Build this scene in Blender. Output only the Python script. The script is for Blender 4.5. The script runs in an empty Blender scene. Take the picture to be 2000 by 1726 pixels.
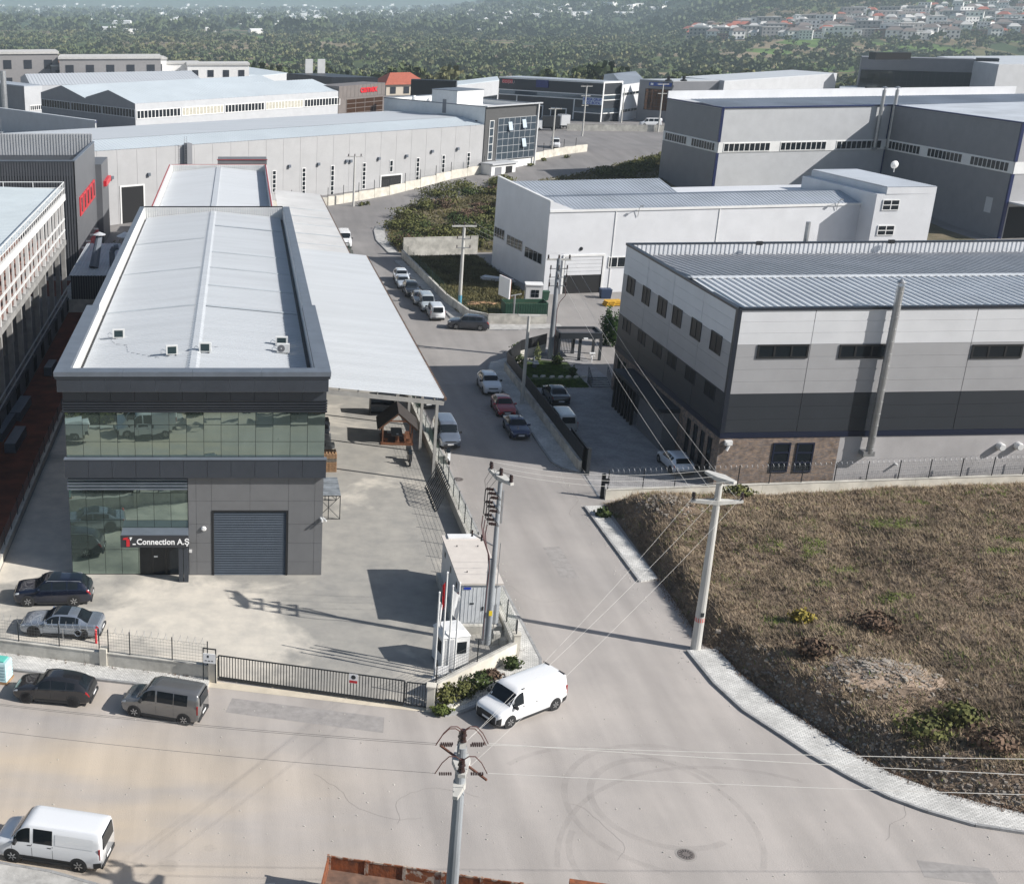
import bpy, bmesh, math, random
import numpy as np
from mathutils import Vector, Matrix
random.seed(7); np.random.seed(7)
R = math.radians
scene = bpy.context.scene

# ------------------------------------------------------------------ camera, sky, sun, exposure
# calibrated from the photograph: verticals meet far below x=470, roof edges meet on a level horizon just above the frame
F, PITCH, PX, YH = 2400.0, R(20.5), 470.0, -3.0            # focal length in photo pixels (2000 wide), pitch, principal x, horizon y
CP, SP = math.cos(PITCH), math.sin(PITCH)
PY = YH + F * math.tan(PITCH)
H = 38.4 * CP                                               # drone height above the street
cam_d = bpy.data.cameras.new('camera'); cam = bpy.data.objects.new('camera', cam_d)
scene.collection.objects.link(cam); scene.camera = cam
cam.location = (0, 0, H); cam.rotation_euler = (math.pi / 2 - PITCH, 0, 0)
cam_d.sensor_width = 36; cam_d.sensor_fit = 'HORIZONTAL'
cam_d.lens = F / 2000 * 36
cam_d.shift_x = (1000 - PX) / 2000; cam_d.shift_y = (PY - 863) / 2000
cam_d.clip_start = 0.5; cam_d.clip_end = 40000

SUN_EL, SUN_AZ = R(34.2), R(111.5)                          # azimuth clockwise from +Y
world = bpy.data.worlds.new('World'); scene.world = world; world.use_nodes = True
wn = world.node_tree; wn.nodes.clear()
sky = wn.nodes.new('ShaderNodeTexSky'); sky.sky_type = 'NISHITA'; sky.sun_disc = False
sky.sun_elevation = SUN_EL; sky.sun_rotation = SUN_AZ; sky.air_density = 1.0; sky.dust_density = 1.2; sky.ozone_density = 1.0
bg = wn.nodes.new('ShaderNodeBackground'); bg.inputs[1].default_value = 0.07
wo = wn.nodes.new('ShaderNodeOutputWorld')
wn.links.new(sky.outputs[0], bg.inputs[0]); wn.links.new(bg.outputs[0], wo.inputs[0])
sun_d = bpy.data.lights.new('sun', 'SUN'); sun = bpy.data.objects.new('sun', sun_d); scene.collection.objects.link(sun)
sun_d.energy = 5.0; sun_d.angle = R(0.53); sun_d.color = (1.0, 0.965, 0.915)
sv = Vector((math.sin(SUN_AZ) * math.cos(SUN_EL), math.cos(SUN_AZ) * math.cos(SUN_EL), math.sin(SUN_EL)))
sun.rotation_euler = sv.to_track_quat('Z', 'Y').to_euler(); sun.location = sv * 200
vs = scene.view_settings
vs.view_transform = 'Standard'; vs.look = 'None'; vs.exposure = 0.46; vs.gamma = 1.0; vs.use_curve_mapping = False
scene.cycles.max_bounces = 6; scene.cycles.volume_bounces = 1; scene.cycles.transparent_max_bounces = 8
scene.cycles.use_denoising = True; scene.cycles.sample_clamp_indirect = 8

# ------------------------------------------------------------------ helpers
def ray(x, y):
    dx, dy = (x - PX) / F, -(y - PY) / F
    return (dx, CP + dy * SP, -SP + dy * CP)
def at(x, y, z=0.0):
    """photo pixel -> point at height z"""
    d = ray(x, y); t = (z - H) / d[2]
    return Vector((d[0] * t, d[1] * t, z))
def at2(x, y, z=0.0):
    p = at(x, y, z); return (p.x, p.y)
def atY(x, y, Y):
    d = ray(x, y); t = Y / d[1]
    return Vector((d[0] * t, Y, H + d[2] * t))

def gz(Y):
    """the back road climbs gently away from the street"""
    return float(min(4.8, max(0.0, .065 * (Y - 205))))
def atg(x, y):
    p = at(x, y, 0)
    for _ in range(12): p = at(x, y, gz(p.y))
    return p

MATS = {}
def mat(name, col=(.5, .5, .5), rough=.6, metal=0.0, var=.12, scale=2.0, col2=None, bump=0.0, bscale=None, spec=.5, detail=6.0,
        stretch=(1, 1, 1), emit=None, world=False, ramp=(.35, .65), coat=0.0):
    if name in MATS: return MATS[name]
    m = bpy.data.materials.new(name); m.use_nodes = True; MATS[name] = m
    nt = m.node_tree; b = nt.nodes['Principled BSDF']
    b.inputs['Roughness'].default_value = rough; b.inputs['Metallic'].default_value = metal
    b.inputs['Specular IOR Level'].default_value = spec
    if coat: b.inputs['Coat Weight'].default_value = coat; b.inputs['Coat Roughness'].default_value = .03
    if emit:
        b.inputs['Emission Color'].default_value = (*emit[:3], 1); b.inputs['Emission Strength'].default_value = emit[3]
    c2 = col2 if col2 else tuple(c * (1 - var) for c in col)
    c1 = col if col2 else tuple(min(1, c * (1 + var * .6)) for c in col)
    if var == 0 and not col2 and not bump:
        b.inputs['Base Color'].default_value = (*col, 1); return m
    if world: src = nt.nodes.new('ShaderNodeNewGeometry').outputs['Position']
    else: src = nt.nodes.new('ShaderNodeTexCoord').outputs['Object']
    mp = nt.nodes.new('ShaderNodeMapping'); mp.inputs['Scale'].default_value = stretch
    nt.links.new(src, mp.inputs[0])
    n = nt.nodes.new('ShaderNodeTexNoise'); n.inputs['Scale'].default_value = scale; n.inputs['Detail'].default_value = detail
    n.inputs['Roughness'].default_value = .62
    nt.links.new(mp.outputs[0], n.inputs['Vector'])
    r = nt.nodes.new('ShaderNodeValToRGB')
    r.color_ramp.elements[0].position = ramp[0]; r.color_ramp.elements[0].color = (*c2, 1)
    r.color_ramp.elements[1].position = ramp[1]; r.color_ramp.elements[1].color = (*c1, 1)
    nt.links.new(n.outputs['Fac'], r.inputs[0]); nt.links.new(r.outputs[0], b.inputs['Base Color'])
    if bump:
        n2 = nt.nodes.new('ShaderNodeTexNoise'); n2.inputs['Scale'].default_value = bscale or scale * 8; n2.inputs['Detail'].default_value = 5
        nt.links.new(mp.outputs[0], n2.inputs['Vector'])
        bp = nt.nodes.new('ShaderNodeBump'); bp.inputs['Strength'].default_value = bump; bp.inputs['Distance'].default_value = .05
        nt.links.new(n2.outputs['Fac'], bp.inputs['Height']); nt.links.new(bp.outputs[0], b.inputs['Normal'])
    return m

COL = scene.collection
def props(o, label=None, cat=None, group=None, kind=None):
    if label: o['label'] = label
    if cat: o['category'] = cat
    if group: o['group'] = group
    if kind: o['kind'] = kind
    return o
def thing(name, label, cat, loc=(0, 0, 0), rotz=0.0, group=None):
    o = bpy.data.objects.new(name, None); COL.objects.link(o)
    o.location = loc; o.rotation_euler = (0, 0, rotz); o.empty_display_size = .3
    return props(o, label, cat, group)
def link(name, me, parent=None):
    o = bpy.data.objects.new(name, me); COL.objects.link(o)
    if parent is not None: o.parent = parent
    return o
def copy_tree(o, parent=None, label=None, group=None):
    c = o.copy(); COL.objects.link(c); c.parent = parent
    if label: c['label'] = label
    if group: c['group'] = group
    for ch in list(o.children): copy_tree(ch, c)
    return c
def wloc(o):
    v = Vector((0, 0, 0))
    while o is not None: v = v + o.location; o = o.parent
    return v

class MB:
    """collects faces in world (or local) coordinates; build() links them as ONE mesh object"""
    def __init__(s): s.v = []; s.f = []
    def quad(s, *p):
        n = len(s.v); s.v += [tuple(q) for q in p]; s.f.append(tuple(range(n, n + len(p)))); return s
    def hexa(s, p):
        """8 points: 4 bottom (ccw), 4 top"""
        n = len(s.v); s.v += [tuple(q) for q in p]
        for f in ((3, 2, 1, 0), (4, 5, 6, 7), (0, 1, 5, 4), (1, 2, 6, 5), (2, 3, 7, 6), (3, 0, 4, 7)): s.f.append(tuple(n + i for i in f))
        return s
    def box(s, x0, x1, y0, y1, z0, z1):
        return s.hexa([(x0, y0, z0), (x1, y0, z0), (x1, y1, z0), (x0, y1, z0), (x0, y0, z1), (x1, y0, z1), (x1, y1, z1), (x0, y1, z1)])
    def rbox(s, c, size, rz=0.0, z0=None):
        """box centred at c (x,y) with rotation about z; z range c.z.. if z0 None centred"""
        hx, hy = size[0] / 2, size[1] / 2; ca, sa = math.cos(rz), math.sin(rz)
        zb = c[2] - size[2] / 2 if z0 is None else z0
        q = [(c[0] + x * ca - y * sa, c[1] + x * sa + y * ca) for x, y in ((-hx, -hy), (hx, -hy), (hx, hy), (-hx, hy))]
        return s.hexa([(x, y, zb) for x, y in q] + [(x, y, zb + size[2]) for x, y in q])
    def prism(s, poly, z0, z1, zs=None):
        """polygon (ccw) extruded; zs optional top heights per vertex"""
        n = len(s.v); k = len(poly)
        a = sum(poly[i][0] * poly[(i + 1) % k][1] - poly[(i + 1) % k][0] * poly[i][1] for i in range(k))
        if a < 0:
            poly = list(reversed(poly)); zs = list(reversed(zs)) if zs else None
        s.v += [(p[0], p[1], z0) for p in poly] + [(p[0], p[1], (zs[i] if zs else z1)) for i, p in enumerate(poly)]
        s.f.append(tuple(reversed(range(n, n + k)))); s.f.append(tuple(range(n + k, n + 2 * k)))
        for i in range(k): j = (i + 1) % k; s.f.append((n + i, n + j, n + k + j, n + k + i))
        return s
    def cyl(s, a, b, r0, r1=None, n=8, cap=True):
        r1 = r0 if r1 is None else r1; a = Vector(a); b = Vector(b); d = (b - a)
        if d.length < 1e-6: return s
        d.normalize(); u = d.orthogonal().normalized(); w = d.cross(u)
        k = len(s.v)
        for c, r in ((a, r0), (b, r1)):
            for i in range(n):
                t = 2 * math.pi * i / n; s.v.append(tuple(c + (u * math.cos(t) + w * math.sin(t)) * r))
        for i in range(n): j = (i + 1) % n; s.f.append((k + i, k + j, k + n + j, k + n + i))
        if cap: s.f.append(tuple(k + i for i in reversed(range(n)))); s.f.append(tuple(k + n + i for i in range(n)))
        return s
    def tube(s, pts, r, n=6):
        for a, b in zip(pts[:-1], pts[1:]): s.cyl(a, b, r, r, n)
        return s
    def bar(s, a, b, w, h, up=(0, 0, 1)):
        """rectangular bar from a to b"""
        a = Vector(a); b = Vector(b); d = (b - a).normalized(); up = Vector(up)
        if abs(d.dot(up)) > .99: up = Vector((0, 1, 0))
        x = d.cross(up).normalized() * w / 2; y = x.cross(d).normalized() * h / 2
        return s.hexa([a - x - y, a + x - y, a + x + y, a - x + y, b - x - y, b + x - y, b + x + y, b - x + y])
    def lathe(s, c, prof, n=16, axis='z'):
        k = len(s.v)
        for r, z in prof:
            for i in range(n):
                t = 2 * math.pi * i / n
                if axis == 'z': s.v.append((c[0] + r * math.cos(t), c[1] + r * math.sin(t), c[2] + z))
                elif axis == 'y': s.v.append((c[0] + r * math.cos(t), c[1] + z, c[2] + r * math.sin(t)))
                else: s.v.append((c[0] + z, c[1] + r * math.cos(t), c[2] + r * math.sin(t)))
        m = len(prof)
        for q in range(m - 1):
            for i in range(n):
                j = (i + 1) % n; s.f.append((k + q * n + i, k + q * n + j, k + (q + 1) * n + j, k + (q + 1) * n + i))
        s.f.append(tuple(k + i for i in reversed(range(n)))); s.f.append(tuple(k + (m - 1) * n + i for i in range(n)))
        return s
    def mesh(s, name, m, off=Vector((0, 0, 0)), smooth=False):
        me = bpy.data.meshes.new(name)
        v = [(p[0] - off.x, p[1] - off.y, p[2] - off.z) for p in s.v]
        me.from_pydata(v, [], s.f); me.materials.append(m)
        if smooth: me.polygons.foreach_set('use_smooth', [True] * len(me.polygons))
        bm = bmesh.new(); bm.from_mesh(me); bmesh.ops.recalc_face_normals(bm, faces=bm.faces); bm.to_mesh(me); bm.free()
        me.update(); return me
    def build(s, name, m, parent=None, local=False, smooth=False):
        off = Vector((0, 0, 0)) if (parent is None or local) else wloc(parent)
        return link(name, s.mesh(name, m, off, smooth), parent)

class Wall:
    """vertical plane from p0 to p1 (left to right seen from outside)"""
    def __init__(s, p0, p1):
        s.p0 = Vector((p0[0], p0[1])); s.p1 = Vector((p1[0], p1[1])); s.L = (s.p1 - s.p0).length
        s.u = (s.p1 - s.p0) / s.L; s.n = Vector((s.u.y, -s.u.x))
    def pix(s, x, y, out=0.0):
        """photo pixel -> (u, z) on the wall plane"""
        d = Vector(ray(x, y)); p0 = s.p0 + s.n * out
        t = p0.dot(s.n) / (d.x * s.n.x + d.y * s.n.y)
        p = Vector((d.x * t, d.y * t)); return ((p - p0).dot(s.u), H + d.z * t)
    def pt(s, u, z, out=0.0):
        p = s.p0 + s.u * u + s.n * out; return Vector((p.x, p.y, z))
    def box(s, mb, u0, u1, z0, z1, out=.05, inn=0.0):
        return mb.hexa([s.pt(u0, z0, out), s.pt(u1, z0, out), s.pt(u1, z0, -inn), s.pt(u0, z0, -inn),
                        s.pt(u0, z1, out), s.pt(u1, z1, out), s.pt(u1, z1, -inn), s.pt(u0, z1, -inn)])

def simple(name, mb, m, label=None, cat=None, group=None, kind=None, parent=None, smooth=False):
    return props(mb.build(name, m, parent, smooth=smooth), label, cat, group, kind)

def corrugated(mb, e0, e1, r1, r0, pitch=.3, amp=.04, duty=(.45, .58, .87)):
    """trapezoid-ribbed sheet; ribs run from the eave line e0-e1 to the ridge line r0-r1"""
    e0, e1, r0, r1 = map(Vector, (e0, e1, r0, r1)); L = (e1 - e0).length; n = max(2, int(L / pitch))
    nrm = (e1 - e0).cross(r0 - e0).normalized()
    if nrm.z < 0: nrm = -nrm
    prof = [(0, 0), (duty[0], 0), (duty[1], amp), (duty[2], amp)]
    k = len(mb.v); rows = []
    for i in range(n):
        for t, h in prof: rows.append(((i + t) / n, h))
    rows.append((1, 0))
    for t, h in rows:
        mb.v.append(tuple(e0.lerp(e1, t) + nrm * h)); mb.v.append(tuple(r0.lerp(r1, t) + nrm * h))
    for i in range(len(rows) - 1): mb.f.append((k + 2 * i, k + 2 * i + 2, k + 2 * i + 3, k + 2 * i + 1))
    return mb
# ------------------------------------------------------------------ materials of the ground
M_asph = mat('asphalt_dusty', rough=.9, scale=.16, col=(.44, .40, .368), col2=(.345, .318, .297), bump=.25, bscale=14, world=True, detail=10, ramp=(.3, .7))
M_conc = mat('yard_concrete', rough=.85, scale=.6, col=(.62, .57, .49), col2=(.47, .44, .39), bump=.12, bscale=9, world=True, detail=10, ramp=(.35, .65))
M_pave = mat('paver_grey', col=(.42, .41, .39), rough=.9, var=.25, scale=1.2, bump=.3, bscale=6, world=True)
M_soilred = mat('red_soil', col=(.16, .045, .022), col2=(.075, .022, .012), rough=.95, scale=.5, bump=.5, bscale=5, world=True)
M_dirt = mat('dry_dirt', col=(.36, .29, .21), col2=(.21, .17, .125), rough=.95, scale=.35, bump=.4, bscale=4, world=True)
M_wallconc = mat('wall_concrete', col=(.52, .50, .45), rough=.85, var=.28, scale=.8, bump=.15, world=True)
M_kerb = mat('kerb_stone', col=(.30, .30, .30), rough=.9, var=.25, scale=2, world=True)
M_grass = mat('lawn_grass', col=(.075, .105, .03), col2=(.035, .06, .016), rough=.9, scale=1.5, bump=.5, bscale=20, world=True)

def tweak_asphalt():
    """sand blown over one end of the front road, darker worn lanes"""
    nt = M_asph.node_tree; b = nt.nodes['Principled BSDF']; link_ = b.inputs['Base Color'].links[0]; src = link_.from_socket
    geo = nt.nodes.new('ShaderNodeNewGeometry'); sep = nt.nodes.new('ShaderNodeSeparateXYZ'); nt.links.new(geo.outputs['Position'], sep.inputs[0])
    # sand factor: high for x < 2 and y < 58
    mr = nt.nodes.new('ShaderNodeMapRange'); mr.inputs[1].default_value = 9; mr.inputs[2].default_value = -9; mr.clamp = True
    nt.links.new(sep.outputs[0], mr.inputs[0])
    my = nt.nodes.new('ShaderNodeMapRange'); my.inputs[1].default_value = 62; my.inputs[2].default_value = 50; my.clamp = True
    nt.links.new(sep.outputs[1], my.inputs[0])
    no = nt.nodes.new('ShaderNodeTexNoise'); no.inputs['Scale'].default_value = .14; no.inputs['Detail'].default_value = 8
    mp = nt.nodes.new('ShaderNodeMapping'); mp.inputs['Rotation'].default_value = (0, 0, R(13)); mp.inputs['Scale'].default_value = (.45, 1.6, 1)
    nt.links.new(geo.outputs['Position'], mp.inputs[0]); nt.links.new(mp.outputs[0], no.inputs['Vector'])
    m1 = nt.nodes.new('ShaderNodeMath'); m1.operation = 'MULTIPLY'; nt.links.new(mr.outputs[0], m1.inputs[0]); nt.links.new(my.outputs[0], m1.inputs[1])
    rn = nt.nodes.new('ShaderNodeMapRange'); rn.inputs[1].default_value = .38; rn.inputs[2].default_value = .62; nt.links.new(no.outputs['Fac'], rn.inputs[0])
    m2 = nt.nodes.new('ShaderNodeMath'); m2.operation = 'MULTIPLY'; nt.links.new(m1.outputs[0], m2.inputs[0]); nt.links.new(rn.outputs[0], m2.inputs[1])
    mx = nt.nodes.new('ShaderNodeMix'); mx.data_type = 'RGBA'; nt.links.new(m2.outputs[0], mx.inputs['Factor'])
    nt.links.new(src, mx.inputs['A']); mx.inputs['B'].default_value = (.56, .46, .34, 1)
    # streaks along the travel direction
    n3 = nt.nodes.new('ShaderNodeTexNoise'); n3.inputs['Scale'].default_value = .5; n3.inputs['Detail'].default_value = 7
    mp3 = nt.nodes.new('ShaderNodeMapping'); mp3.inputs['Scale'].default_value = (1.2, .12, 1); nt.links.new(geo.outputs['Position'], mp3.inputs[0]); nt.links.new(mp3.outputs[0], n3.inputs['Vector'])
    r3 = nt.nodes.new('ShaderNodeMapRange'); r3.inputs[1].default_value = .3; r3.inputs[2].default_value = .7; r3.inputs[3].default_value = .84; r3.inputs[4].default_value = 1.08
    nt.links.new(n3.outputs['Fac'], r3.inputs[0])
    mm = nt.nodes.new('ShaderNodeMix'); mm.data_type = 'RGBA'; mm.blend_type = 'MULTIPLY'; mm.inputs['Factor'].default_value = 1
    nt.links.new(mx.outputs['Result'], mm.inputs['A']); nt.links.new(r3.outputs[0], mm.inputs['B'])
    # the side street and the back road are coloured darker and greyer than the junction
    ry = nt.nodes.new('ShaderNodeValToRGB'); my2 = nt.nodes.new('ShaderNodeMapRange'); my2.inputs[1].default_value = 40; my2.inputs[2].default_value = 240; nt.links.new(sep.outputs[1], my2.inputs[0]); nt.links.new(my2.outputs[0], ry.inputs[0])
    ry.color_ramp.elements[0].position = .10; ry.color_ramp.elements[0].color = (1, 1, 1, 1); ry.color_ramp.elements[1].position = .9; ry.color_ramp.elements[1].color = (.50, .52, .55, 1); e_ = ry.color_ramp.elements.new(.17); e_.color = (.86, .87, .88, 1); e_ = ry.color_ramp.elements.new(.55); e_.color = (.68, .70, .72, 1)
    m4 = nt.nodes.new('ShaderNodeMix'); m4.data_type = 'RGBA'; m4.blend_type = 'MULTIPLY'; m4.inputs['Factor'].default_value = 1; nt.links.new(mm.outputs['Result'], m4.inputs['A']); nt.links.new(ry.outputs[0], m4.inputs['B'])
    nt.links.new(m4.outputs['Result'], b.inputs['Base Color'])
tweak_asphalt()
def tweak_concrete():
    nt = M_conc.node_tree; b = nt.nodes['Principled BSDF']; src = b.inputs['Base Color'].links[0].from_socket
    g = nt.nodes.new('ShaderNodeNewGeometry'); n = nt.nodes.new('ShaderNodeTexNoise'); n.inputs['Scale'].default_value = .085; n.inputs['Detail'].default_value = 12; n.inputs['Roughness'].default_value = .58; n.inputs['Distortion'].default_value = .6
    nt.links.new(g.outputs['Position'], n.inputs['Vector']); sp = nt.nodes.new('ShaderNodeSeparateXYZ'); nt.links.new(g.outputs['Position'], sp.inputs[0])
    w = nt.nodes.new('ShaderNodeMapRange'); w.inputs[1].default_value = -7; w.inputs[2].default_value = 4; w.inputs[3].default_value = -.10; w.inputs[4].default_value = .05; nt.links.new(sp.outputs[0], w.inputs[0])
    a = nt.nodes.new('ShaderNodeMath'); nt.links.new(n.outputs['Fac'], a.inputs[0]); nt.links.new(w.outputs[0], a.inputs[1])
    mr = nt.nodes.new('ShaderNodeMapRange'); mr.inputs[1].default_value = .42; mr.inputs[2].default_value = .50; nt.links.new(a.outputs[0], mr.inputs[0])
    mx = nt.nodes.new('ShaderNodeMix'); mx.data_type = 'RGBA'; mx.blend_type = 'MULTIPLY'; mm = nt.nodes.new('ShaderNodeMath'); mm.operation = 'MULTIPLY'; mm.inputs[1].default_value = .75; nt.links.new(mr.outputs[0], mm.inputs[0]); nt.links.new(mm.outputs[0], mx.inputs['Factor'])
    nt.links.new(src, mx.inputs['A']); mx.inputs['B'].default_value = (.42, .445, .48, 1); nt.links.new(mx.outputs['Result'], b.inputs['Base Color'])
tweak_concrete()

def sstep(x): x = np.clip(x, 0, 1); return x * x * (3 - 2 * x)
def vnoise(x, y, s=1.0, seed=0):
    """cheap smooth value noise"""
    x = np.asarray(x, float) * s; y = np.asarray(y, float) * s
    xi = np.floor(x).astype(np.int64); yi = np.floor(y).astype(np.int64); xf = x - xi; yf = y - yi
    def h(a, b):
        n = (a * 374761393 + b * 668265263 + seed * 2147483647) & 0xffffffff
        n = ((n ^ (n >> 13)) * 1274126177) & 0xffffffff
        return ((n ^ (n >> 16)) & 0xffff) / 65535.0
    u = xf * xf * (3 - 2 * xf); v = yf * yf * (3 - 2 * yf)
    return (h(xi, yi) * (1 - u) + h(xi + 1, yi) * u) * (1 - v) + (h(xi, yi + 1) * (1 - u) + h(xi + 1, yi + 1) * u) * v
def fbm(x, y, s, o=4, seed=0):
    t = 0; a = .5
    for i in range(o): t = t + a * vnoise(x, y, s, seed + i); s *= 2.03; a *= .5
    return t

# ------------------------------------------------------------------ terrain: level estate, valley plain, village slope, wooded hill, far mountains
def terrain_z(X, Y):
    X = np.asarray(X, float); Y = np.asarray(Y, float)
    a = X / np.maximum(Y, 1.0)
    z = -.06 + np.clip(.065 * (Y - 205), 0, 4.8) - 38 * sstep((Y - 445) / 430)
    z = z + np.where(Y > 700, (fbm(X, Y, .0016, 3, 5) - .45) * 10 * sstep((Y - 700) / 500), 0)
    v = sstep((a - .30) / .14)
    z = z + v * (.062 * np.clip(Y - 1600, 0, 900) + .09 * np.clip(Y - 2500, 0, 1600))
    h2 = sstep((a - .12) / .22)
    z = z + h2 * (1 - .6 * v) * (.085 * np.clip(Y - 3100, 0, 2000)) * (.75 + .6 * fbm(X, Y, .0009, 4, 9))
    z = z + np.minimum(.10 * np.clip(Y - 8600, 0, 6000), 260) * (.6 + .9 * fbm(X, Y, .0006, 4, 3))
    return z
def sheet_grid(name, ys, angs, m, smooth=True):
    V = []; nA = len(angs)
    for y in ys:
        xs = np.array(angs) * max(y, 260.0)
        zz = terrain_z(xs, np.full(nA, y))
        V += list(zip(xs.tolist(), [y] * nA, zz.tolist()))
    Fc = [(i * nA + j, i * nA + j + 1, (i + 1) * nA + j + 1, (i + 1) * nA + j) for i in range(len(ys) - 1) for j in range(nA - 1)]
    me = bpy.data.meshes.new(name); me.from_pydata(V, [], Fc); me.materials.append(m)
    if smooth: me.polygons.foreach_set('use_smooth', [True] * len(me.polygons))
    return props(link(name, me), kind='structure')

def land_material(name, cols, cell, forest=None):
    m = bpy.data.materials.new(name); m.use_nodes = True; nt = m.node_tree; b = nt.nodes['Principled BSDF']
    b.inputs['Roughness'].default_value = .95; b.inputs['Specular IOR Level'].default_value = .1
    g = nt.nodes.new('ShaderNodeNewGeometry')
    mp = nt.nodes.new('ShaderNodeMapping'); mp.inputs['Scale'].default_value = (1 / cell, .6 / cell, 0); mp.inputs['Rotation'].default_value = (0, 0, R(20))
    nt.links.new(g.outputs['Position'], mp.inputs[0])
    v = nt.nodes.new('ShaderNodeTexVoronoi'); v.inputs['Scale'].default_value = 1; v.distance = 'MANHATTAN'; nt.links.new(mp.outputs[0], v.inputs['Vector'])
    s = nt.nodes.new('ShaderNodeSeparateColor'); nt.links.new(v.outputs['Color'], s.inputs[0])
    r = nt.nodes.new('ShaderNodeValToRGB'); r.color_ramp.interpolation = 'CONSTANT'
    while len(r.color_ramp.elements) < len(cols): r.color_ramp.elements.new(.5)
    for i, c in enumerate(cols): r.color_ramp.elements[i].position = i / len(cols); r.color_ramp.elements[i].color = (*c, 1)
    nt.links.new(s.outputs[0], r.inputs[0])
    n = nt.nodes.new('ShaderNodeTexNoise'); n.inputs['Scale'].default_value = .02; n.inputs['Detail'].default_value = 8; nt.links.new(g.outputs['Position'], n.inputs['Vector'])
    mr = nt.nodes.new('ShaderNodeMapRange'); mr.inputs[1].default_value = .3; mr.inputs[2].default_value = .7; mr.inputs[3].default_value = .65; mr.inputs[4].default_value = 1.2
    nt.links.new(n.outputs['Fac'], mr.inputs[0])
    mx = nt.nodes.new('ShaderNodeMix'); mx.data_type = 'RGBA'; mx.blend_type = 'MULTIPLY'; mx.inputs['Factor'].default_value = 1
    nt.links.new(r.outputs[0], mx.inputs['A']); nt.links.new(mr.outputs[0], mx.inputs['B']); nt.links.new(mx.outputs['Result'], b.inputs['Base Color'])
    return m
M_land = land_material('valley_fields', [(.10, .13, .045), (.20, .16, .10), (.12, .19, .05), (.06, .08, .035), (.26, .21, .14), (.05, .075, .03), (.15, .14, .07)], 70)
M_hill = mat('wooded_hill', col=(.055, .085, .035), col2=(.025, .045, .02), rough=.95, scale=.012, world=True, detail=10, spec=.1)
M_ground = mat('estate_ground', col=(.30, .27, .22), col2=(.20, .19, .16), rough=.95, scale=.05, world=True)
angs = np.linspace(-.9, 1.5, 90)
sheet_grid('ground', [-260, 0, 205, 279, 300, 400, 445, 460, 475, 490, 505, 520, 540, 560], np.linspace(-1.6, 2.0, 20), M_ground)
sheet_grid('valley_plain', list(560 + 2600 * np.linspace(0, 1, 60) ** 1.6), angs, M_land)
sheet_grid('wooded_hills', list(3160 + 5500 * np.linspace(0, 1, 40) ** 1.3), angs, M_hill)
sheet_grid('mountains', list(np.linspace(8660, 15000, 24)), angs, M_hill)

# ------------------------------------------------------------------ road surface, yards, pavements
def sheet(name, poly, z, m, parent=None, kind='structure'):
    mb = MB(); mb.quad(*[(p[0], p[1], z) for p in poly]); return props(mb.build(name, m, parent), kind=kind)
_rb = MB()
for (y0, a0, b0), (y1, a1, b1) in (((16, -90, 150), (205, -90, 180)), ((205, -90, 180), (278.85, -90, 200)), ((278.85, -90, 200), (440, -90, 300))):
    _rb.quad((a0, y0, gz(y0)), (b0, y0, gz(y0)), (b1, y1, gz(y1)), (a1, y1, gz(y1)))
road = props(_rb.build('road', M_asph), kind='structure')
sheet('yard', [(-16.1, 64.1), (-1.7, 60.65), (9.95, 57.9), (10.6, 58.4), (15.95, 63.0), (15.95, 182), (-16.1, 182)], .012, M_conc)
sheet('red_soil_lot', [(-60, 75.5), (-16.5, 65.1), (-16.5, 165), (-60, 165)], .008, M_soilred)
def tyre_arc(c, r, a0, a1, w, dens=.3):
    mb = MB(); n = max(8, int((a1 - a0) / 6))
    for i in range(n):
        t0, t1 = R(a0 + (a1 - a0) * i / n), R(a0 + (a1 - a0) * (i + 1) / n)
        mb.quad(*[(c[0] + rr * math.cos(t), c[1] + rr * math.sin(t), .004) for rr, t in ((r, t0), (r + w, t0), (r + w, t1), (r, t1))])
    return mb.build('tyre_mark', M_tyre, road)
M_tyre = bpy.data.materials.new('rubber_trace'); M_tyre.use_nodes = True
def _soft(m, col, a):
    nt = m.node_tree; b = nt.nodes['Principled BSDF']; b.inputs['Base Color'].default_value = (*col, 1); b.inputs['Roughness'].default_value = .9
    g = nt.nodes.new('ShaderNodeNewGeometry'); n = nt.nodes.new('ShaderNodeTexNoise'); n.inputs['Scale'].default_value = 1.2; n.inputs['Detail'].default_value = 6
    nt.links.new(g.outputs['Position'], n.inputs['Vector'])
    mr = nt.nodes.new('ShaderNodeMapRange'); mr.inputs[1].default_value = .3; mr.inputs[2].default_value = .65; mr.inputs[3].default_value = .02; mr.inputs[4].default_value = a
    nt.links.new(n.outputs['Fac'], mr.inputs[0]); nt.links.new(mr.outputs[0], b.inputs['Alpha'])
_soft(M_tyre, (.2, .19, .18), .10)
for c, r, a0, a1, w in [((20.3, 49.3), 3.3, 20, 300, .35), ((20.6, 49.0), 4.9, 60, 250, .3), ((17.5, 47.5), 6.2, -30, 130, .28), ((23.0, 43.0), 9.0, 60, 170, .25), ((19.0, 45.0), 4.1, 150, 330, .3)]:
    tyre_arc(c, r, a0, a1, w)

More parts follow.
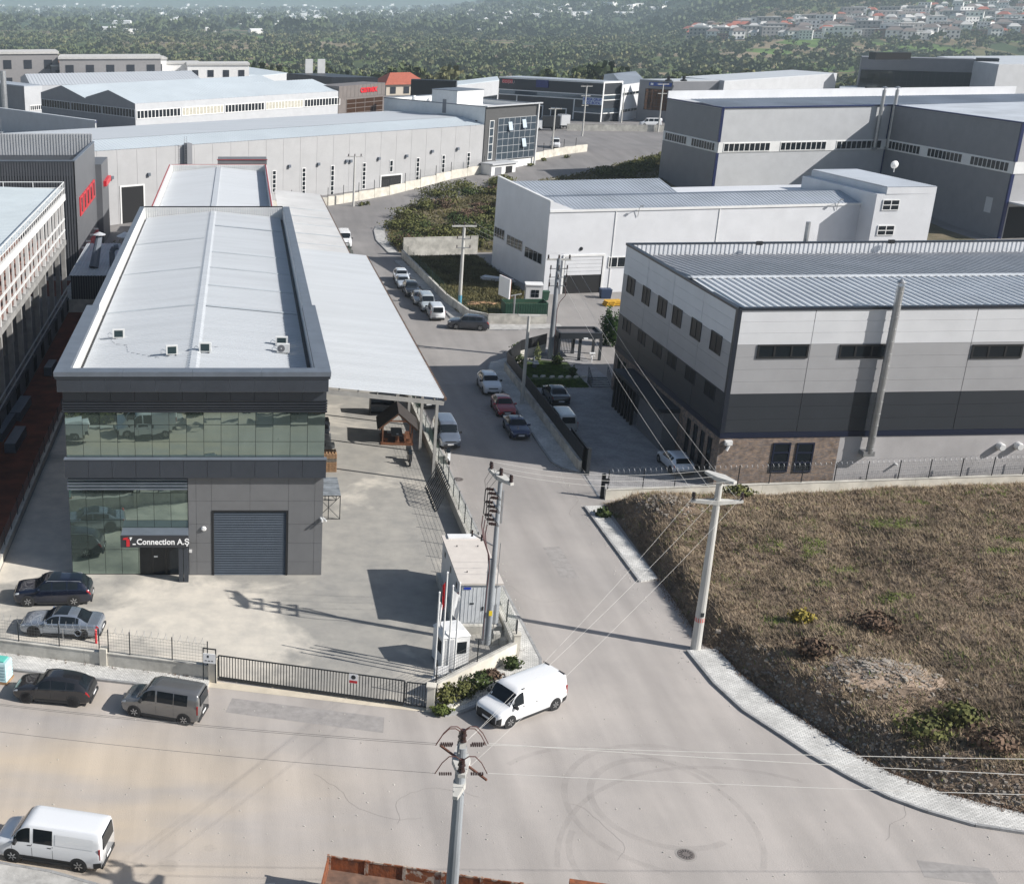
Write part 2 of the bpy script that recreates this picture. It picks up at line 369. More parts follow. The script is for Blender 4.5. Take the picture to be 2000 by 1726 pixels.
M_crack = mat('crack_dark', col=(.2, .185, .17), rough=.95, var=0)
for k in range(7):
    x, y = (random.uniform(18, 26), random.uniform(60, 130)) if k % 3 == 0 else (random.uniform(-12, 36), random.uniform(44, 57)); a = random.uniform(0, 6.28); mb = MB(); w = random.uniform(.005, .009)
    for i in range(random.randint(10, 26)):
        a += random.uniform(-.5, .5); x2, y2 = x + .35 * math.cos(a), y + .35 * math.sin(a); nx_, ny_ = -math.sin(a) * w, math.cos(a) * w; mb.quad((x - nx_, y - ny_, .0045), (x2 - nx_, y2 - ny_, .0045), (x2 + nx_, y2 + ny_, .0045), (x + nx_, y + ny_, .0045)); x, y = x2, y2
    mb.build('crack', M_crack, road)
M_patch = mat('asphalt_patch', col=(.31, .29, .275), rough=.92, var=.15, scale=2, world=True)
for cx_, cy_, sx_, sy_, r_ in ((23.2, 108, 2.6, 3.4, .1), (20.5, 118, 3.0, 1.6, .0), (3.5, 56.9, 8.5, 1.5, -.235), (21.8, 76, 1.2, 5.0, .02), (31.5, 44.2, 3.0, 1.2, -.2)):
    mb = MB(); c_, s_ = math.cos(r_), math.sin(r_); mb.quad(*[(cx_ + x * c_ - y * s_, cy_ + x * s_ + y * c_, .0042) for x, y in ((-sx_ / 2, -sy_ / 2), (sx_ / 2, -sy_ / 2), (sx_ / 2 * .97, sy_ / 2), (-sx_ / 2, sy_ / 2 * .96))]); mb.build('asphalt_patch', M_patch, road)
mb = MB()
for k in range(900):
    f = random.random()
    if k < 350: x, y = random.uniform(-14, 36), random.uniform(43.5, 58)
    elif k < 650: x, y = 17.2 + abs(random.gauss(0, .35)), random.uniform(63, 175)
    else: x, y = 26.0 - abs(random.gauss(0, .4)), random.uniform(60, 120)
    s = random.uniform(.012, .035); mb.rbox((x, y, s * .4), (s * 2, s * 1.5, s), f * 3)
props(mb.build('road_grit', M_wallconc), 'scattered grit and small stones on the road', 'grit', kind='stuff')

def kerb_line(pts, parent, w=.16, h=.14, step=1.0):
    """real kerb stones end to end along a polyline"""
    for a, b in zip(pts[:-1], pts[1:]):
        a = Vector(a); b = Vector(b); L = (b - a).length; n = max(1, round(L / step)); d = (b - a) / n
        for i in range(n):
            p = a + d * i; q = p + d * .985; mb = MB()
            mb.bar((p.x, p.y, h / 2), (q.x, q.y, h / 2), w, h); mb.build('kerb_stone', M_kerb, parent)
def pavement(name, outer, inner, kerb=True, m=None, h=.12, step=1.0):
    mb = MB()
    poly = list(outer) + list(reversed(inner))
    mb.prism(poly, -.02, h)
    o = props(mb.build(name, m or M_paverow), kind='structure')
    if kerb: kerb_line(outer, o, h=h + .015, step=step)
    return o
# interlocking pavers, too small in the photograph to pick apart one by one
def paver_material(name, col, sx=.2, sy=.1, rot=0.0):
    m = bpy.data.materials.new(name); m.use_nodes = True; nt = m.node_tree; b = nt.nodes['Principled BSDF']; b.inputs['Roughness'].default_value = .9
    g = nt.nodes.new('ShaderNodeNewGeometry'); mp = nt.nodes.new('ShaderNodeMapping'); mp.inputs['Rotation'].default_value = (0, 0, rot)
    nt.links.new(g.outputs['Position'], mp.inputs[0])
    br = nt.nodes.new('ShaderNodeTexBrick'); br.inputs['Scale'].default_value = 1; br.inputs['Brick Width'].default_value = sx; br.inputs['Row Height'].default_value = sy
    br.inputs['Mortar Size'].default_value = .012; br.inputs['Color1'].default_value = (*[c * 1.1 for c in col], 1); br.inputs['Color2'].default_value = (*[c * .85 for c in col], 1)
    br.inputs['Mortar'].default_value = (*[c * .45 for c in col], 1)
    nt.links.new(mp.outputs[0], br.inputs['Vector'])
    n = nt.nodes.new('ShaderNodeTexNoise'); n.inputs['Scale'].default_value = .6; n.inputs['Detail'].default_value = 8; nt.links.new(g.outputs['Position'], n.inputs['Vector'])
    mr = nt.nodes.new('ShaderNodeMapRange'); mr.inputs[1].default_value = .3; mr.inputs[2].default_value = .7; mr.inputs[3].default_value = .75; mr.inputs[4].default_value = 1.1; nt.links.new(n.outputs['Fac'], mr.inputs[0])
    mx = nt.nodes.new('ShaderNodeMix'); mx.data_type = 'RGBA'; mx.blend_type = 'MULTIPLY'; mx.inputs['Factor'].default_value = 1
    nt.links.new(br.outputs['Color'], mx.inputs['A']); nt.links.new(mr.outputs[0], mx.inputs['B']); nt.links.new(mx.outputs['Result'], b.inputs['Base Color'])
    bu = nt.nodes.new('ShaderNodeBump'); bu.inputs['Strength'].default_value = .5; bu.inputs['Distance'].default_value = .02; nt.links.new(br.outputs['Fac'], bu.inputs['Height']); bu.invert = True
    nt.links.new(bu.outputs[0], b.inputs['Normal']); return m
M_paverow = paver_material('street_pavers', (.64, .63, .60), .24, .12, R(13))
M_paveyard = paver_material('yard_pavers', (.37, .36, .36), .22, .11, 0)

pavement('pavement_front', [(-40, 68.2), (-13.78, 61.66), (-6.05, 60.03), (-1.88, 58.63)], [(-40, 69.75), (-14.12, 63.54), (-8, 62.06), (-1.75, 60.5)])
pavement('pavement_corner', [(10.9, 56.75), (12.0, 57.15), (13.6, 58.2), (15.5, 59.5), (17.0, 61.0), (17.4, 62.7), (17.1, 72.3), (16.95, 95.6), (16.85, 180)],
         [(10.75, 58.2), (11.5, 58.9), (12.6, 59.85), (13.7, 60.8), (15.0, 61.9), (16.15, 62.9), (16.15, 72.3), (16.15, 95.6), (16.15, 180)], m=M_paverow)
S_ = 2.04
cv_out = [at2(1100 + x / S_, 880 + y / S_) for x, y in [(495, 800), (600, 930), (720, 1040), (850, 1125), (1000, 1225), (1150, 1310), (1300, 1385), (1450, 1440), (1640, 1495), (1836, 1525)]] + [(50, 43.8), (95, 33.2)]
cv_in = [at2(1100 + x / S_, 880 + y / S_) for x, y in [(610, 795), (700, 890), (850, 1010), (1000, 1110), (1150, 1205), (1300, 1290), (1500, 1365), (1700, 1420), (1836, 1450)]] + [(50.5, 45.3), (95.5, 34.7)]
pavement('pavement_curve', cv_out, cv_in, m=M_paverow)
pavement('pavement_lot_edge', [(26.26, 72.86), (25.97, 85.6)], [(27.54, 73.2), (27.2, 85.65)], m=M_paverow)
pavement('pavement_street', [(27.25, 92.7), (26.3, 93.6), (25.75, 95), (25.7, 98.9), (25.75, 110), (25.42, 121.7), (26.2, 124.6), (28.2, 126.4)], [(27.5, 92.9), (27.45, 94.0), (27.45, 95.2), (27.4, 99), (27.35, 110), (27.25, 121.8), (27.9, 123.6), (29.2, 125.2)], m=M_paverow)
pavement('pavement_junction', [(37.5, 139.2), (32, 138.3), (27.4, 138.3), (25.5, 140.5), (25.06, 147), (22.46, 178.3)], [(37.5, 141.0), (32.4, 140.7), (28.6, 140.9), (27.2, 142.8), (26.5, 147.5), (23.7, 178.6)], m=M_pave)
pavement('pavement_bend', [(22.3, 184), (21.5, 194.6), (22.0, 203), (23.4, 210.5), (26.3, 218)], [(23.6, 184), (23.2, 194.6), (23.6, 202), (24.9, 209), (27.4, 216)], m=M_pave)
pavement('pavement_near', [(-5.2, 42.9), (-8.32, 44.16), (-10.67, 44.74), (-40, 51.8)], [(-5.4, 41.4), (-8.6, 42.4), (-11, 43.0), (-40, 49.5)], m=M_pave)
sheet('right_yard', [(27.5, 87.6), (37.3, 89.0), (37.1, 115.8), (27.4, 115.8)], .012, M_paveyard)
sheet('garden_lawn', [(27.5, 116), (34.4, 116), (34.4, 125.0), (30.6, 126), (27.4, 121.5)], .05, M_grass)
sheet('terrace', [(34.5, 116), (37.1, 116), (36.8, 131), (31.5, 131), (31.5, 126.2), (34.5, 125.2)], .035, M_paveyard)
sheet('grass_lot', [(26.6, 146), (30.5, 144.2), (37.2, 153), (35.2, 182), (24.4, 181)], .03, mat('weedy_lot', col=(.075, .095, .035), col2=(.16, .125, .075), rough=.95, scale=.25, bump=.5, bscale=6, world=True))

# ------------------------------------------------------------------ verge between back road and halls
def poly_sd(X, Y, poly):
    d = np.full(X.shape, 1e9); inside = np.zeros(X.shape, bool); n = len(poly)
    for i in range(n):
        ax, ay = poly[i]; bx, by = poly[(i + 1) % n]; ex, ey = bx - ax, by - ay
        t = np.clip(((X - ax) * ex + (Y - ay) * ey) / (ex * ex + ey * ey + 1e-9), 0, 1)
        d = np.minimum(d, np.hypot(X - ax - t * ex, Y - ay - t * ey))
        c = ((ay > Y) != (by > Y)) & (X < (bx - ax) * (Y - ay) / ((by - ay) if abs(by - ay) > 1e-9 else 1e-9) + ax); inside ^= c
    return np.where(inside, d, -d)
VERGE = [(23.7, 184.2), (23.5, 194), (24.2, 204), (26.2, 212.5)] + [tuple(atg(x, y).to_2d()) for x, y in ((800, 402), (880, 389), (970, 371), (1130, 340), (1292, 302))] + [(118, 262), (118, 190), (36.5, 184.4)]
vx = np.arange(22, 120, 1.0); vy = np.arange(182, 300, 1.0); VX, VY = np.meshgrid(vx, vy); vs_ = poly_sd(VX, VY, VERGE); nv_ = len(vx)
VZ = np.clip(.065 * (VY - 205), 0, 4.8) + np.where(vs_ > 0, .03 + .5 * sstep(vs_ / 5) * fbm(VX, VY, .2, 3, 3), -.3)
me = bpy.data.meshes.new('verge'); me.from_pydata(np.stack([VX.ravel(), VY.ravel(), VZ.ravel()], 1).tolist(), [], [(j * nv_ + i, j * nv_ + i + 1, (j + 1) * nv_ + i + 1, (j + 1) * nv_ + i) for j in range(len(vy) - 1) for i in range(nv_ - 1) if vs_[j, i] > -1.5])
me.materials.append(mat('verge_soil', col=(.17, .135, .085), col2=(.08, .075, .035), rough=.95, scale=.3, bump=.5, bscale=4, world=True)); props(link('verge', me), kind='structure')
_kp = [(26.2, 212.5)] + [tuple(atg(x, y).to_2d()) for x, y in ((800, 402), (880, 389), (970, 371), (1130, 340), (1292, 302))]
for a_, b_ in zip(_kp[:-1], _kp[1:]):
    n_ = int(math.dist(a_, b_) / 2) + 1
    for i in range(n_):
        p_ = Vector(a_).lerp(Vector(b_), i / n_); q_ = Vector(a_).lerp(Vector(b_), (i + .985) / n_); mb = MB(); mb.bar((p_.x, p_.y, gz(p_.y) + .06), (q_.x, q_.y, gz(q_.y) + .06), .22, .14); mb.build('kerb_stone', M_wallconc, road)

# ------------------------------------------------------------------ vacant lot: uneven ground with a bank and a rubble mound
lot_poly = [(27.5, 86.6), (27.6, 73), (27.3, 64.2)] + cv_in + [(95.5, 98), (62, 90.1)]
MOUNDS = [(34.6, 58.0, 3.4, 1.9, 1.25), (30.6, 81.8, 2.2, 3.0, .7), (33.5, 63.0, 3.0, 2.4, .6)]
def lot_z(X, Y):
    sd = poly_sd(X, Y, lot_poly)
    top = sstep((88.2 + (X - 27) * .085 - Y) / 6.0)
    z = -.05 + 1.45 * sstep(sd / 1.9) * (.25 + .75 * top) + (fbm(X, Y, .22, 4, 2) - .45) * 1.3 * sstep(sd / 3) + (fbm(X, Y, 1.3, 2, 8) - .4) * .25 * sstep(sd / 1.0)
    for cx, cy, rx, ry, h in MOUNDS: z = z + h * np.exp(-((X - cx) / rx) ** 2 - ((Y - cy) / ry) ** 2) * sstep(sd / 1.5)
    return np.where(sd < 0, -.12, np.maximum(z, -.03 + .06 * np.clip(sd, 0, 1)))
gx = np.arange(26.8, 96, .4); gy = np.arange(33, 99, .4)
GX, GY = np.meshgrid(gx, gy); GZ = lot_z(GX, GY)
nX = len(gx)
V = np.stack([GX.ravel(), GY.ravel(), GZ.ravel()], 1)
sdc = poly_sd(GX, GY, lot_poly)
Fc = [(j * nX + i, j * nX + i + 1, (j + 1) * nX + i + 1, (j + 1) * nX + i) for j in range(len(gy) - 1) for i in range(nX - 1) if sdc[j, i] > -1.2]
me = bpy.data.meshes.new('vacant_lot'); me.from_pydata(V.tolist(), [], Fc); me.polygons.foreach_set('use_smooth', [True] * len(me.polygons))
me.materials.append(mat('lot_soil', col=(.22, .16, .115), col2=(.11, .082, .06), rough=.95, scale=.45, bump=.8, bscale=5, world=True, detail=10))
props(link('vacant_lot', me), kind='structure')
cx, cy, rx, ry, _h = MOUNDS[0]; ex = np.arange(cx - rx * 1.3, cx + rx * 1.3, .3); ey = np.arange(cy - ry * 1.5, cy + ry * 1.5, .3); EX, EY = np.meshgrid(ex, ey); gg = np.exp(-((EX - cx) / rx) ** 2 - ((EY - cy) / ry) ** 2) + (fbm(EX, EY, .6, 3, 4) - .45) * .5
EZ = lot_z(EX, EY) + np.where(gg > .4, .04, -.15); ne = len(ex); me = bpy.data.meshes.new('earth_mound'); me.from_pydata(np.stack([EX.ravel(), EY.ravel(), EZ.ravel()], 1).tolist(), [], [(j * ne + i, j * ne + i + 1, (j + 1) * ne + i + 1, (j + 1) * ne + i) for j in range(len(ey) - 1) for i in range(ne - 1)])
me.materials.append(mat('pale_earth', col=(.44, .34, .26), col2=(.27, .20, .15), rough=.95, scale=.8, bump=.6, bscale=6, world=True)); props(link('earth_mound', me), kind='structure')
# ------------------------------------------------------------------ shared building materials
M_dkclad = mat('dark_cladding', col=(.036, .043, .055), rough=.42, var=.10, scale=.7, world=True)
M_grclad = mat('grey_cladding', col=(.15, .152, .157), rough=.5, var=.08, scale=.7, world=True)
M_white = mat('white_paint', col=(.72, .72, .71), rough=.5, var=.06, scale=.8, world=True)
M_roofw = mat('roof_white', col=(.50, .52, .54), rough=.45, var=.06, scale=.5, world=True, detail=9, stretch=(.15, 1.5, 1))
M_roofg = mat('roof_grey', col=(.42, .45, .47), rough=.5, var=.14, scale=.3, world=True, detail=9)
M_flash = mat('flashing_grey', col=(.125, .145, .175), rough=.45, var=.12, scale=1.0, world=True)
M_seam = mat('seam_pale', col=(.45, .47, .5), rough=.6, var=0)
M_black = mat('black_trim', col=(.012, .013, .015), rough=.5, var=0)
M_dark = mat('dark_interior', col=(.012, .012, .013), rough=.9, var=0)
M_steel = mat('galvanised', col=(.42, .43, .44), rough=.4, metal=.7, var=.15, scale=2)
M_navy = mat('navy_trim', col=(.010, .015, .035), rough=.4, var=0)
M_blue = mat('blue_trim', col=(.008, .018, .085), rough=.4, var=0)
M_redd = mat('red_edge', col=(.30, .03, .03), rough=.5, var=.1)
M_red = mat('red_paint', col=(.55, .02, .03), rough=.4, var=.08)
M_shut = mat('shutter_slat', col=(.07, .085, .105), rough=.45, var=.08, scale=1)
M_letter = mat('white_letters', col=(.82, .82, .82), rough=.4, var=0)

def glass_mat(name, col, metal=.75, rough=.015, wav=.02):
    m = bpy.data.materials.new(name); m.use_nodes = True; nt = m.node_tree; b = nt.nodes['Principled BSDF']
    b.inputs['Base Color'].default_value = (*col, 1); b.inputs['Metallic'].default_value = metal; b.inputs['Roughness'].default_value = rough; b.inputs['Specular IOR Level'].default_value = .28
    n = nt.nodes.new('ShaderNodeTexNoise'); n.inputs['Scale'].default_value = .5; n.inputs['Detail'].default_value = 2
    g = nt.nodes.new('ShaderNodeNewGeometry'); nt.links.new(g.outputs['Position'], n.inputs['Vector'])
    bu = nt.nodes.new('ShaderNodeBump'); bu.inputs['Strength'].default_value = wav; bu.inputs['Distance'].default_value = .3
    nt.links.new(n.outputs['Fac'], bu.inputs['Height']); nt.links.new(bu.outputs[0], b.inputs['Normal']); return m
M_mirror = glass_mat('green_mirror_glass', (.27, .345, .315), .85, .008, .02)
M_glass = glass_mat('dark_glass', (.012, .016, .02), .0, .12)
M_glassblue = glass_mat('bluish_glass', (.10, .13, .16), .5, .04)
M_glassbrown = glass_mat('brown_glass', (.10, .055, .035), .5, .04)

def window(wall, u0, u1, z0, z1, parent, n=2, fm=None, gm=None, fw=.07, out=.06, rows=1, name='window'):
    """window = frame mesh with pane children"""
    fm = fm or M_black; gm = gm or M_glass
    mb = MB(); wall.box(mb, u0, u1, z1 - fw, z1, out); wall.box(mb, u0, u1, z0, z0 + fw, out)
    du = (u1 - u0) / n
    for i in range(n + 1):
        c = u0 + du * i; a, b_ = max(u0, c - fw / 2), min(u1, c + fw / 2)
        if i == 0: a, b_ = u0, u0 + fw
        if i == n: a, b_ = u1 - fw, u1
        wall.box(mb, a, b_, z0 + fw, z1 - fw, out)
    dz = (z1 - z0) / rows
    for k in range(1, rows): wall.box(mb, u0 + fw, u1 - fw, z0 + dz * k - fw / 2, z0 + dz * k + fw / 2, out - .004)
    f = mb.build(name, fm, parent)
    for i in range(n):
        for k in range(rows):
            p = MB(); wall.box(p, u0 + du * i + fw * .4, u0 + du * (i + 1) - fw * .4, z0 + dz * k + fw * .4, z0 + dz * (k + 1) - fw * .4, out - .035); p.build('pane', gm, f)
    return f
def winpix(wall, x0, y0, x1, y1, parent, **k):
    a = wall.pix(x0, y0); b = wall.pix(x1, y1); c = wall.pix(x0, y1); d = wall.pix(x1, y0)
    return window(wall, (a[0] + c[0]) / 2, (b[0] + d[0]) / 2, (b[1] + c[1]) / 2, (a[1] + d[1]) / 2, parent, **k)
def boxpix(wall, x0, y0, x1, y1, mb, out, inn=0):
    a = wall.pix(x0, y0); b = wall.pix(x1, y1); return wall.box(mb, a[0], b[0], b[1], a[1], out, inn)

# ------------------------------------------------------------------ the dark showroom building with the white roof
XL, XR, YF, YB, ZT = -11.18, 5.37, 74.05, 138.0, 14.23
main = thing('factory_building', 'long dark grey factory with mirrored glass front and white ribbed roof', 'building', ((XL + XR) / 2, YF, 0))
mb = MB(); mb.prism([(XL, YF), (XR, YF), (XR, YB), (XL, YB)], 0, 12.75); mb.build('wall', M_dkclad, main)
# parapets behind the coping: white inside
mb = MB(); mb.box(XL + .02, -10.72, 74.6, YB, 12.75, ZT - .06); mb.build('parapet', M_white, main)
mb = MB(); mb.box(4.68, XR - .02, 74.6, YB, 12.75, ZT - .06); mb.build('parapet', M_white, main)
mb = MB()
n = 60
for i in range(n):      # ribbed inner face of the end parapet
    x0 = -10.7 + 15.36 * i / n; mb.box(x0, x0 + .15, YB - .34, YB - .24, 12.76, ZT - .06)
mb.box(-10.71, 4.67, YB - .24, YB, 12.75, ZT - .06); mb.build('parapet', M_white, main)
# coping panels
def coping(x0, x1, y0, y1, step, z=ZT, t=.16, gap=.012, m=None):
    long_y = (y1 - y0) > (x1 - x0); L = (y1 - y0) if long_y else (x1 - x0); k = max(1, round(L / step))
    for i in range(k):
        a, b = L * i / k, L * (i + 1) / k - gap; mb = MB()
        if long_y: mb.box(x0, x1, y0 + a, y0 + b, z - t, z)
        else: mb.box(x0 + a, x0 + b, y0, y1, z - t, z)
        mb.build('coping_panel', m or M_flash, main)
YW = 91.2
coping(-11.64, -10.70, 74.32, YW, 3.2, t=.3); coping(4.66, 5.64, 74.32, YW, 3.2, t=.3); coping(-11.64, 5.64, 73.36, 74.30, 3.85, t=.3)
coping(XL - .04, -10.74, YW, YB + .05, 7); coping(4.70, XR + .04, YW, YB + .05, 7)
mb = MB(); mb.box(-10.72, 4.68, YB - .2, YB + .08, ZT - .03, ZT + .05); mb.build('coping_panel', M_black, main)
# roof: two ribbed slopes, ridge cap, gutters, translucent strip joints
RX, RZ, EZ = -3.08, 13.72, 12.98
for ex in (-10.42, 4.38):
    mb = MB(); corrugated(mb, (ex, 74.62, EZ), (ex, YB - .36, EZ), (RX, YB - .36, RZ), (RX, 74.62, RZ), pitch=.44, amp=.10, duty=(.5, .56, .84)); mb.build('roof_slope', M_roofw, main)
mb = MB()
for i in range(100):
    y0 = 74.65 + 62.9 * i / 100; mb.hexa([(RX - .42, y0, RZ + .03), (RX + .42, y0, RZ + .03), (RX + .42, y0 + .6, RZ + .03), (RX - .42, y0 + .6, RZ + .03), (RX - .2, y0 + .04, RZ + .14), (RX + .2, y0 + .04, RZ + .14), (RX + .2, y0 + .56, RZ + .14), (RX - .2, y0 + .56, RZ + .14)])
mb.build('ridge_cap', M_roofw, main)
for x0, x1 in ((-10.7, -10.44), (4.40, 4.66)):
    mb = MB(); mb.box(x0, x1, 74.6, YB - .36, 12.76, 12.80); mb.build('gutter', M_black, main)
for side, pts in ((-1, [(404, 466), (397, 523.5), (388.5, 597)]), (1, [(418, 441), (413, 493), (409.5, 523.5), (406, 558), (402.5, 598)])):
    for p in pts:
        y = at(*p, RZ).y; ex = -10.42 if side < 0 else 4.38; mb = MB()
        a0 = Vector((ex, y, EZ + .12)); a1 = Vector((RX + .45 * side, y, RZ - .04 + .12)); mb.bar(a0, a1, .34, .03); mb.build('roof_joint', M_roofg, main)
# front: projecting head fascia
WF = Wall((XL, YF), (XR, YF))
def panels(wall, u0, u1, z0, z1, n, out, m, inn=0.0, gap=.018, name='facade_panel'):
    for i in range(n):
        mb = MB(); wall.box(mb, u0 + (u1 - u0) * i / n + gap / 2, u0 + (u1 - u0) * (i + 1) / n - gap / 2, z0, z1, out, inn); mb.build(name, m, main)
mb = MB(); mb.box(-11.5, 5.5, 73.5, 74.9, 12.9, 13.93); mb.build('fascia_core', M_seam, main)
mb = MB(); mb.box(-11.5, XL - .001, 74.9, YW, 12.9, 13.93); mb.build('fascia_core', M_dkclad, main)
mb = MB(); mb.box(XR + .001, 5.5, 74.9, YW, 12.9, 13.93); mb.build('fascia_core', M_dkclad, main)
WH = Wall((-11.5, 73.5), (5.5, 73.5)); panels(WH, 0, 17.0, 12.92, 13.74, 11, .04, M_dkclad, name='fascia_panel')
mb = MB(); WH.box(mb, -.1, 17.1, 13.75, 13.93, .08); mb.build('fascia_lip', M_dkclad, main)
# recessed band with louvre slats above the upper glazing
panels(WF, -.05, 16.6, 12.22, 12.9, 11, .18, M_dkclad)
mb = MB(); WF.box(mb, -.05, 16.6, 11.35, 12.22, .04); mb.build('louvre_backing', M_black, main)
for i in range(5):
    mb = MB(); z = 11.42 + i * .175; mb.hexa([WF.pt(-.1, z, .16), WF.pt(16.66, z, .16), WF.pt(16.66, z + .02, .05), WF.pt(-.1, z + .02, .05), WF.pt(-.1, z + .09, .2), WF.pt(16.66, z + .09, .2), WF.pt(16.66, z + .11, .05), WF.pt(-.1, z + .11, .05)]); mb.build('louvre_slat', M_dkclad, main)
# glazing: every pane a part, each very slightly out of plane
def glaze(us, zs, out, parent, name='glass_pane'):
    for i in range(len(us) - 1):
        for k in range(len(zs) - 1):
            t1, t2 = random.uniform(-.003, .003), random.uniform(-.003, .003); g = .013
            a = WF.pt(us[i] + g, zs[k] + g, out + t1 - t2); b = WF.pt(us[i + 1] - g, zs[k] + g, out - t1 - t2); c = WF.pt(us[i + 1] - g, zs[k + 1] - g, out - t1 + t2); d = WF.pt(us[i] + g, zs[k + 1] - g, out + t1 + t2)
            q = Vector((0, .03, 0)); mb = MB(); mb.hexa([a, b, b + q, a + q, d, c, c + q, d + q]); mb.build(name, M_mirror, parent)
du = 16.55 / 15
glaze([du * i for i in range(16)], [8.38, 9.42, 10.55, 11.38], .05, main)
mb = MB(); WF.box(mb, 0, 16.55, 8.36, 11.4, .012); mb.build('glazing_frame', M_black, main)
panels(WF, -.12, 16.67, 7.06, 8.30, 11, .42, M_dkclad)
mb = MB(); WF.box(mb, -.15, 16.70, 8.30, 8.36, .46); mb.build('band_cap', M_flash, main)
UG = WF.pix(367, 1000)[0]
glaze([UG * i / 7 for i in range(8)], [.06, 1.85, 3.95, 5.9, 7.0], .05, main)
mb = MB(); WF.box(mb, 0, UG, 0, 7.05, .012); mb.build('glazing_frame', M_black, main)
for i in range(4):
    mb = MB(); z = 6.15 + i * .22; WF.box(mb, -.05, UG, z, z + .09, .2, -.1); mb.build('louvre_slat', M_flash, main)
# grey clad bay with the roller shutter
S0, S1 = WF.pix(418, 1060)[0], WF.pix(558, 1060)[0]; SZ = WF.pix(480, 998)[1]
zr = [0.03, 1.0, 2.35, 3.7, 5.35, 7.05]
for a, b in zip(zr[:-1], zr[1:]):
    for u0, u1 in ((UG + .03, UG + .55), (UG + .55, S0 - .14), (S1 + .14, 16.0), (16.0, 16.55)):
        if b - a > .1:
            mb = MB(); WF.box(mb, u0 + .008, u1 - .008, a + .008, b - .008, .12); mb.build('facade_panel', M_grclad, main)
for u0, u1 in ((S0 - .14, (S0 + S1) / 2), ((S0 + S1) / 2, S1 + .14)):
    for a, b in ((SZ + .1, 5.35), (5.35, 7.05)):
        mb = MB(); WF.box(mb, u0 + .008, u1 - .008, a + .008, b - .008, .12); mb.build('facade_panel', M_grclad, main)
sh = MB(); WF.box(sh, S0 - .12, S0, 0, SZ + .1, .16); WF.box(sh, S1, S1 + .12, 0, SZ + .1, .16); WF.box(sh, S0, S1, SZ, SZ + .1, .16)
shutter = sh.build('roller_shutter', M_black, main)
for i in range(26):
    z = .03 + (SZ - .05) * i / 26; h = (SZ - .05) / 26; mb = MB()
    mb.hexa([WF.pt(S0, z, .12), WF.pt(S1, z, .12), WF.pt(S1, z, .01), WF.pt(S0, z, .01), WF.pt(S0, z + h * .78, .03), WF.pt(S1, z + h * .78, .03), WF.pt(S1, z + h * .78, .01), WF.pt(S0, z + h * .78, .01)]); mb.build('shutter_slat', M_shut, shutter)
# entrance: canopy with sign, dark doors
C0, C1 = WF.pix(240, 1040)[0], UG + .02
cz = 2.62
can = MB(); WF.box(can, C0, C1, cz, cz + .82, 1.25, -.1); canopy = can.build('entrance_canopy', M_flash, main)
can = MB(); WF.box(can, C1 - .62, C1 - .33, 0, cz - .002, 1.2, -.6); WF.box(can, C1 - .29, C1, 0, cz - .002, 1.2, -.6); can.build('canopy_column', M_dkclad, main)
sg = MB(); WF.box(sg, C0 - .04, C1 + .04, cz - .05, cz + .78, 1.30, -1.252); signb = sg.build('sign_board', mat('sign_board', col=(.03, .032, .038), rough=.4, var=0), canopy)
def text(name, body, size, loc, rot, m, parent, extrude=.012, align='LEFT', bold=.0, sx=1.0):
    cu = bpy.data.curves.new(name, 'FONT'); cu.body = body; cu.size = size; cu.extrude = extrude; cu.align_x = align; cu.offset = bold
    cu.resolution_u = 3
    o = bpy.data.objects.new(name, cu); COL.objects.link(o); dg = bpy.context.evaluated_depsgraph_get()
    me = bpy.data.meshes.new_from_object(o.evaluated_get(dg)); bpy.data.objects.remove(o)
    me.materials.clear(); me.materials.append(m)
    q = link(name, me, parent); base = wloc(parent) if parent else Vector((0, 0, 0))
    q.location = Vector(loc) - base; q.rotation_euler = rot; q.scale = (sx, 1, 1); return q
FR = (R(90), 0, 0)
p = WF.pt(C0 + 1.0, cz + .17, 1.315); text('sign_lettering', 'Connection A.Ş', .56, p, FR, M_letter, signb, bold=.012, sx=.93)
mb = MB(); WF.box(mb, C0 + .74, C0 + .95, cz + .14, cz + .22, 1.32, -1.3); mb.build('sign_dash', M_letter, signb)
mb = MB(); mb.hexa([WF.pt(C0 + .16, cz + .62, 1.32), WF.pt(C0 + .1, cz + .5, 1.32), WF.pt(C0 + .1, cz + .5, 1.3), WF.pt(C0 + .16, cz + .62, 1.3), WF.pt(C0 + .5, cz + .68, 1.32), WF.pt(C0 + .33, cz + .5, 1.32), WF.pt(C0 + .33, cz + .5, 1.3), WF.pt(C0 + .5, cz + .68, 1.3)])
WF.box(mb, C0 + .34, C0 + .55, cz + .02, cz + .55, 1.325, -1.3); mb.build('sign_emblem', M_red, signb)
mb = MB(); mb.quad(WF.pt(C0 + .56, cz + .68, 1.32), WF.pt(C0 + .74, cz + .68, 1.32), WF.pt(C0 + .6, cz + .42, 1.32)); mb.build('sign_emblem', M_letter, signb)
D0, D1 = WF.pix(273, 1090)[0], C1 - .64
mb = MB(); WF.box(mb, D0, D1, .02, cz, .09, -.08); door = mb.build('entrance_door', M_black, main)
for i in range(3):
    mb = MB(); a = D0 + (D1 - D0) * i / 3; WF.box(mb, a + .06, a + (D1 - D0) / 3 - .06, .12, cz - .12, .10, -.088); mb.build('door_leaf', M_glass, door)
mb = MB(); WF.box(mb, D0 + .95, D0 + 1.2, 1.32, 1.42, .13, -.1); mb.build('door_handle', M_letter, door)
mb = MB(); mb.lathe(WF.pt(WF.pix(398, 1030)[0], WF.pix(398, 1030)[1], .14), [(.16, .0), (.18, -.06), (.1, -.13)], 14, 'y'); mb.build('alarm_siren', M_white, main)
mb = MB(); u, z = WF.pix(372, 1074); WF.box(mb, u - .08, u + .1, z - .1, z + .1, .2, -.12); mb.build('intercom_box', M_white, main)
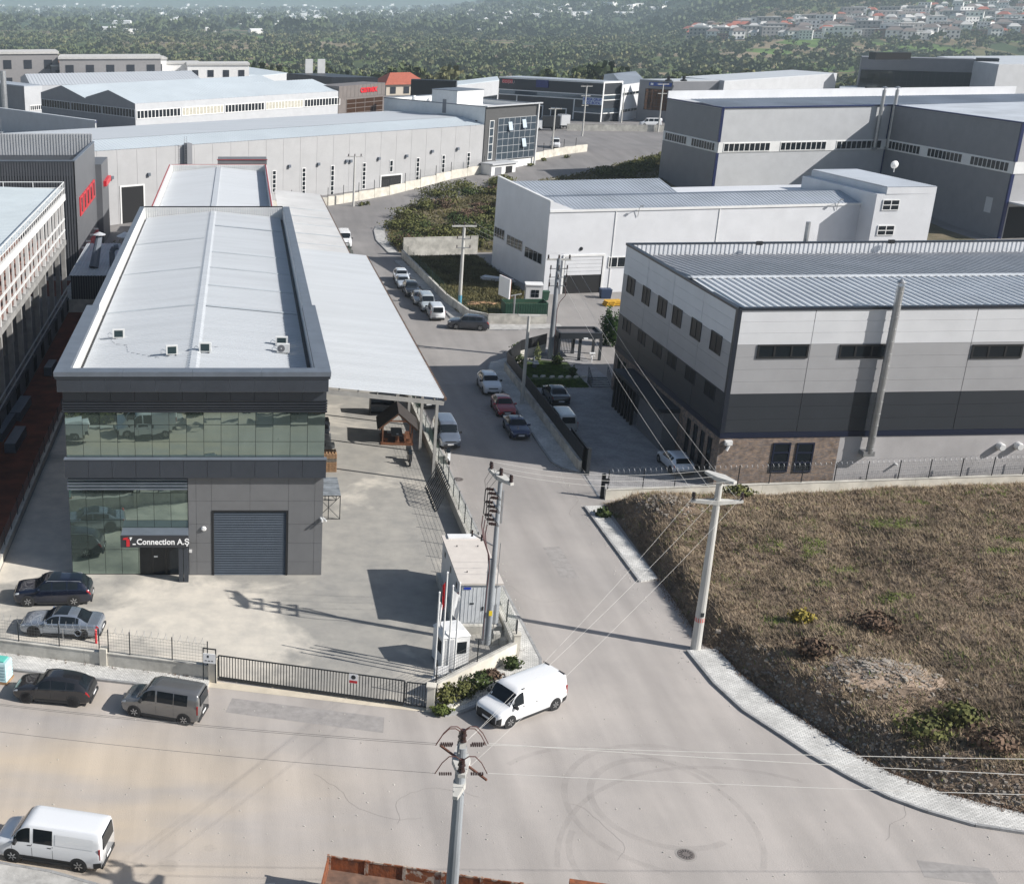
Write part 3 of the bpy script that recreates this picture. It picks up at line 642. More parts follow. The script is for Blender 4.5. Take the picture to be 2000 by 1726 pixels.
mb = MB(); u, z = WF.pix(626, 1010); mb.cyl(WF.pt(u, z, .1), WF.pt(u + .1, z - .05, .55), .07); mb.cyl(WF.pt(u + .15, z, .1), WF.pt(u + .35, z - .05, .5), .06); mb.build('security_camera', M_white, main)

# air conditioner outdoor units lying about on the roof
def ac_unit(px, py, rz, label, flip=0.0, wide=.85):
    p = at(px, py, 13.25); fx = abs(p.x - RX); z = RZ - (RZ - EZ) * fx / 7.4 + .06
    t = thing('air_conditioner_unit', label, 'air conditioner', (p.x, p.y, z), rz, 'air conditioner units on the white roof')
    M_ac = mat('ac_casing', col=(.68, .68, .66), rough=.5, var=.05)
    mb = MB(); mb.box(-wide / 2, wide / 2, -.16, .16, .07, .68); mb.build('casing', M_ac, t, local=True)
    for s in (-1, 1): mb = MB(); mb.box(s * wide * .3 - .04, s * wide * .3 + .04, -.2, .2, 0, .07); mb.build('foot', M_black, t, local=True)
    if flip:
        mb = MB(); mb.box(-wide * .36, wide * .36, -.17, -.161, .14, .62); mb.build('coil_grille', mat('ac_coil', col=(.02, .04, .045), rough=.5, var=.1), t, local=True)
    else:
        mb = MB(); mb.lathe((-.12, -.16, .38), [(.25, 0), (.25, -.012), (.2, -.02)], 18, 'y'); g = mb.build('fan_grille', mat('ac_fan', col=(.16, .16, .17), rough=.5, var=.1), t, local=True)
        mb = MB(); mb.lathe((-.12, -.182, .38), [(.05, 0), (.04, -.01)], 10, 'y'); mb.build('fan_hub', M_ac, g, local=True)
    mb = MB(); mb.tube([(-wide / 2 - .02, 0, .3), (-wide / 2 - .22, .02, .42), (-wide / 2 - .35, .05, .3), (-wide / 2 - .3, .05, .06)], .022, 5); mb.build('pipe', M_white, t, local=True)
    return t
ac_unit(232, 660, R(4), 'air conditioner unit alone by the roof edge nearest the construction site', 1)
ac_unit(336, 704, R(8), 'air conditioner unit with looped pipe left of the white roof ridge', 1, .8)
ac_unit(401, 701, R(-3), 'air conditioner unit just right of the white roof ridge', 1, .8)
ac_unit(550, 674, R(-4), 'air conditioner unit behind the one with the round fan', 1)
ac_unit(553, 688, R(-6), 'air conditioner unit with round grey fan facing the street', 0)
def roof_cable(pts, name, label):
    q = []
    for p in pts:
        g = at(*p, 13.2); z = RZ - (RZ - EZ) * abs(g.x - RX) / 7.4 + .07; q.append((g.x, g.y, z))
    mb = MB(); mb.tube(q, .018, 4); simple(name, mb, mat('cable_grey', col=(.3, .31, .33), rough=.6, var=0), label, 'cable')
roof_cable([(217, 662), (225, 672), (248, 677), (250, 690), (290, 703), (318, 710)], 'roof_cable', 'thin cable snaking between two air conditioner units on the white roof')
roof_cable([(345, 708), (390, 692), (440, 688), (500, 689), (545, 686)], 'roof_cable', 'thin cable crossing the white roof towards the fan unit')

# ------------------------------------------------------------------ street-side lean-to roofs
def leanto(name, label, x0, z0, x1, z1, y0, y1, m, joints=(), posts=True, pitch=.33):
    t = thing(name, label, 'canopy', ((x0 + x1[0]) / 2, y0, 0))
    mb = MB(); corrugated(mb, (x1[0], y0, z1), (x1[1], y1, z1), (x0, y1, z0), (x0, y0, z0), pitch=.46, amp=.085, duty=(.5, .56, .84)); o = mb.build('roof_sheet', m, t)
    for y in joints:
        f = (y - y0) / (y1 - y0); xe = x1[0] + (x1[1] - x1[0]) * f; mb = MB(); mb.bar((x0 + .05, y, z0 + .07), (xe - .05, y, z1 + .07), .36, .04); mb.build('roof_joint', M_roofg, t)
    mb = MB(); mb.bar((x1[0] + .08, y0, z1 - .08), (x1[1] + .08, y1, z1 - .08), .2, .2); mb.build('gutter', mat('rusty_gutter', col=(.06, .05, .045), col2=(.16, .09, .05), rough=.7, scale=1.5, world=True), t)
    sl = (z0 - z1) / (x1[0] - x0)
    nb = int((y1 - y0) / 6.5) + 1
    for i in range(nb):
        y = y0 + .12 + (y1 - y0 - .3) * i / (nb - 1); f = (y - y0) / (y1 - y0); xe = x1[0] + (x1[1] - x1[0]) * f
        mb = MB(); mb.bar((x0 + .02, y, z0 - .42), (xe, y, z1 - .42), .16, .34); b = mb.build('beam', M_steel2, t)
        if posts: mb = MB(); mb.box(xe - .62, xe - .4, y - .1, y + .1, 0, z1 - .55); mb.build('post', M_steel2, t)
    for i in range(7):
        f = (i + .5) / 7; xa = x0 + (x1[0] - x0) * f; xb = x0 + (x1[1] - x0) * f; z = z0 + (z1 - z0) * f - .14
        mb = MB(); mb.bar((xa, y0 + .05, z), (xb, y1 - .05, z), .08, .2); mb.build('purlin', M_steel2, t)
    return t
M_steel2 = mat('grey_steelwork', col=(.34, .33, .31), rough=.6, var=.15, scale=1.5, world=True)
f0 = at(868, 778, 7.0); f1 = at(715, 500, 7.0)
leanto('side_canopy', 'white ribbed lean-to roof on steel posts along the factory and street', 5.42, 8.05, (f0.x, f1.x), 7.0, f0.y, f1.y, M_roofw)
g0 = at(683, 497, 6.3); g1 = at(625, 381, 6.3)
leanto('rear_side_canopy', 'pale lean-to roof with five grey cross joints behind the white canopy', 5.45, 7.05, (g0.x, g1.x), 6.3, max(g0.y, f1.y + .6), g1.y, mat('roof_pale', col=(.50, .50, .50), rough=.5, var=.08, scale=.3, world=True),
       [at(x, y, 6.7).y for x, y in [(600, 409), (611, 424), (620, 440), (632, 458), (650, 478)]])

# ------------------------------------------------------------------ second hall with red edge trim behind
rd = thing('red_trimmed_hall', 'white roofed hall with thin red edge trim behind the dark factory', 'building', (-3.5, 140, 0))
RL, RR2, RF, RB, RT = -11.1, 4.1, 139.2, 196.0, 11.6
mb = MB(); mb.prism([(RL, RF), (RR2, RF), (RR2, RB), (RL, RB)], 0, 10.4); mb.build('wall', M_white, rd)
for x0, x1 in ((RL, RL + .35), (RR2 - .35, RR2)):
    mb = MB(); mb.box(x0, x1, RF, RB, 10.4, RT); mb.build('parapet', M_white, rd)
    o = -.06 if x0 == RL else .06; mb = MB(); mb.box(min(x0, x1) + o, min(x0, x1) + o + .16, RF, RB + .05, RT, RT + .05); mb.build('red_trim', M_redd, rd)
mb = MB(); mb.box(RL + .35, RR2 - .35, RB - .3, RB, 10.4, RT)
for i in range(46): x = RL + .36 + i * .318; mb.box(x, x + .15, RB - .38, RB - .3, 10.41, RT - .02)
mb.build('parapet', M_white, rd)
mb = MB(); mb.box(RL + .3, RR2 - .3, RB - .08, RB + .05, RT, RT + .06); mb.build('red_trim', M_redd, rd)
mb = MB(); mb.box(-3.6, RR2, RB + .1, RB + 4.5, 8, 12.3); mb.build('stair_block', M_grclad, rd)
mb = MB(); mb.box(-3.7, RR2 + .1, RB + .0, RB + .12, 12.31, 12.42); mb.build('red_trim', M_redd, rd)
for ex in (RL + .55, RR2 - .55):
    mb = MB(); corrugated(mb, (ex, RF, 10.5), (ex, RB - .4, 10.5), (-3.4, RB - .4, 11.25), (-3.4, RF, 11.25), pitch=.46, amp=.08); mb.build('roof_slope', M_roofw, rd)
mb = MB(); mb.box(-3.75, -3.05, RF, RB - .4, 11.25, 11.36); mb.build('ridge_cap', M_roofw, rd)
# ------------------------------------------------------------------ other buildings of the estate
M_whitewall = mat('white_panel', col=(.63, .64, .66), rough=.5, var=.06, scale=.4, world=True)
M_greypanel = mat('grey_panel', col=(.345, .345, .355), rough=.5, var=.06, scale=.5, world=True)
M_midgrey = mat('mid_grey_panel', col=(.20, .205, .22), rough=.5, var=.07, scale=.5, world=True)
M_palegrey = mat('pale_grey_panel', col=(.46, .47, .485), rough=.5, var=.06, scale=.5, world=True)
M_anthr = mat('anthracite_panel', col=(.028, .033, .041), rough=.45, var=.08, scale=.5, world=True)
M_concframe = mat('precast_concrete', col=(.30, .295, .285), rough=.85, var=.25, scale=.9, world=True)
M_brownred = mat('raw_red_brick', col=(.26, .15, .125), rough=.9, var=.3, scale=1.2, world=True)
M_plaster = mat('grey_plaster', col=(.40, .385, .385), rough=.8, var=.12, scale=.35, world=True)

def ribbed_wall(wall, mb, u0, u1, z0, z1, pitch=.3, out=.03, duty=.5):
    n = int((u1 - u0) / pitch)
    for i in range(n): wall.box(mb, u0 + (u1 - u0) * i / n, u0 + (u1 - u0) * (i + duty) / n, z0, z1, out)
    return mb
def gable(t, A, B, C, D, ze, zr, m, f=.5, pitch=.45, amp=.04, m2=None, zb=None, over=0.0):
    """ridge parallel to A-B; f = position of the ridge between front A-B and back D-C"""
    A, B, C, D = [Vector(p[:2]) for p in (A, B, C, D)]; r0 = A.lerp(D, f); r1 = B.lerp(C, f); zb = ze if zb is None else zb
    mb = MB(); corrugated(mb, (*A, ze), (*B, ze), (*r1, zr), (*r0, zr), pitch, amp); mb.build('roof_slope', m, t)
    mb = MB(); corrugated(mb, (*D, zb), (*C, zb), (*r1, zr), (*r0, zr), pitch, amp); mb.build('roof_slope', m2 or m, t)
    mb = MB(); mb.bar((*r0, zr + .03), (*r1, zr + .03), .5, .08); mb.build('ridge_cap', m, t)
    for p, q, r in ((A, D, r0), (B, C, r1)):
        mb = MB(); mb.quad((*p, ze), (*q, zb), (*r, zr)); mb.build('gable_wall', m if over else M_whitewall, t)

# ---- striped hall on the right (white, grey, anthracite bands, brick base)
A = Vector((37.2, 89.8)); Bk = Vector((36.5, 115.7)); dF = (Vector((59.16, 90.94)) - Vector((37.0, 90.0))).normalized()
FRr = A + dF * 62; BKr = Bk + dF * 62
hall = thing('striped_hall', 'hall with white, grey and anthracite bands above a brick base by the fenced yard', 'building', (A.x, A.y, 0))
wF = Wall(A, FRr); wL = Wall(Bk, A)
TOP = 14.15
mb = MB(); mb.prism([tuple(A), tuple(FRr), tuple(BKr), tuple(Bk)], 0, 13.2); mb.build('wall', M_greypanel, hall)
for w in (wF, wL):
    L = w.L
    js = sorted([0] + ([w.pix(1574, 725)[0], w.pix(1884, 725)[0], w.pix(1884, 725)[0] + 12.2, w.pix(1884, 725)[0] + 24.4] if w is wF else [L * k / 4 for k in (1, 2, 3)]) + [L])
    for z0, z1, m in ((11.5, TOP, M_whitewall if w is wF else M_whitewall), (7.62, 11.49, M_greypanel), (4.5, 7.61, M_anthr)):
        for a, b in zip(js[:-1], js[1:]):
            kk = round(z1 - z0)
            for j in range(kk): mb = MB(); w.box(mb, a + .025, b - .025, z0 + (z1 - z0) * j / kk + .012, z0 + (z1 - z0) * (j + 1) / kk, .06); mb.build('wall_panel', m, hall)
    mb = MB(); w.box(mb, -.1, L + .06, 4.05, 4.49, .10); mb.build('base_trim', M_navy, hall)
    mb = MB(); w.box(mb, -.02, L + .12, TOP, TOP + .2, .14, .25); mb.build('roof_edge_trim', mat('dark_blue_trim', col=(.014, .019, .03), rough=.4, var=0), hall)
mb = MB(); mb.prism([(A.x - .13, A.y - .13), (A.x + .22, A.y - .13), (A.x + .22, A.y + .22), (A.x - .13, A.y + .22)], 4.5, TOP + .01); mb.build('corner_trim', MATS['dark_blue_trim'], hall)
# brick-clad base: courses are finer than the picture shows one by one
def brick_mat(name, rot):
    m = bpy.data.materials.new(name); m.use_nodes = True; nt = m.node_tree; b = nt.nodes['Principled BSDF']; b.inputs['Roughness'].default_value = .9
    g = nt.nodes.new('ShaderNodeNewGeometry'); sp = nt.nodes.new('ShaderNodeSeparateXYZ'); nt.links.new(g.outputs['Position'], sp.inputs[0])
    cb = nt.nodes.new('ShaderNodeCombineXYZ'); nt.links.new(sp.outputs[1 if rot else 0], cb.inputs[0]); nt.links.new(sp.outputs[2], cb.inputs[1])
    br = nt.nodes.new('ShaderNodeTexBrick'); br.inputs['Scale'].default_value = 1; br.inputs['Brick Width'].default_value = .25; br.inputs['Row Height'].default_value = .075; br.inputs['Mortar Size'].default_value = .008
    br.inputs['Color1'].default_value = (.25, .175, .125, 1); br.inputs['Color2'].default_value = (.11, .10, .105, 1); br.inputs['Mortar'].default_value = (.22, .21, .20, 1); br.inputs['Bias'].default_value = -.2
    nt.links.new(cb.outputs[0], br.inputs['Vector'])
    n = nt.nodes.new('ShaderNodeTexNoise'); n.inputs['Scale'].default_value = 3; n.inputs['Detail'].default_value = 5; nt.links.new(g.outputs['Position'], n.inputs['Vector'])
    mx = nt.nodes.new('ShaderNodeMix'); mx.data_type = 'RGBA'; mx.blend_type = 'OVERLAY'; mx.inputs['Factor'].default_value = .8
    nt.links.new(br.outputs['Color'], mx.inputs['A']); nt.links.new(n.outputs['Fac'], mx.inputs['B']); nt.links.new(mx.outputs['Result'], b.inputs['Base Color'])
    bu = nt.nodes.new('ShaderNodeBump'); bu.invert = True; bu.inputs['Strength'].default_value = .6; bu.inputs['Distance'].default_value = .015; nt.links.new(br.outputs['Fac'], bu.inputs['Height']); nt.links.new(bu.outputs[0], b.inputs['Normal'])
    return m
ub = wF.pix(1632, 900)[0]
mb = MB(); wF.box(mb, 0, ub, 0, 4.04, .05); mb.build('brick_base', brick_mat('brick_clad', 0), hall)
mb = MB(); wL.box(mb, 0, wL.L + .05, 0, 4.04, .05); mb.build('brick_base', brick_mat('brick_clad_side', 1), hall)
mb = MB(); wF.box(mb, ub + .01, wF.L, 0, 4.04, .04); mb.build('plaster_base', M_plaster, hall)
for x0, x1 in ((1478, 1580), (1638, 1734), (1896, 1997)): winpix(wF, x0, 672, x1 - 2, 699, hall, n=3, fw=.14, out=.14)
u3 = wF.pix(1945, 680)[0]
for k in (1, 2): window(wF, u3 - 2.1 + 12.4 * k, u3 + 2.1 + 12.4 * k, 10.25, 11.45, hall, n=3, fw=.14, out=.14)
for x0, x1 in ((1506, 1540), (1552, 1586)): winpix(wF, x0, 864, x1, 921, hall, n=1, rows=3, fw=.12, out=.13, fm=M_navy)
M_mattglass = mat('shaded_glass', col=(.012, .014, .018), rough=.35, var=0, spec=.12)
uw = [(wL.pix(a, b)[0], wL.pix(c, d)[0]) for a, b, c, d in ((1228, 540.5, 1242.5, 550), (1258, 560, 1272.5, 569), (1288, 580, 1305, 592), (1317, 600, 1334.5, 611), (1353, 624, 1372.5, 637), (1391.5, 649, 1412.5, 663))]
for a, b in uw:
    window(wL, a, b, 10.05, 11.6, hall, n=2, fw=.1, out=.12, gm=M_mattglass); window(wL, a + .05, b + .05, 6.35, 7.6, hall, n=2, fw=.06, out=.1, fm=M_anthr, gm=M_mattglass)
L = wL.L
for u in (L - 6.5, L - 5.0, L - 3.5, L - 2.0): window(wL, u, u + .75, .25, 3.55, hall, n=1, rows=2, fw=.06, out=.1)
for u in (1.2, 2.7): window(wL, u, u + .8, .25, 3.6, hall, n=1, rows=2, fw=.06, out=.1)
mb = MB(); wL.box(mb, 5.6, L - 8.2, 3.35, 3.7, 1.9, -.06); cn = mb.build('entrance_canopy', M_anthr, hall)
for i in range(7): mb = MB(); u = 5.7 + i * .85; wL.box(mb, u, u + .22, 0, 3.35, 1.8, -1.55); mb.build('screen_fin', M_black, hall)
mb = MB(); wL.box(mb, 11.6, L - 8.3, 0, 3.35, 1.4, -.07); mb.build('porch_wall', M_grclad, hall)
mb = MB(); wL.box(mb, 6, 11, .02, 3.3, .09, -.06); mb.build('entrance_door', M_glass, hall)
# roof: two ribbed slopes in front of a ribbed back parapet
i0, i1 = A + Vector((.1, .15)), FRr; k0, k1 = Bk + Vector((.1, -.6)), BKr + Vector((0, -.6))
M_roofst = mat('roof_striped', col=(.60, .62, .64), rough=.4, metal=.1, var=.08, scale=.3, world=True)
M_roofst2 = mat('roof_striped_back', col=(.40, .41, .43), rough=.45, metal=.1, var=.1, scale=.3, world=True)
r0, r1 = i0.lerp(k0, .39), i1.lerp(k1, .39)
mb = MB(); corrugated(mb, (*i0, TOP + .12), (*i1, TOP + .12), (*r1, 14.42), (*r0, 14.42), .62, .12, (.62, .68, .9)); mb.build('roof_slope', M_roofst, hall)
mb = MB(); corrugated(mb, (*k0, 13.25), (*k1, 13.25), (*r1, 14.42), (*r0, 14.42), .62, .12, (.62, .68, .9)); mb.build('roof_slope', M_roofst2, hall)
mb = MB(); mb.bar((*r0, 14.52), (*r1, 14.52), .55, .1); mb.build('ridge_cap', M_roofst, hall)
wB = Wall(Bk + Vector((0, -.35)), BKr + Vector((0, -.35)))
mb = MB(); wB.box(mb, 0, wB.L, 13.2, TOP + .1, 0, .3); ribbed_wall(wB, mb, .1, wB.L, 13.25, TOP + .08, .42, .06); mb.build('back_parapet', M_whitewall, hall)
mb = MB(); wB.box(mb, -.1, wB.L, TOP + .1, TOP + .22, .05, .4); mb.build('roof_edge_trim', MATS['dark_blue_trim'], hall)
mb = MB(); mb.hexa([(*(A + Vector((.0, .1))), 13.2), (*(A + Vector((.18, .1))), 13.2), (*(Bk + Vector((.18, 0))), 13.2), (*Bk, 13.2), (*(A + Vector((0, .1))), TOP), (*(A + Vector((.18, .1))), TOP), (*(Bk + Vector((.18, 0))), TOP), (*Bk, TOP)]); mb.build('side_parapet', M_whitewall, hall)
# flue up the front
uf = wF.pix(1728, 725, .55)[0]
pts = [wF.pt(uf, 2.9, .55), wF.pt(uf, 16.0, .55)]
mb = MB(); mb.cyl(pts[0], pts[1], .27, n=14)
for i in range(14): z = 3.2 + i * .95; mb.cyl(wF.pt(uf, z, .55), wF.pt(uf, z + .06, .55), .295, n=14)
fl = mb.build('flue', M_steel, hall, smooth=False)
mb = MB(); mb.lathe(tuple(wF.pt(uf, 16.25, .55)), [(.32, 0), (.34, .05), (.05, .28)], 12)
for k in range(4): a = k * math.pi / 2; mb.cyl(wF.pt(uf + .22 * math.cos(a), 15.95, .55 + .22 * math.sin(a)), wF.pt(uf + .22 * math.cos(a), 16.3, .55 + .22 * math.sin(a)), .02, n=4)
mb.build('flue_cowl', M_steel, fl)
mb = MB(); wF.box(mb, uf - .55, uf + .35, 2.6, 3.0, .75, -.05); mb.build('flue_duct', M_steel, hall)
for x, y in ((1418, 862), (1748, 905)):
    u, z = wF.pix(x, y); mb = MB(); mb.cyl(wF.pt(u, z, .05), wF.pt(u, z - .05, .4), .09); mb.build('security_camera', M_white, hall)
u, z = wF.pix(1418, 880); mb = MB(); wF.box(mb, u - .28, u + .28, z + .55, z + .9, .35, -.05); mb.cyl(wF.pt(u + .1, z + .5, .2), wF.pt(u - .1, z + .1, .25), .12); mb.build('downpipe_head', M_white, hall)
for x, y in ((1951, 870), (1986, 869)):
    u, z = wF.pix(x, y); mb = MB(); mb.lathe(tuple(wF.pt(u, z, .05)), [(.3, 0), (.3, -.35), (.24, -.5)], 14, 'y'); mb.build('vent_cowl', M_white, hall)
for x, y in ((1484, 474), (1742, 471)):
    p = at(x, y, 14.5); mb = MB(); mb.box(p.x - .3, p.x + .25, p.y - .12, p.y + .12, 14.28, 14.62); mb.build('floodlight', M_black, hall)
mb = MB(); p = at(1577, 472, 14.3); mb.cyl((p.x, p.y + .4, 13.4), (p.x, p.y + .4, 16.1), .22, n=10); mb.build('roof_pipe', M_steel, hall)

# ---- white hall with the half-open gate
C = Vector((39.2, 156.8)); D = Vector((36.0, 174.9)); dW = (Vector((82.84, 161.84)) - Vector((47.73, 156.85))).normalized()
E1 = C + dW * 44; Ek = D + dW * 46
wh = thing('white_hall', 'white hall with a half-open gate and metal roof beside the striped hall', 'building', (C.x, C.y, 0))
mb = MB(); mb.prism([tuple(C), tuple(E1), tuple(Ek), tuple(D)], 0, 10.6); mb.build('wall', M_whitewall, wh)
wC = Wall(C, E1); wD = Wall(D, C)
mb = MB(); mb.hexa([(*(C), 10.6), (*(C + dW * .3), 10.6), (*(D + dW * .3), 10.6), (*D, 10.6), (*C, 11.9), (*(C + dW * .3), 11.9), (*(D + dW * .3), 12.6), (*D, 12.6)]); mb.build('side_parapet', M_whitewall, wh)
mb = MB(); mb.bar((*(C + dW * .15), 11.95), (*(D + dW * .15), 12.66), .4, .12); mb.build('roof_edge_trim', M_white, wh)
mb = MB(); mb.hexa([(*(C + dW * .3), 10.6), (*(C + dW * 3), 10.6), (*(C + dW * 3 + Vector((0, .2))), 10.6), (*(C + dW * .3 + Vector((0, .2))), 10.6), (*(C + dW * .3), 11.9), (*(C + dW * 3), 10.9), (*(C + dW * 3 + Vector((0, .2))), 10.9), (*(C + dW * .3 + Vector((0, .2))), 11.9)]); mb.build('front_parapet', M_whitewall, wh)
M_r2 = mat('roof_metal_blue', col=(.36, .39, .43), rough=.45, metal=.1, var=.18, scale=.12, world=True, detail=3)
o0, o1 = C + dW * .3, E1
def strip(f0, z0, f1, z1, e0=o0, e1=o1, g0=D, g1=Ek, m=M_r2):
    mb = MB(); corrugated(mb, (*e0.lerp(g0, f0), z0), (*e1.lerp(g1, f0), z0), (*e1.lerp(g1, f1), z1), (*e0.lerp(g0, f1), z1), .5, .05); mb.build('roof_slope', m, wh)
strip(0, 10.75, .28, 11.7); strip(.62, 10.9, .28, 11.7); strip(.62, 10.9, 1.0, 11.9, g1=D + dW * 24, e1=C + dW * 22)
mb = MB(); wC.box(mb, 0, wC.L, 10.55, 10.85, .12, -.02); mb.build('gutter', M_white, wh)
for x0, x1 in ((1201, 1199), (1402, 1393)):
    u = wC.pix(x0, 440)[0]; mb = MB(); wC.box(mb, u - .05, u + .05, 0, 10.5, .08); mb.build('downpipe', M_white, wh)
g0, gzt = wC.pix(1098, 560)[0], wC.pix(1130, 501)[1]; g1 = wC.pix(1172, 560)[0]
mb = MB(); wC.box(mb, g0, g1, 0, gzt, .03); gate = mb.build('gate_opening', M_dark, wh)
zm = wC.pix(1130, 537)[1]
for i in range(5): mb = MB(); wC.box(mb, g0 + .1, g1 - .1, zm + (gzt - zm) * i / 5, zm + (gzt - zm) * (i + 1) / 5 - .03, .07, -.035); mb.build('gate_section', M_whitewall, gate)
mb = MB(); wC.box(mb, g0 - .25, g1 + .25, gzt, gzt + .25, .14); wC.box(mb, g0 - .25, g0, 0, gzt, .14); wC.box(mb, g1, g1 + .25, 0, gzt, .14); mb.build('gate_frame', M_white, gate)
winpix(wC, 1188, 501, 1240, 522, wh, n=3, fm=M_white, fw=.1, out=.1)
mb = MB(); a = wC.pix(1073, 545); b = wC.pix(1087, 590); wC.box(mb, a[0], b[0], 0, a[1], .05); mb.build('side_door', M_palegrey, wh)
for a, b, c, d in ((967, 441, 986, 470), (991, 457, 1021, 490), (1026, 480, 1059, 517)):
    q = wD.pix(a, b); r = wD.pix(c, b + (c - a) * .62); window(wD, q[0], r[0], q[1] - 1.45, q[1], wh, n=4, fm=M_palegrey, fw=.08, out=.06)
mb = MB(); u, z = wC.pix(1135, 486); mb.lathe(tuple(wC.pt(u, z, .02)), [(.25, 0), (.2, -.1)], 12, 'y'); mb.build('vent', M_black, wh)
for x, y in ((1246, 402), (1634, 389)):
    u, z = wC.pix(x, y + 12); mb = MB(); mb.tube([wC.pt(u, z - .6, .1), wC.pt(u, z + .5, .3), wC.pt(u, z + .9, .9)], .04, 5); mb.box(wC.pt(u, 0, .9).x - .2, wC.pt(u, 0, .9).x + .2, wC.pt(u, 0, .9).y - .1, wC.pt(u, 0, .9).y + .1, z + .8, z + .95); mb.build('wall_lamp', M_steel, wh)
P0 = at(1716, 364, 13.4); P1 = at(1831, 363, 13.4); P2 = at(1570, 330, 13.4)
tb = thing('white_stair_block', 'taller white block with two small windows at the end of the white hall', 'building', (P0.x, P0.y, 0))
q3 = Vector((P1.x + P2.x - P0.x, P1.y + P2.y - P0.y))
mb = MB(); mb.prism([(P0.x, P0.y), (P1.x, P1.y), tuple(q3), (P2.x, P2.y)], 0, 12.4); mb.build('wall', M_whitewall, tb)
mb = MB(); mb.prism([(P0.x + 1.2, P0.y), (P1.x, P1.y), tuple(q3), (P2.x + 1.2, P2.y)], 12.4, 13.25); mb.build('roof_kerb', M_whitewall, tb)
mb = MB(); corrugated(mb, (P0.x + 1.2, P0.y, 13.3), (P2.x + 1.2, P2.y, 13.3), (q3.x, q3.y, 13.3), (P1.x, P1.y, 13.3), .5, .05); mb.build('roof_sheet', M_r2, tb)
wS = Wall((P0.x, P0.y), (P1.x, P1.y))
winpix(wS, 1723, 390, 1756, 411, tb, n=2, rows=2, fm=M_white, fw=.1, out=.1); winpix(wS, 1713, 440, 1746, 460, tb, n=2, rows=2, fm=M_white, fw=.1, out=.1)
dsh = MB(); p = at(1748, 322, 14.2); dsh.lathe((p.x, p.y, 14.2), [(.05, -.15), (.35, -.05), (.55, .1)], 14, 'y'); dsh.cyl((p.x, p.y, 13.2), (p.x, p.y, 14.2), .05); dsh.build('satellite_dish', M_white, tb)

# ---- big grey hall with blue corner trim and a band of windows
big = thing('blue_trimmed_hall', 'large grey L-shaped hall with blue corner trim and a continuous window band', 'building', (85, 224.3, gz(224)))
BL, BC, BI, BR = Vector((82.2, 245.7)), Vector((85.0, 224.3)), Vector((117.8, 230.2)), Vector((121.2, 196.3))
dB = (BR - BI).normalized(); dX = (BI - BC).normalized(); BE = BR + Vector((46, 6)); BZ = 17.8; B0 = 1.0
mb = MB(); mb.prism([tuple(BC), tuple(BI), tuple(BI + dX * 40 + Vector((0, 20))), tuple(BL + dX * 78), tuple(BL)], B0, BZ); mb.build('wall', M_palegrey, big)
mb = MB(); mb.prism([tuple(BI + dX * .02), tuple(BR), tuple(BE), tuple(BE + Vector((2, 32))), tuple(BI + dX * 34)], -.2, BZ - .02); mb.build('wing_wall', M_greypanel, big)
mb = MB(); mb.hexa([(*(BL), B0), (*(BC), B0), (*(BC + dX * .02), B0), (*(BL + dX * .02), B0), (*BL, BZ), (*BC, BZ), (*(BC + dX * .02), BZ), (*(BL + dX * .02), BZ)])
wB1, wB2, wB3, wB0 = Wall(BC, BI), Wall(BI, BR), Wall(BR, BE), Wall(BL, BC)
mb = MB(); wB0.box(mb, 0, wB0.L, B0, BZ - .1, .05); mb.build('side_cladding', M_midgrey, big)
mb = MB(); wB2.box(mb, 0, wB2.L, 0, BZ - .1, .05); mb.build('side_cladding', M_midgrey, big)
zb1, zb0 = wB1.pix(1460, 279)[1], wB1.pix(1460, 296)[1]
for w, n, sk in ((wB1, 3, 1), (wB2, 3, 1), (wB0, 2, 1)):
    mb = MB(); w.box(mb, 0, w.L, zb0 - .15, zb1 + .15, .09, -.051); mb.build('window_band', M_white, big)
    for i in range(n):
        window(w, w.L * (i + .09) / n, w.L * (i + .91) / n, zb0, zb1, big, n=9, fm=M_white, gm=M_glass, fw=.12, out=.16)
mb = MB(); wB3.box(mb, 0, wB3.L, zb0 - .15, zb1 + .15, .09); mb.build('window_band', M_white, big)
for p in (BC, BI, BR): mb = MB(); mb.prism([(p.x - .22, p.y - .22), (p.x + .22, p.y - .22), (p.x + .22, p.y + .2), (p.x - .22, p.y + .2)], 0, zb0 - .2); mb.build('corner_trim', M_blue, big)
for p in (BC, BI, BR): mb = MB(); mb.prism([(p.x - .22, p.y - .22), (p.x + .22, p.y - .22), (p.x + .22, p.y + .2), (p.x - .22, p.y + .2)], zb1 + .2, BZ + .05); mb.build('corner_trim', M_blue, big)
for w in (wB0, wB1, wB2, wB3): mb = MB(); w.box(mb, 0, w.L, BZ, BZ + .22, .2, .2); mb.build('roof_edge_trim', M_blue, big)
mb = MB(); corrugated(mb, (*(BC + Vector((.1, .1))), BZ + .1), (*(BI + dX * 38), BZ + .1), (*(BI + dX * 38 + Vector((0, 14))), BZ + .6), (*(BC + (BL - BC) * .6), BZ + .6), .7, .08); mb.build('roof_slope', M_r2, big)
mb = MB(); mb.hexa([(*BL, BZ), (*(BL + dX * 76), BZ), (*(BL + dX * 76 + Vector((0, .4))), BZ), (*(BL + Vector((0, .4))), BZ), (*BL, BZ + 1.5), (*(BL + dX * 76), BZ + 1.5), (*(BL + dX * 76 + Vector((0, .4))), BZ + 1.5), (*(BL + Vector((0, .4))), BZ + 1.5)]); mb.build('back_parapet', M_whitewall, big)
mb = MB(); corrugated(mb, (*(BI + Vector((.1, 0))), BZ + .06), (*(BR + Vector((.1, 0))), BZ + .06), (*(BE), BZ + .4), (*(BI + dX * 40), BZ + .4), .7, .08); mb.build('roof_slope', M_r2, big)
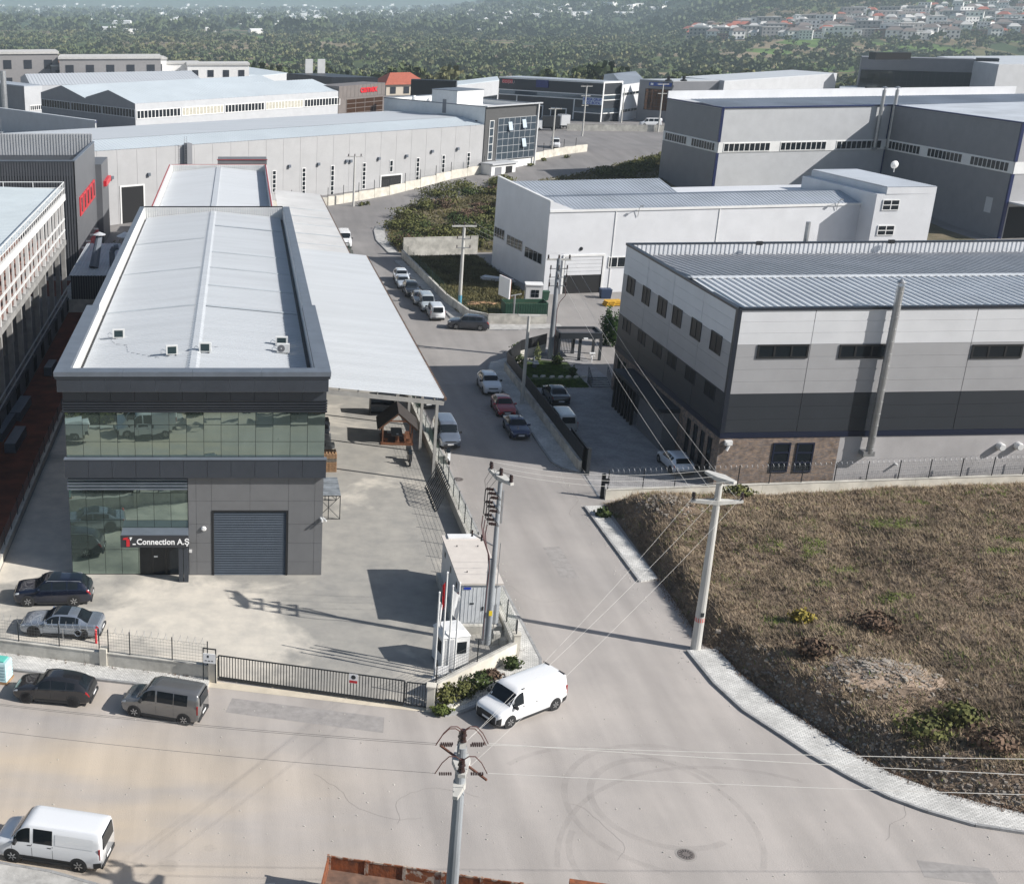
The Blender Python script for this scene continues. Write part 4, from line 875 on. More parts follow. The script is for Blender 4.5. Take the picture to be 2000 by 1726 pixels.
for dx in (0, 2.6):
    u = wB1.pix(1714, 230)[0] + dx; base = wB1.pix(1700, 283)[1]; mb = MB(); mb.cyl(wB1.pt(u, base - .4, .6), wB1.pt(u, 20.6, .6), .32, n=12); f = mb.build('flue', M_steel, big)
    mb = MB(); mb.lathe(tuple(wB1.pt(u, 20.9, .6)), [(.6, 0), (.62, .05), (.1, .3)], 12); mb.cyl(wB1.pt(u, 20.5, .6), wB1.pt(u, 20.95, .6), .1, n=6); mb.build('flue_cowl', M_steel, f)
    mb = MB(); wB1.box(mb, u - .3, u + .3, base - .75, base - .4, .95, -.1); mb.build('flue_elbow', M_steel, big)
mb = MB(); u, z = wB2.pix(1931, 400); wB2.box(mb, u - .8, u + .8, z - 1.2, z + 1.2, .08); mb.build('wall_door', M_palegrey, big)
window(wB2, wB2.L * .3, wB2.L * .42, 1.2, 2.8, big, n=5, fm=M_white, fw=.1, out=.1)
mb = MB(); wB3.box(mb, .6, 14, .0, 5.0, .04); mb.build('gate_opening', M_dark, big); mb = MB(); wB3.box(mb, .2, 16, 5.6, 5.9, 4, -.05); mb.build('gate_canopy', M_palegrey, big)

# ---- long grey hall along the back road
HR, HL = Vector((48.4, 251.8)), Vector((-23.8, 206.5)); dH = (HR - HL).normalized(); nH = Vector((-dH.y, dH.x)); HL = HL - dH * 48; HZ = 12.44
lg = thing('long_grey_hall', 'long grey panelled hall with slot windows and two dark gates along the back road', 'building', (HL.x, HL.y, 0))
wH = Wall(HL, HR)
mb = MB(); mb.prism([tuple(HL), tuple(HR), tuple(HR + nH * 26), tuple(HL + nH * 26)], -.2, HZ - .3); mb.build('wall', M_greypanel, lg)
M_ghall = mat('pale_grey_cladding', col=(.40, .40, .405), rough=.55, var=.05, scale=.5, world=True)
npan = 36
for i in range(npan): mb = MB(); wH.box(mb, wH.L * i / npan + .02, wH.L * (i + 1) / npan - .02, -.1, HZ, .08); mb.build('wall_panel', M_ghall, lg)
M_r3 = mat('roof_pale_blue', col=(.50, .55, .58), rough=.45, var=.07, scale=.1, world=True)
mb = MB(); corrugated(mb, (*HL, HZ + .02), (*HR, HZ + .02), (*(HR + nH * 6), HZ + 1.15), (*(HL + nH * 6), HZ + 1.15), .7, .05); mb.build('roof_slope', M_r3, lg)
mb = MB(); corrugated(mb, (*(HL + nH * 26), HZ + 1.0), (*(HR + nH * 26), HZ + 1.0), (*(HR + nH * 6), HZ + 1.2), (*(HL + nH * 6), HZ + 1.2), .7, .004); mb.build('roof_slope', M_roofw, lg)
for x0, y0, x1, y1, nm in ((236, 366, 281, 431, 'gate_opening'), (744, 345, 781, 378, 'gate_opening')):
    a, b = wH.pix(x0, y0), wH.pix(x1, y1); mb = MB(); wH.box(mb, a[0], b[0], b[1] if x0 > 500 else 0, a[1], .12); g = mb.build(nm, M_dark, lg)
    mb = MB(); wH.box(mb, a[0] - .25, b[0] + .25, a[1], a[1] + .25, .18); wH.box(mb, a[0] - .25, a[0], 0, a[1], .18); wH.box(mb, b[0], b[0] + .25, 0, a[1], .18); mb.build('gate_frame', M_white, g)
for x, y0, y1, nr in ((535, 333, 376, 5), (593, 328, 380, 6), (649, 323, 383, 6), (711, 318, 369, 6), (764, 313, 336, 2), (816, 308, 362, 6), (866, 303, 353, 6), (915, 298, 340, 5)):
    u, z1 = wH.pix(x, y0); _, z0 = wH.pix(x, y1); window(wH, u - .42, u + .42, z0, z1, lg, n=1, rows=nr, fm=M_white, gm=M_glass, fw=.11, out=.16)
for x, y in ((218, 346), (290, 340), (564, 324), (621, 320), (676, 314), (684, 314), (739, 309), (793, 304), (843, 295), (893, 290)):
    u, z = wH.pix(x, y); mb = MB(); wH.box(mb, u - .28, u + .2, z - .3, z + .2, .5, -.08); mb.build('floodlight', M_flash, lg)
# notch with ladder
u = wH.pix(370, 320)[0]; mb = MB(); wH.box(mb, u - 1.1, u - .1, 3, HZ + .4, 1.2, -.08); mb.build('pilaster', M_midgrey, lg)
mb = MB(); [mb.bar(wH.pt(u - 1.5 + s, 4, 1.0), wH.pt(u - 1.5 + s, HZ + 1.6, 1.0), .05, .05) for s in (0, .45)]; [mb.bar(wH.pt(u - 1.5, z, 1.0), wH.pt(u - 1.05, z, 1.0), .04, .04) for z in np.arange(4.2, HZ + 1, .4)]; mb.build('ladder', M_steel, lg)

# ---- office block with curtain wall at the end of the long hall
OZ = 15.8; O0 = HR.copy(); O1 = Vector((60.7, 260.7)); O3 = Vector((31.0, 275.8)); O2 = O1 + (O3 - O0)
of = thing('office_block', 'white office block with dark grey front and glass curtain wall at the hall end', 'building', (O0.x, O0.y, 3))
mb = MB(); mb.prism([tuple(O0), tuple(O1), tuple(O2), tuple(O3)], 2.5, OZ - .9); mb.build('wall', M_white, of)
wO = Wall(O0, O1); wOl = Wall(O3, O0)
for w in (wO, wOl, Wall(O2, O3), Wall(O1, O2)):
    mb = MB(); w.box(mb, 0, w.L, OZ - .9, OZ, .0, .35); mb.build('parapet', M_white, of); mb = MB(); w.box(mb, -.1, w.L + .1, OZ, OZ + .15, .1, .45); mb.build('coping', M_flash, of)
mb = MB(); wO.box(mb, 0, wO.L, 5.2, OZ - .05, .25); mb.build('front_cladding', mat('warm_dark_grey', col=(.085, .085, .085), rough=.5, var=.1), of)
window(wO, 1.2, 2.5, 5.5, 13.2, of, n=1, rows=5, fm=M_white, gm=M_glassblue, fw=.12, out=.36)
gw = window(wO, 3.6, wO.L - .35, 5.3, 13.5, of, n=7, rows=6, fm=M_palegrey, gm=M_glassblue, fw=.07, out=.4, name='curtain_wall')
for x, y in ((993, 246), (1020, 241), (1019, 278)):
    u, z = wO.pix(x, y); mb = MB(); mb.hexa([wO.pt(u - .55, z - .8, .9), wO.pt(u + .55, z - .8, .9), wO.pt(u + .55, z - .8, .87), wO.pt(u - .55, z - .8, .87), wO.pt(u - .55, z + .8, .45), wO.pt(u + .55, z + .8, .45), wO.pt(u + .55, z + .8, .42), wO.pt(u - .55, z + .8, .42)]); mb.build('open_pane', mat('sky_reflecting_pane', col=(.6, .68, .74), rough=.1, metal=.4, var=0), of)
mb = MB(); p = wO.pt(wO.L - .1, 0, .5); mb.cyl((p.x, p.y, 3), (p.x, p.y, OZ + .2), .2, n=10); mb.build('corner_post', M_white, of)
mb = MB(); wO.box(mb, -.3, wO.L + .8, OZ + .05, OZ + .28, .8, -.11); mb.build('roof_blade', M_palegrey, of)
mb = MB(); wO.box(mb, -.5, 6.5, 1.5, 4.9, 3.2, -.26); mb.build('entrance_annex', M_white, of)
mb = MB(); wO.box(mb, -.7, 6.8, 4.9, 5.2, 3.6, -.26); mb.build('annex_roof', M_palegrey, of)
for a in (.5, 3.6): mb = MB(); wO.box(mb, a, a + 1.9, 2.6, 4.4, 3.24, -3.18); mb.build('annex_opening', M_dark if a > 1 else M_midgrey, of)
st = wOl.L * .66; mb = MB(); wOl.box(mb, st - 5.0, st + 2.2, OZ - .4, OZ + 2.6, .02, 7.5); mb.build('stair_tower', M_white, of)
mb = MB(); wOl.box(mb, st - 5.1, st + 2.3, OZ + 2.6, OZ + 2.72, .12, 7.6); mb.build('tower_coping', M_flash, of)
mb = MB(); u, z = wOl.pix(868, 207); wOl.box(mb, u - .5, u + .5, z - 1.4, z + 1.3, .06); mb.build('tower_door', M_midgrey, of)
mb = MB(); wOl.box(mb, u - 1.2, u + .8, z - 1.75, z - 1.6, .9, -.02); mb.bar(wOl.pt(u + .8, z - 1.6, .5), wOl.pt(u + 4.6, 13.6, .5), .7, .12); mb.build('outside_stair', M_palegrey, of)
for x, y in ((768, 226), (793, 227), (802, 228), (906, 240), (914, 240), (922, 241), (930, 241)):
    u, z = wOl.pix(x, y); k = .9 if x < 780 else .3; mb = MB(); wOl.box(mb, u - k, u + k, z - .55, z + .55, .05); mb.build('window', M_glass, of)
for (dx, dy, hh) in ((6, 9, 1.4), (9, 12, .9)):
    mb = MB(); p = O3 + Vector((dx, -dy * .4)); mb.lathe((p.x, p.y, OZ - .9), [(.5, 0), (.5, hh), (.2, hh + .3)], 10); mb.build('roof_tank', M_white, of)

# ---- saw-tooth hall with window band and brown office front
SZ0 = 12.0
s0, s1, s2 = at(264, 203, SZ0), at(80, 183, SZ0), at(665, 178, SZ0); s3 = at(752, 171, SZ0)
sw = thing('sawtooth_hall', 'pale hall with zigzag gable wall and long band of windows', 'building', (s0.x, s0.y, 3))
bk = Vector((s1.x - s0.x, s1.y - s0.y)); fr = Vector((s2.x - s0.x, s2.y - s0.y)); S0v = Vector((s0.x, s0.y))
mb = MB(); mb.prism([tuple(S0v), tuple(S0v + fr), tuple(S0v + fr + bk), tuple(S0v + bk)], 1, SZ0); mb.build('wall', M_palegrey, sw)
wSf = Wall(S0v, S0v + fr); wSl = Wall(S0v + bk, S0v)
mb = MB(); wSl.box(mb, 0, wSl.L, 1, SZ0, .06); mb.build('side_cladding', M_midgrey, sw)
for i in range(2):
    f0, f1 = i / 2, (i + 1) / 2; a = S0v + bk * f0; b = S0v + bk * f1; r = a.lerp(b, .52); zr = SZ0 + 2.6
    mb = MB(); corrugated(mb, (*a, SZ0), (*(a + fr), SZ0), (*(r + fr), zr), (*r, zr), 1.0, .05); mb.build('roof_slope', M_r3, sw)
    mb = MB(); corrugated(mb, (*b, SZ0 + .3), (*(b + fr), SZ0 + .3), (*(r + fr), zr), (*r, zr), 1.0, .05); mb.build('roof_slope', M_roofw, sw)
    o = wSl.n * .05; mb = MB(); mb.hexa([(*(a + o), SZ0 - .1), (*(r + o), SZ0 - .1), (*r, SZ0 - .1), (*a, SZ0 - .1), (*(a + o), SZ0 + .02), (*(r + o), zr + .02), (*r, zr), (*a, SZ0)]); mb.build('gable_wall', M_midgrey, sw)
    mb = MB(); mb.hexa([(*(r + o), SZ0 - .1), (*(b + o), SZ0 - .1), (*b, SZ0 - .1), (*r, SZ0 - .1), (*(r + o), zr + .02), (*(b + o), SZ0 + .32), (*b, SZ0 + .3), (*r, zr)]); mb.build('gable_wall', M_midgrey, sw)
z1, z0 = wSf.pix(400, 207)[1], wSf.pix(400, 224)[1]
for i in range(5): window(wSf, wSf.L * i / 5 + .3, wSf.L * (i + 1) / 5 - .1, z0, z1, sw, n=12, fm=M_white, gm=M_glass if i not in (1, 3) else mat('blind_cream', col=(.45, .43, .36), rough=.6, var=.2), fw=.2, out=.1)
for i in range(3): window(wSl, wSl.L * i / 3 + .3, wSl.L * (i + 1) / 3 - .1, z0 + .3, z1 + .3, sw, n=11, fm=M_palegrey, gm=M_glass, fw=.16, out=.14)
br = thing('brown_office_front', 'brown panelled office front with red lettering and bronze glazing', 'building', (s2.x, s2.y, 3))
wBr = Wall((s2.x - .5, s2.y - .6), (s3.x, s3.y)); M_brownp = mat('brown_panel', col=(.17, .15, .14), rough=.5, var=.1, scale=.8, world=True)
zt = wBr.pix(700, 166)[1]; mb = MB(); wBr.box(mb, 0, wBr.L, 1, zt, 0, 8); mb.build('wall', M_brownp, br)
nn = 12
for i in range(nn): mb = MB(); wBr.box(mb, wBr.L * i / nn + .04, wBr.L * (i + 1) / nn - .04, wBr.pix(700, 190)[1] + .1, zt, .06); mb.build('facade_panel', M_brownp, br)
winpix(wBr, 676, 191, 747, 227, br, n=4, rows=4, fm=M_brownp, gm=M_glassbrown, fw=.15, out=.1)
u, z = wBr.pix(703, 181); text('sign_lettering', 'camex', 2.6, wBr.pt(u, z, .1), (R(90), 0, math.atan2(wBr.u.y, wBr.u.x)), M_red, br, extrude=.12, bold=.09, sx=1.12)

# ---- plain neighbours, each from its picked roof corners
def plain(name, label, corner, left, right, zt, z0, mw, ml, mr, cat='building', roofh=.8, depth=None, edge=None, ridge=False):
    c, l, r = at(*corner, zt), at(*left, zt), at(*right, zt)
    c, l, r = [Vector((p.x, p.y)) for p in (c, l, r)]; b = l + (r - c)
    t = thing(name, label, cat, (c.x, c.y, z0))
    mb = MB(); mb.prism([tuple(c), tuple(r), tuple(b), tuple(l)], z0, zt); mb.build('wall', mw, t)
    w1, w2 = Wall(c, r), Wall(l, c)
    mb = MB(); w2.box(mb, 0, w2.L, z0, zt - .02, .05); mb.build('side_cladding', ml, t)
    if ridge:
        r0, r1 = c.lerp(l, .5), r.lerp(b, .5)
        mb = MB(); corrugated(mb, (*c, zt + .02), (*r, zt + .02), (*r1, zt + roofh), (*r0, zt + roofh), 1.0, .06); mb.build('roof_slope', mr, t)
        mb = MB(); corrugated(mb, (*l, zt + .02), (*b, zt + .02), (*r1, zt + roofh), (*r0, zt + roofh), 1.0, .06); mb.build('roof_slope', mr, t)
        mb = MB(); mb.quad((*c, zt), (*l, zt), (*r0, zt + roofh)); mb.build('gable_wall', ml, t)
    else:
        mb = MB(); mb.prism([tuple(c), tuple(r), tuple(b), tuple(l)], zt, zt + .25); mb.build('roof', mr, t)
    if edge: mb = MB(); w1.box(mb, 0, w1.L, zt - .3, zt + .1, .12); mb.build('roof_edge_trim', edge, t)
    return t, w1, w2
t, w1, w2 = plain('white_roofed_hall', 'low pale hall with blue roof edge behind the dark ribbed hall', (186, 238), (-60, 205), (188, 237), 10.5, 0, M_palegrey, M_palegrey, M_roofw, edge=M_blue)
t, w1, w2 = plain('grey_hall', 'grey hall with chimney beside the zigzag hall', (47, 170), (-40, 160), (82, 168), 13, 2, M_palegrey, M_midgrey, M_r2)
window(w1, w1.L * .25, w1.L * .95, 6.5, 8.0, t, n=6, fm=M_white, fw=.2, out=.1)
mb = MB(); p = at(6, 150, 16); mb.cyl((p.x, p.y, 3), (p.x, p.y, 17.5), .8, n=12); mb.build('chimney', M_steel, t)
plain('low_gabled_hall', 'pale hall with two broad grey gables behind the zigzag hall', (60, 168), (40, 151), (400, 160), 11.5, 2, M_palegrey, M_palegrey, M_roofw, ridge=True, roofh=2.2)
t, w1, w2 = plain('dark_office_hall', 'dark office building with roof plant and two white vents', (650, 153), (560, 145), (738, 153), 13.0, 0, M_anthr, M_anthr, M_anthr)
for w in (w1, w2):
    for k in range(8): mb = MB(); w.box(mb, w.L * (k + .15) / 8, w.L * (k + .85) / 8, 6, 9.5, .1, -.055); mb.build('window', M_glassblue, t)
for x in (604, 628): p = at(x, 126, 16); mb = MB(); mb.box(p.x - 1.2, p.x + 1.2, p.y, p.y + 2, 13.2, 17.5); mb.build('roof_vent', M_white, t)
plain('blue_roofed_hall', 'hall with pale blue roof next to the dark office building', (480, 152), (400, 138), (562, 144), 10.5, 0, M_palegrey, M_anthr, M_r3)
t, w1, w2 = plain('black_glass_block', 'black glazed office block standing before a pale grey hall', (891, 160), (803, 157), (893, 159), 14.5, 3, M_anthr, M_black, M_anthr)
for k in range(6): mb = MB(); w2.box(mb, w2.L * (k + .1) / 6, w2.L * (k + .9) / 6, 4.5, 9.8, .1, -.055); mb.build('window', M_glass, t)
u, z = w2.pix(816, 166); ang = math.atan2(w2.u.y, w2.u.x)
t, w1, w2 = plain('pale_hall_behind_black_block', 'pale grey hall with window strip adjoining the black glazed block', (893, 168), (893, 160), (975, 158), 13.0, 3, M_palegrey, M_palegrey, M_r3)
window(w1, w1.L * .35, w1.L * .97, 7.0, 9.0, t, n=8, fm=M_anthr, gm=M_glass, fw=.2, out=.1)

# black and white-framed works with the banner
nb = atg(1171.5, 238.8); nz = atY(1178.7, 162.3, nb.y).z
t, w1, w2 = plain('black_framed_works', 'black clad works with white frame lines, ribbon windows and a banner', (1178.7, 162.3), (976.6, 151.5), (1215.6, 160.5), nz, 3.5, M_anthr, M_anthr, M_r2)
for w in (w1, w2):
    for za, zb in ((nz - 3.3, nz - 3.05), (nz - .15, nz + .3), (nz - 4.6, nz - 4.35)): mb = MB(); w.box(mb, -.1, w.L + .1, za, zb, .22, -.06); mb.build('frame_line', M_white, t)
    mb = MB(); w.box(mb, .1, w.L, nz - 4.33, nz - 3.32, .15, -.06); mb.build('ribbon_window', M_glassblue, t)
mb = MB(); w1.box(mb, 0, w1.L, nz - 8.0, nz - 7.75, .22, -.06); mb.build('frame_line', M_white, t)
mb = MB(); w1.box(mb, 0, w1.L, nz - 7.74, nz - 6.6, .15, -.06); mb.build('ribbon_window', M_glassblue, t)
for u in (-.05, w1.L - .3): mb = MB(); w1.box(mb, u, u + .4, 4, nz, .25, -.06); mb.build('frame_post', M_white, t)
ua = w2.pix(1123, 190)[0]
for u in (ua, w2.L * .19): mb = MB(); w2.box(mb, u - .15, u + .15, 5.0, nz - 4.6, .23, -.06); mb.build('frame_post', M_white, t)
mb = MB(); w2.box(mb, ua, w2.L, nz - 8.0, nz - 7.75, .24, -.06); mb.build('frame_line', M_white, t)
mb = MB(); w2.box(mb, ua + .2, w2.L, nz - 7.74, nz - 6.6, .16, -.06); mb.build('ribbon_window', M_glassblue, t)
for x0, y0, x1, y1 in ((1048, 207, 1058, 232), (1078, 212, 1104, 232)):
    a, b = w2.pix(x0, y0), w2.pix(x1, y1); mb = MB(); w2.box(mb, a[0] - .3, b[0] + .3, 4, a[1] + .3, .2, -.06); g = mb.build('gate_frame', M_white, t); mb = MB(); w2.box(mb, a[0], b[0], 4, a[1], .24, -.1); mb.build('gate_opening', M_dark, g)
ang = math.atan2(w2.u.y, w2.u.x)
a, b = w2.pix(1140, 189.5), w2.pix(1176, 206); bw = b[0] - a[0]
mb = MB(); w2.box(mb, a[0], b[0], b[1], a[1], .3, -.24); bn = mb.build('banner', mat('banner_cloth', col=(.55, .62, .72), rough=.7, var=.08), t)
M_bl = mat('banner_blue', col=(.03, .06, .35), rough=.6, var=0)
for tx, dz in (('BURSA GRUP', .55), ('TOZ BOYA', .08)):
    hh = (a[1] - b[1]); text('banner_lettering', tx, hh * .52, w2.pt((a[0] + b[0]) / 2, b[1] + hh * dz, .31), (R(90), 0, ang), M_bl, bn, extrude=.01, align='CENTER', bold=.03, sx=.98)
mb = MB(); u, z = w2.pix(1060, 164); w2.box(mb, u - 2.0, u + 2.0, z - 1.0, z + 1.0, .3, -.07); mb.build('sign_panel', mat('sign_blue_dark', col=(.02, .03, .16), rough=.4, var=.2), t)
u, z = w2.pix(981, 162); text('sign_lettering', 'COŞKU', 1.1, w2.pt(u, z, .1), (R(90), 0, ang), mat('sign_pinkish', col=(.5, .4, .4), rough=.5, var=0), t, sx=1.1)
mb = MB(); u, z = w2.pix(981, 158.5); w2.box(mb, u, u + 3.6, z - .5, z + .5, .1, -.06); mb.build('sign_panel', M_red, t)
# pale rear part of the works
t2, w1, w2b = plain('pale_rear_works', 'pale hall with dark roof behind the black framed works', (1216, 166), (1180, 146), (1262, 160), nz - .6, 3.5, M_whitewall, M_whitewall, M_r2, ridge=True, roofh=1.5)
for zz in (nz - 3.6, nz - 8): window(w1, .6, w1.L - .4, zz, zz + 1.0, t2, n=7, fm=M_white, gm=M_glass, fw=.15, out=.1)

# office with the blue sign and long pale flank
sb = atg(1256, 236)
zt = atY(1254, 157, sb.y).z
t, w1, w2 = plain('blue_sign_office', 'grey office with blue sign panel and tall brown glazing', (1315, 160), (1250, 156.5), (1415, 159), zt, 3.5, M_midgrey, M_midgrey, M_roofw)
winpix(w2, 1259, 174, 1308, 216, t, n=6, rows=6, fm=M_black, gm=M_glassbrown, fw=.12, out=.12)
window(w1, w1.L * .04, w1.L * .86, zt - 6.2, zt - 3.0, t, n=6, fm=M_palegrey, gm=M_glassbrown, fw=.15, out=.12)
a, b = w2.pix(1269, 160.5), w2.pix(1312, 170); ang = math.atan2(w2.u.y, w2.u.x)
mb = MB(); w2.box(mb, a[0], b[0], b[1], a[1], .2, -.06); s = mb.build('sign_panel', mat('sign_blue', col=(.02, .07, .32), rough=.4, var=0), t)
mb = MB(); w2.box(mb, a[0] + .5, a[0] + 1.3, b[1] + .2, a[1] - .2, .24, -.21); mb.build('sign_emblem', M_letter, s)
text('sign_lettering', 'Mikrosan', (a[1] - b[1]) * .7, w2.pt(a[0] + 2.3, b[1] + (a[1] - b[1]) * .3, .22), (R(90), 0, ang), mat('sign_skyblue', col=(.18, .35, .7), rough=.5, var=0), s, sx=1.15)
for x in (1306, 1336): p = at(x, 153, zt + 1); mb = MB(); mb.lathe((p.x, p.y, zt + .25), [(.9, 0), (.9, .3), (.35, .5), (.45, 1.1), (.1, 1.3)], 10); mb.build('roof_ventilator', M_black, t)
t3, w1, w2 = plain('pale_flank_hall', 'pale hall with sloping white roof and six small windows beside the blue sign office', (1415, 160), (1330, 152), (1635, 145), zt, 3, M_palegrey, M_palegrey, M_roofw)
for x0, y0 in ((1450, 188), (1482, 187), (1515, 184), (1545, 181), (1577, 179), (1610, 177)):
    u, z = w1.pix(x0, y0); window(w1, u, u + (w1.pix(x0 + 14, y0)[0] - u), z - 1.3, z + .3, t3, n=2, fm=M_anthr, gm=M_glass, fw=.12, out=.1)
plain('low_white_roof_hall', 'low hall with bright white roof beyond the pale flank hall', (1640, 178), (1640, 170), (1690, 177), 11, 3, M_whitewall, M_whitewall, M_roofw)
# far right glazed building
t, w1, w2 = plain('glazed_showroom', 'grey building with mirrored dark glazing and rooftop box behind the blue trimmed hall', (1684, 113), (1682, 111), (1905, 118), 19.5, 2, M_midgrey, M_midgrey, M_midgrey)
window(w1, .3, w1.L * .995, 7, zt := 16.1, t, n=16, rows=3, fm=M_black, gm=glass_mat('dark_mirror', (.09, .10, .10), .6, .03), fw=.15, out=.3)
p = at(1755, 112, 20.5); mb = MB(); mb.box(p.x - 5, p.x + 5, p.y + 3, p.y + 7, 19.7, 21.6); mb.build('rooftop_box', M_black, t)
t, w1, w2 = plain('anthracite_tower', 'dark anthracite clad corner tower beside the mirrored glazing', (1908, 116), (1906, 114.5), (1952, 117), 19.8, 2, M_anthr, M_anthr, M_anthr)
for k in range(5): mb = MB(); w1.box(mb, w1.L * k / 5 + .05, w1.L * (k + 1) / 5 - .05, 2, 19.7, .12, -.0); mb.build('facade_panel', M_anthr, t)
plain('pale_end_hall', 'pale panelled hall with white roof adjoining the anthracite tower', (1951, 128), (1830, 112), (2150, 126), 19, 2, M_palegrey, M_palegrey, M_roofw)

# ---- concrete-framed building under construction, left
KX, KY0, KY1, KZ = -21.0, 84.0, 147.0, 15.0
ks = thing('unfinished_hall', 'unfinished precast concrete hall with white steel railings beside the red soil', 'building', (KX - 8, KY0, 0))
mb = MB(); mb.box(KX - 30, KX - .05, KY0, KY1, 0, 2.0); mb.build('plinth', mat('plinth_dark', col=(.13, .135, .145), rough=.8, var=.2, scale=.6, world=True), ks)
mb = MB(); mb.box(KX - 30, KX - 6.5, KY0, KY1 - .4, 2.0, 13.4); mb.build('inner_wall', M_concframe, ks)
mb = MB(); mb.box(KX - 8, KX + .1, KY0, KY1, 8.35, 8.9); mb.build('floor_slab', M_concframe, ks)
mb = MB(); mb.box(KX - 8, KX - .4, KY0, KY1, 8.91, 8.95); mb.build('floor_deck', M_brownred, ks)
M_roofg2 = mat('roof_pale_steel', col=(.48, .53, .55), rough=.45, var=.06, scale=.2, world=True)
mb = MB(); corrugated(mb, (KX + .1, KY0, 14.85), (KX + .1, KY1, 14.85), (KX - 32, KY1, 16.0), (KX - 32, KY0, 16.0), .8, .05); mb.build('roof_sheet', M_roofg2, ks)
mb = MB(); mb.box(KX - .05, KX + .25, KY0, KY1 + .1, 13.6, 14.3); mb.build('edge_beam', M_white, ks)
nc = 12
for i in range(nc + 1):
    y = KY0 + (KY1 - KY0 - .5) * i / nc
    mb = MB(); mb.box(KX - .55, KX - .05, y, y + .5, 2.0, 8.35); mb.build('column', M_concframe, ks)
    mb = MB(); mb.box(KX - 3.4, KX - 2.9, y, y + .5, 2.0, 8.35); mb.build('column', M_concframe, ks)
    mb = MB(); mb.box(KX - .30, KX + .02, y + .1, y + .4, 8.96, 13.6); mb.build('steel_post', M_white, ks)
    if i < nc:
        mb = MB(); mb.box(KX - .2, KX, y + 2.6, y + 2.75, 8.96, 13.6); mb.build('steel_post', M_white, ks)
for z in (10.0, 11.3): mb = MB(); mb.box(KX - .12, KX + .06, KY0, KY1, z, z + .13); mb.build('rail', M_white, ks)
for z in (2.45, 3.2): mb = MB(); mb.box(KX + .0, KX + .1, KY0, KY1, z, z + .1); mb.build('rail', M_palegrey, ks)
for z in (14.95, 15.65): mb = MB(); mb.box(KX + .12, KX + .2, KY0, KY1, z, z + .08); mb.build('rail', M_white, ks); mb = MB(); mb.box(KX - 30, KX + .1, KY1 + .02, KY1 + .1, z, z + .08); mb.build('rail', M_white, ks)
for i in range(50): y = KY0 + (KY1 - KY0) * i / 49; mb = MB(); mb.box(KX + .12, KX + .19, y - .04, y + .04, 14.3, 15.66); mb.build('baluster', M_white, ks)
for i in range(8): x = KX - 3.5 * i; mb = MB(); mb.box(x - .04, x + .04, KY1 + .02, KY1 + .09, 14.3, 15.66); mb.build('baluster', M_white, ks)
for i in range(10):
    y = 100 + i * 5.1; mb = MB(); mb.box(KX - .04, KX + .03, y, y + 1.6, .3, 1.7); mb.build('plinth_opening', M_dark, ks)
for k, (px, py, ln, w_, h_, lab) in enumerate(((30, 850, 4.6, .95, .85, 'long wrapped bundle of grey panels nearest on the red soil'), (8, 826, 5.5, .9, .8, 'long bundle of grey panels beside the wall of the unfinished hall'), (40, 790, 5.0, 1.0, .85, 'bundle of grey panels further along the red soil'), (98, 712, 3.0, .8, .9, 'short bundle of panels by the corner of the unfinished hall'))):
    g = at(px, py, .8); t = thing('panel_bundle', lab, 'panel bundle', (g.x, g.y, 0), R(-2), 'panel bundles on the red soil')
    n = 6
    for j in range(n): mb = MB(); mb.box(-w_ / 2, w_ / 2, -ln / 2, ln / 2, .02 + h_ * j / n, .02 + h_ * (j + 1) / n - .015); mb.build('panel', M_flash, t, local=True)

# ---- dark ribbed hall with red accents, and its low annex
DX, DY0, DY1, DZ = -22.3, 168.0, 191.5, 15.5
dk = thing('dark_ribbed_hall', 'dark ribbed metal hall with red window surrounds and solar panels', 'building', (DX, DY0, 0))
mb = MB(); mb.box(-70, DX, DY0, DY1, 0, 13.6); mb.build('wall', M_anthr, dk)
M_rib = mat('dark_rib', col=(.10, .105, .115), rough=.5, var=.08, scale=.5, world=True)
wD1, wD2 = Wall((-70, DY0), (DX, DY0)), Wall((DX, DY0), (DX, DY1))
mb = MB(); ribbed_wall(wD1, mb, 20, wD1.L, 0, DZ, .36, .07, .55); wD1.box(mb, 0, wD1.L, 13.6, DZ, .0, .25); mb.build('ribbed_cladding', M_rib, dk)
wD2r = Wall((DX, DY0), (DX, DY1)); 
mb = MB(); mb.box(DX - .25, DX + .06, DY0, DY1, 0, DZ); mb.build('side_cladding', mat('slate_panel', col=(.12, .125, .135), rough=.5, var=.08, scale=.4, world=True), dk)
mb = MB(); mb.box(-70, DX - .25, DY1 - .3, DY1, 13.6, DZ + 1.3)
for i in range(110): x = -70 + i * .434; mb.box(x, x + .22, DY1 - .38, DY1 - .3, 13.65, DZ + 1.25)
mb.build('back_parapet', M_palegrey, dk)
for b in ((-70, DX + .1, DY0 - .12, DY0 + .3, DZ), (DX - .3, DX + .12, DY0 + .3, DY1, DZ)):
    mb = MB(); mb.box(*b[:4], b[4], b[4] + .15); mb.build('coping', M_flash, dk)
for i in range(12):
    x = DX - 1.3 - i * 2.05; mb = MB(); mb.hexa([(x - 1.98, DY0 + 1.0, 13.7), (x, DY0 + 1.0, 13.7), (x, DY0 + 3.2, 14.9), (x - 1.98, DY0 + 3.2, 14.9), (x - 1.98, DY0 + .98, 13.76), (x, DY0 + .98, 13.76), (x, DY0 + 3.18, 14.96), (x - 1.98, DY0 + 3.18, 14.96)]); mb.build('solar_panel', mat('solar_cell', col=(.02, .03, .06), rough=.15, var=.1), dk)
mb = MB(); x = -38.5; [mb.bar((x + s, DY1 - .5, 13.6), (x + s, DY1 - .5, DZ + 3.4), .08, .08) for s in (0, .9)]; [mb.bar((x, DY1 - .5, z), (x + .9, DY1 - .5, z), .06, .06) for z in np.arange(13.8, 18.5, .5)]
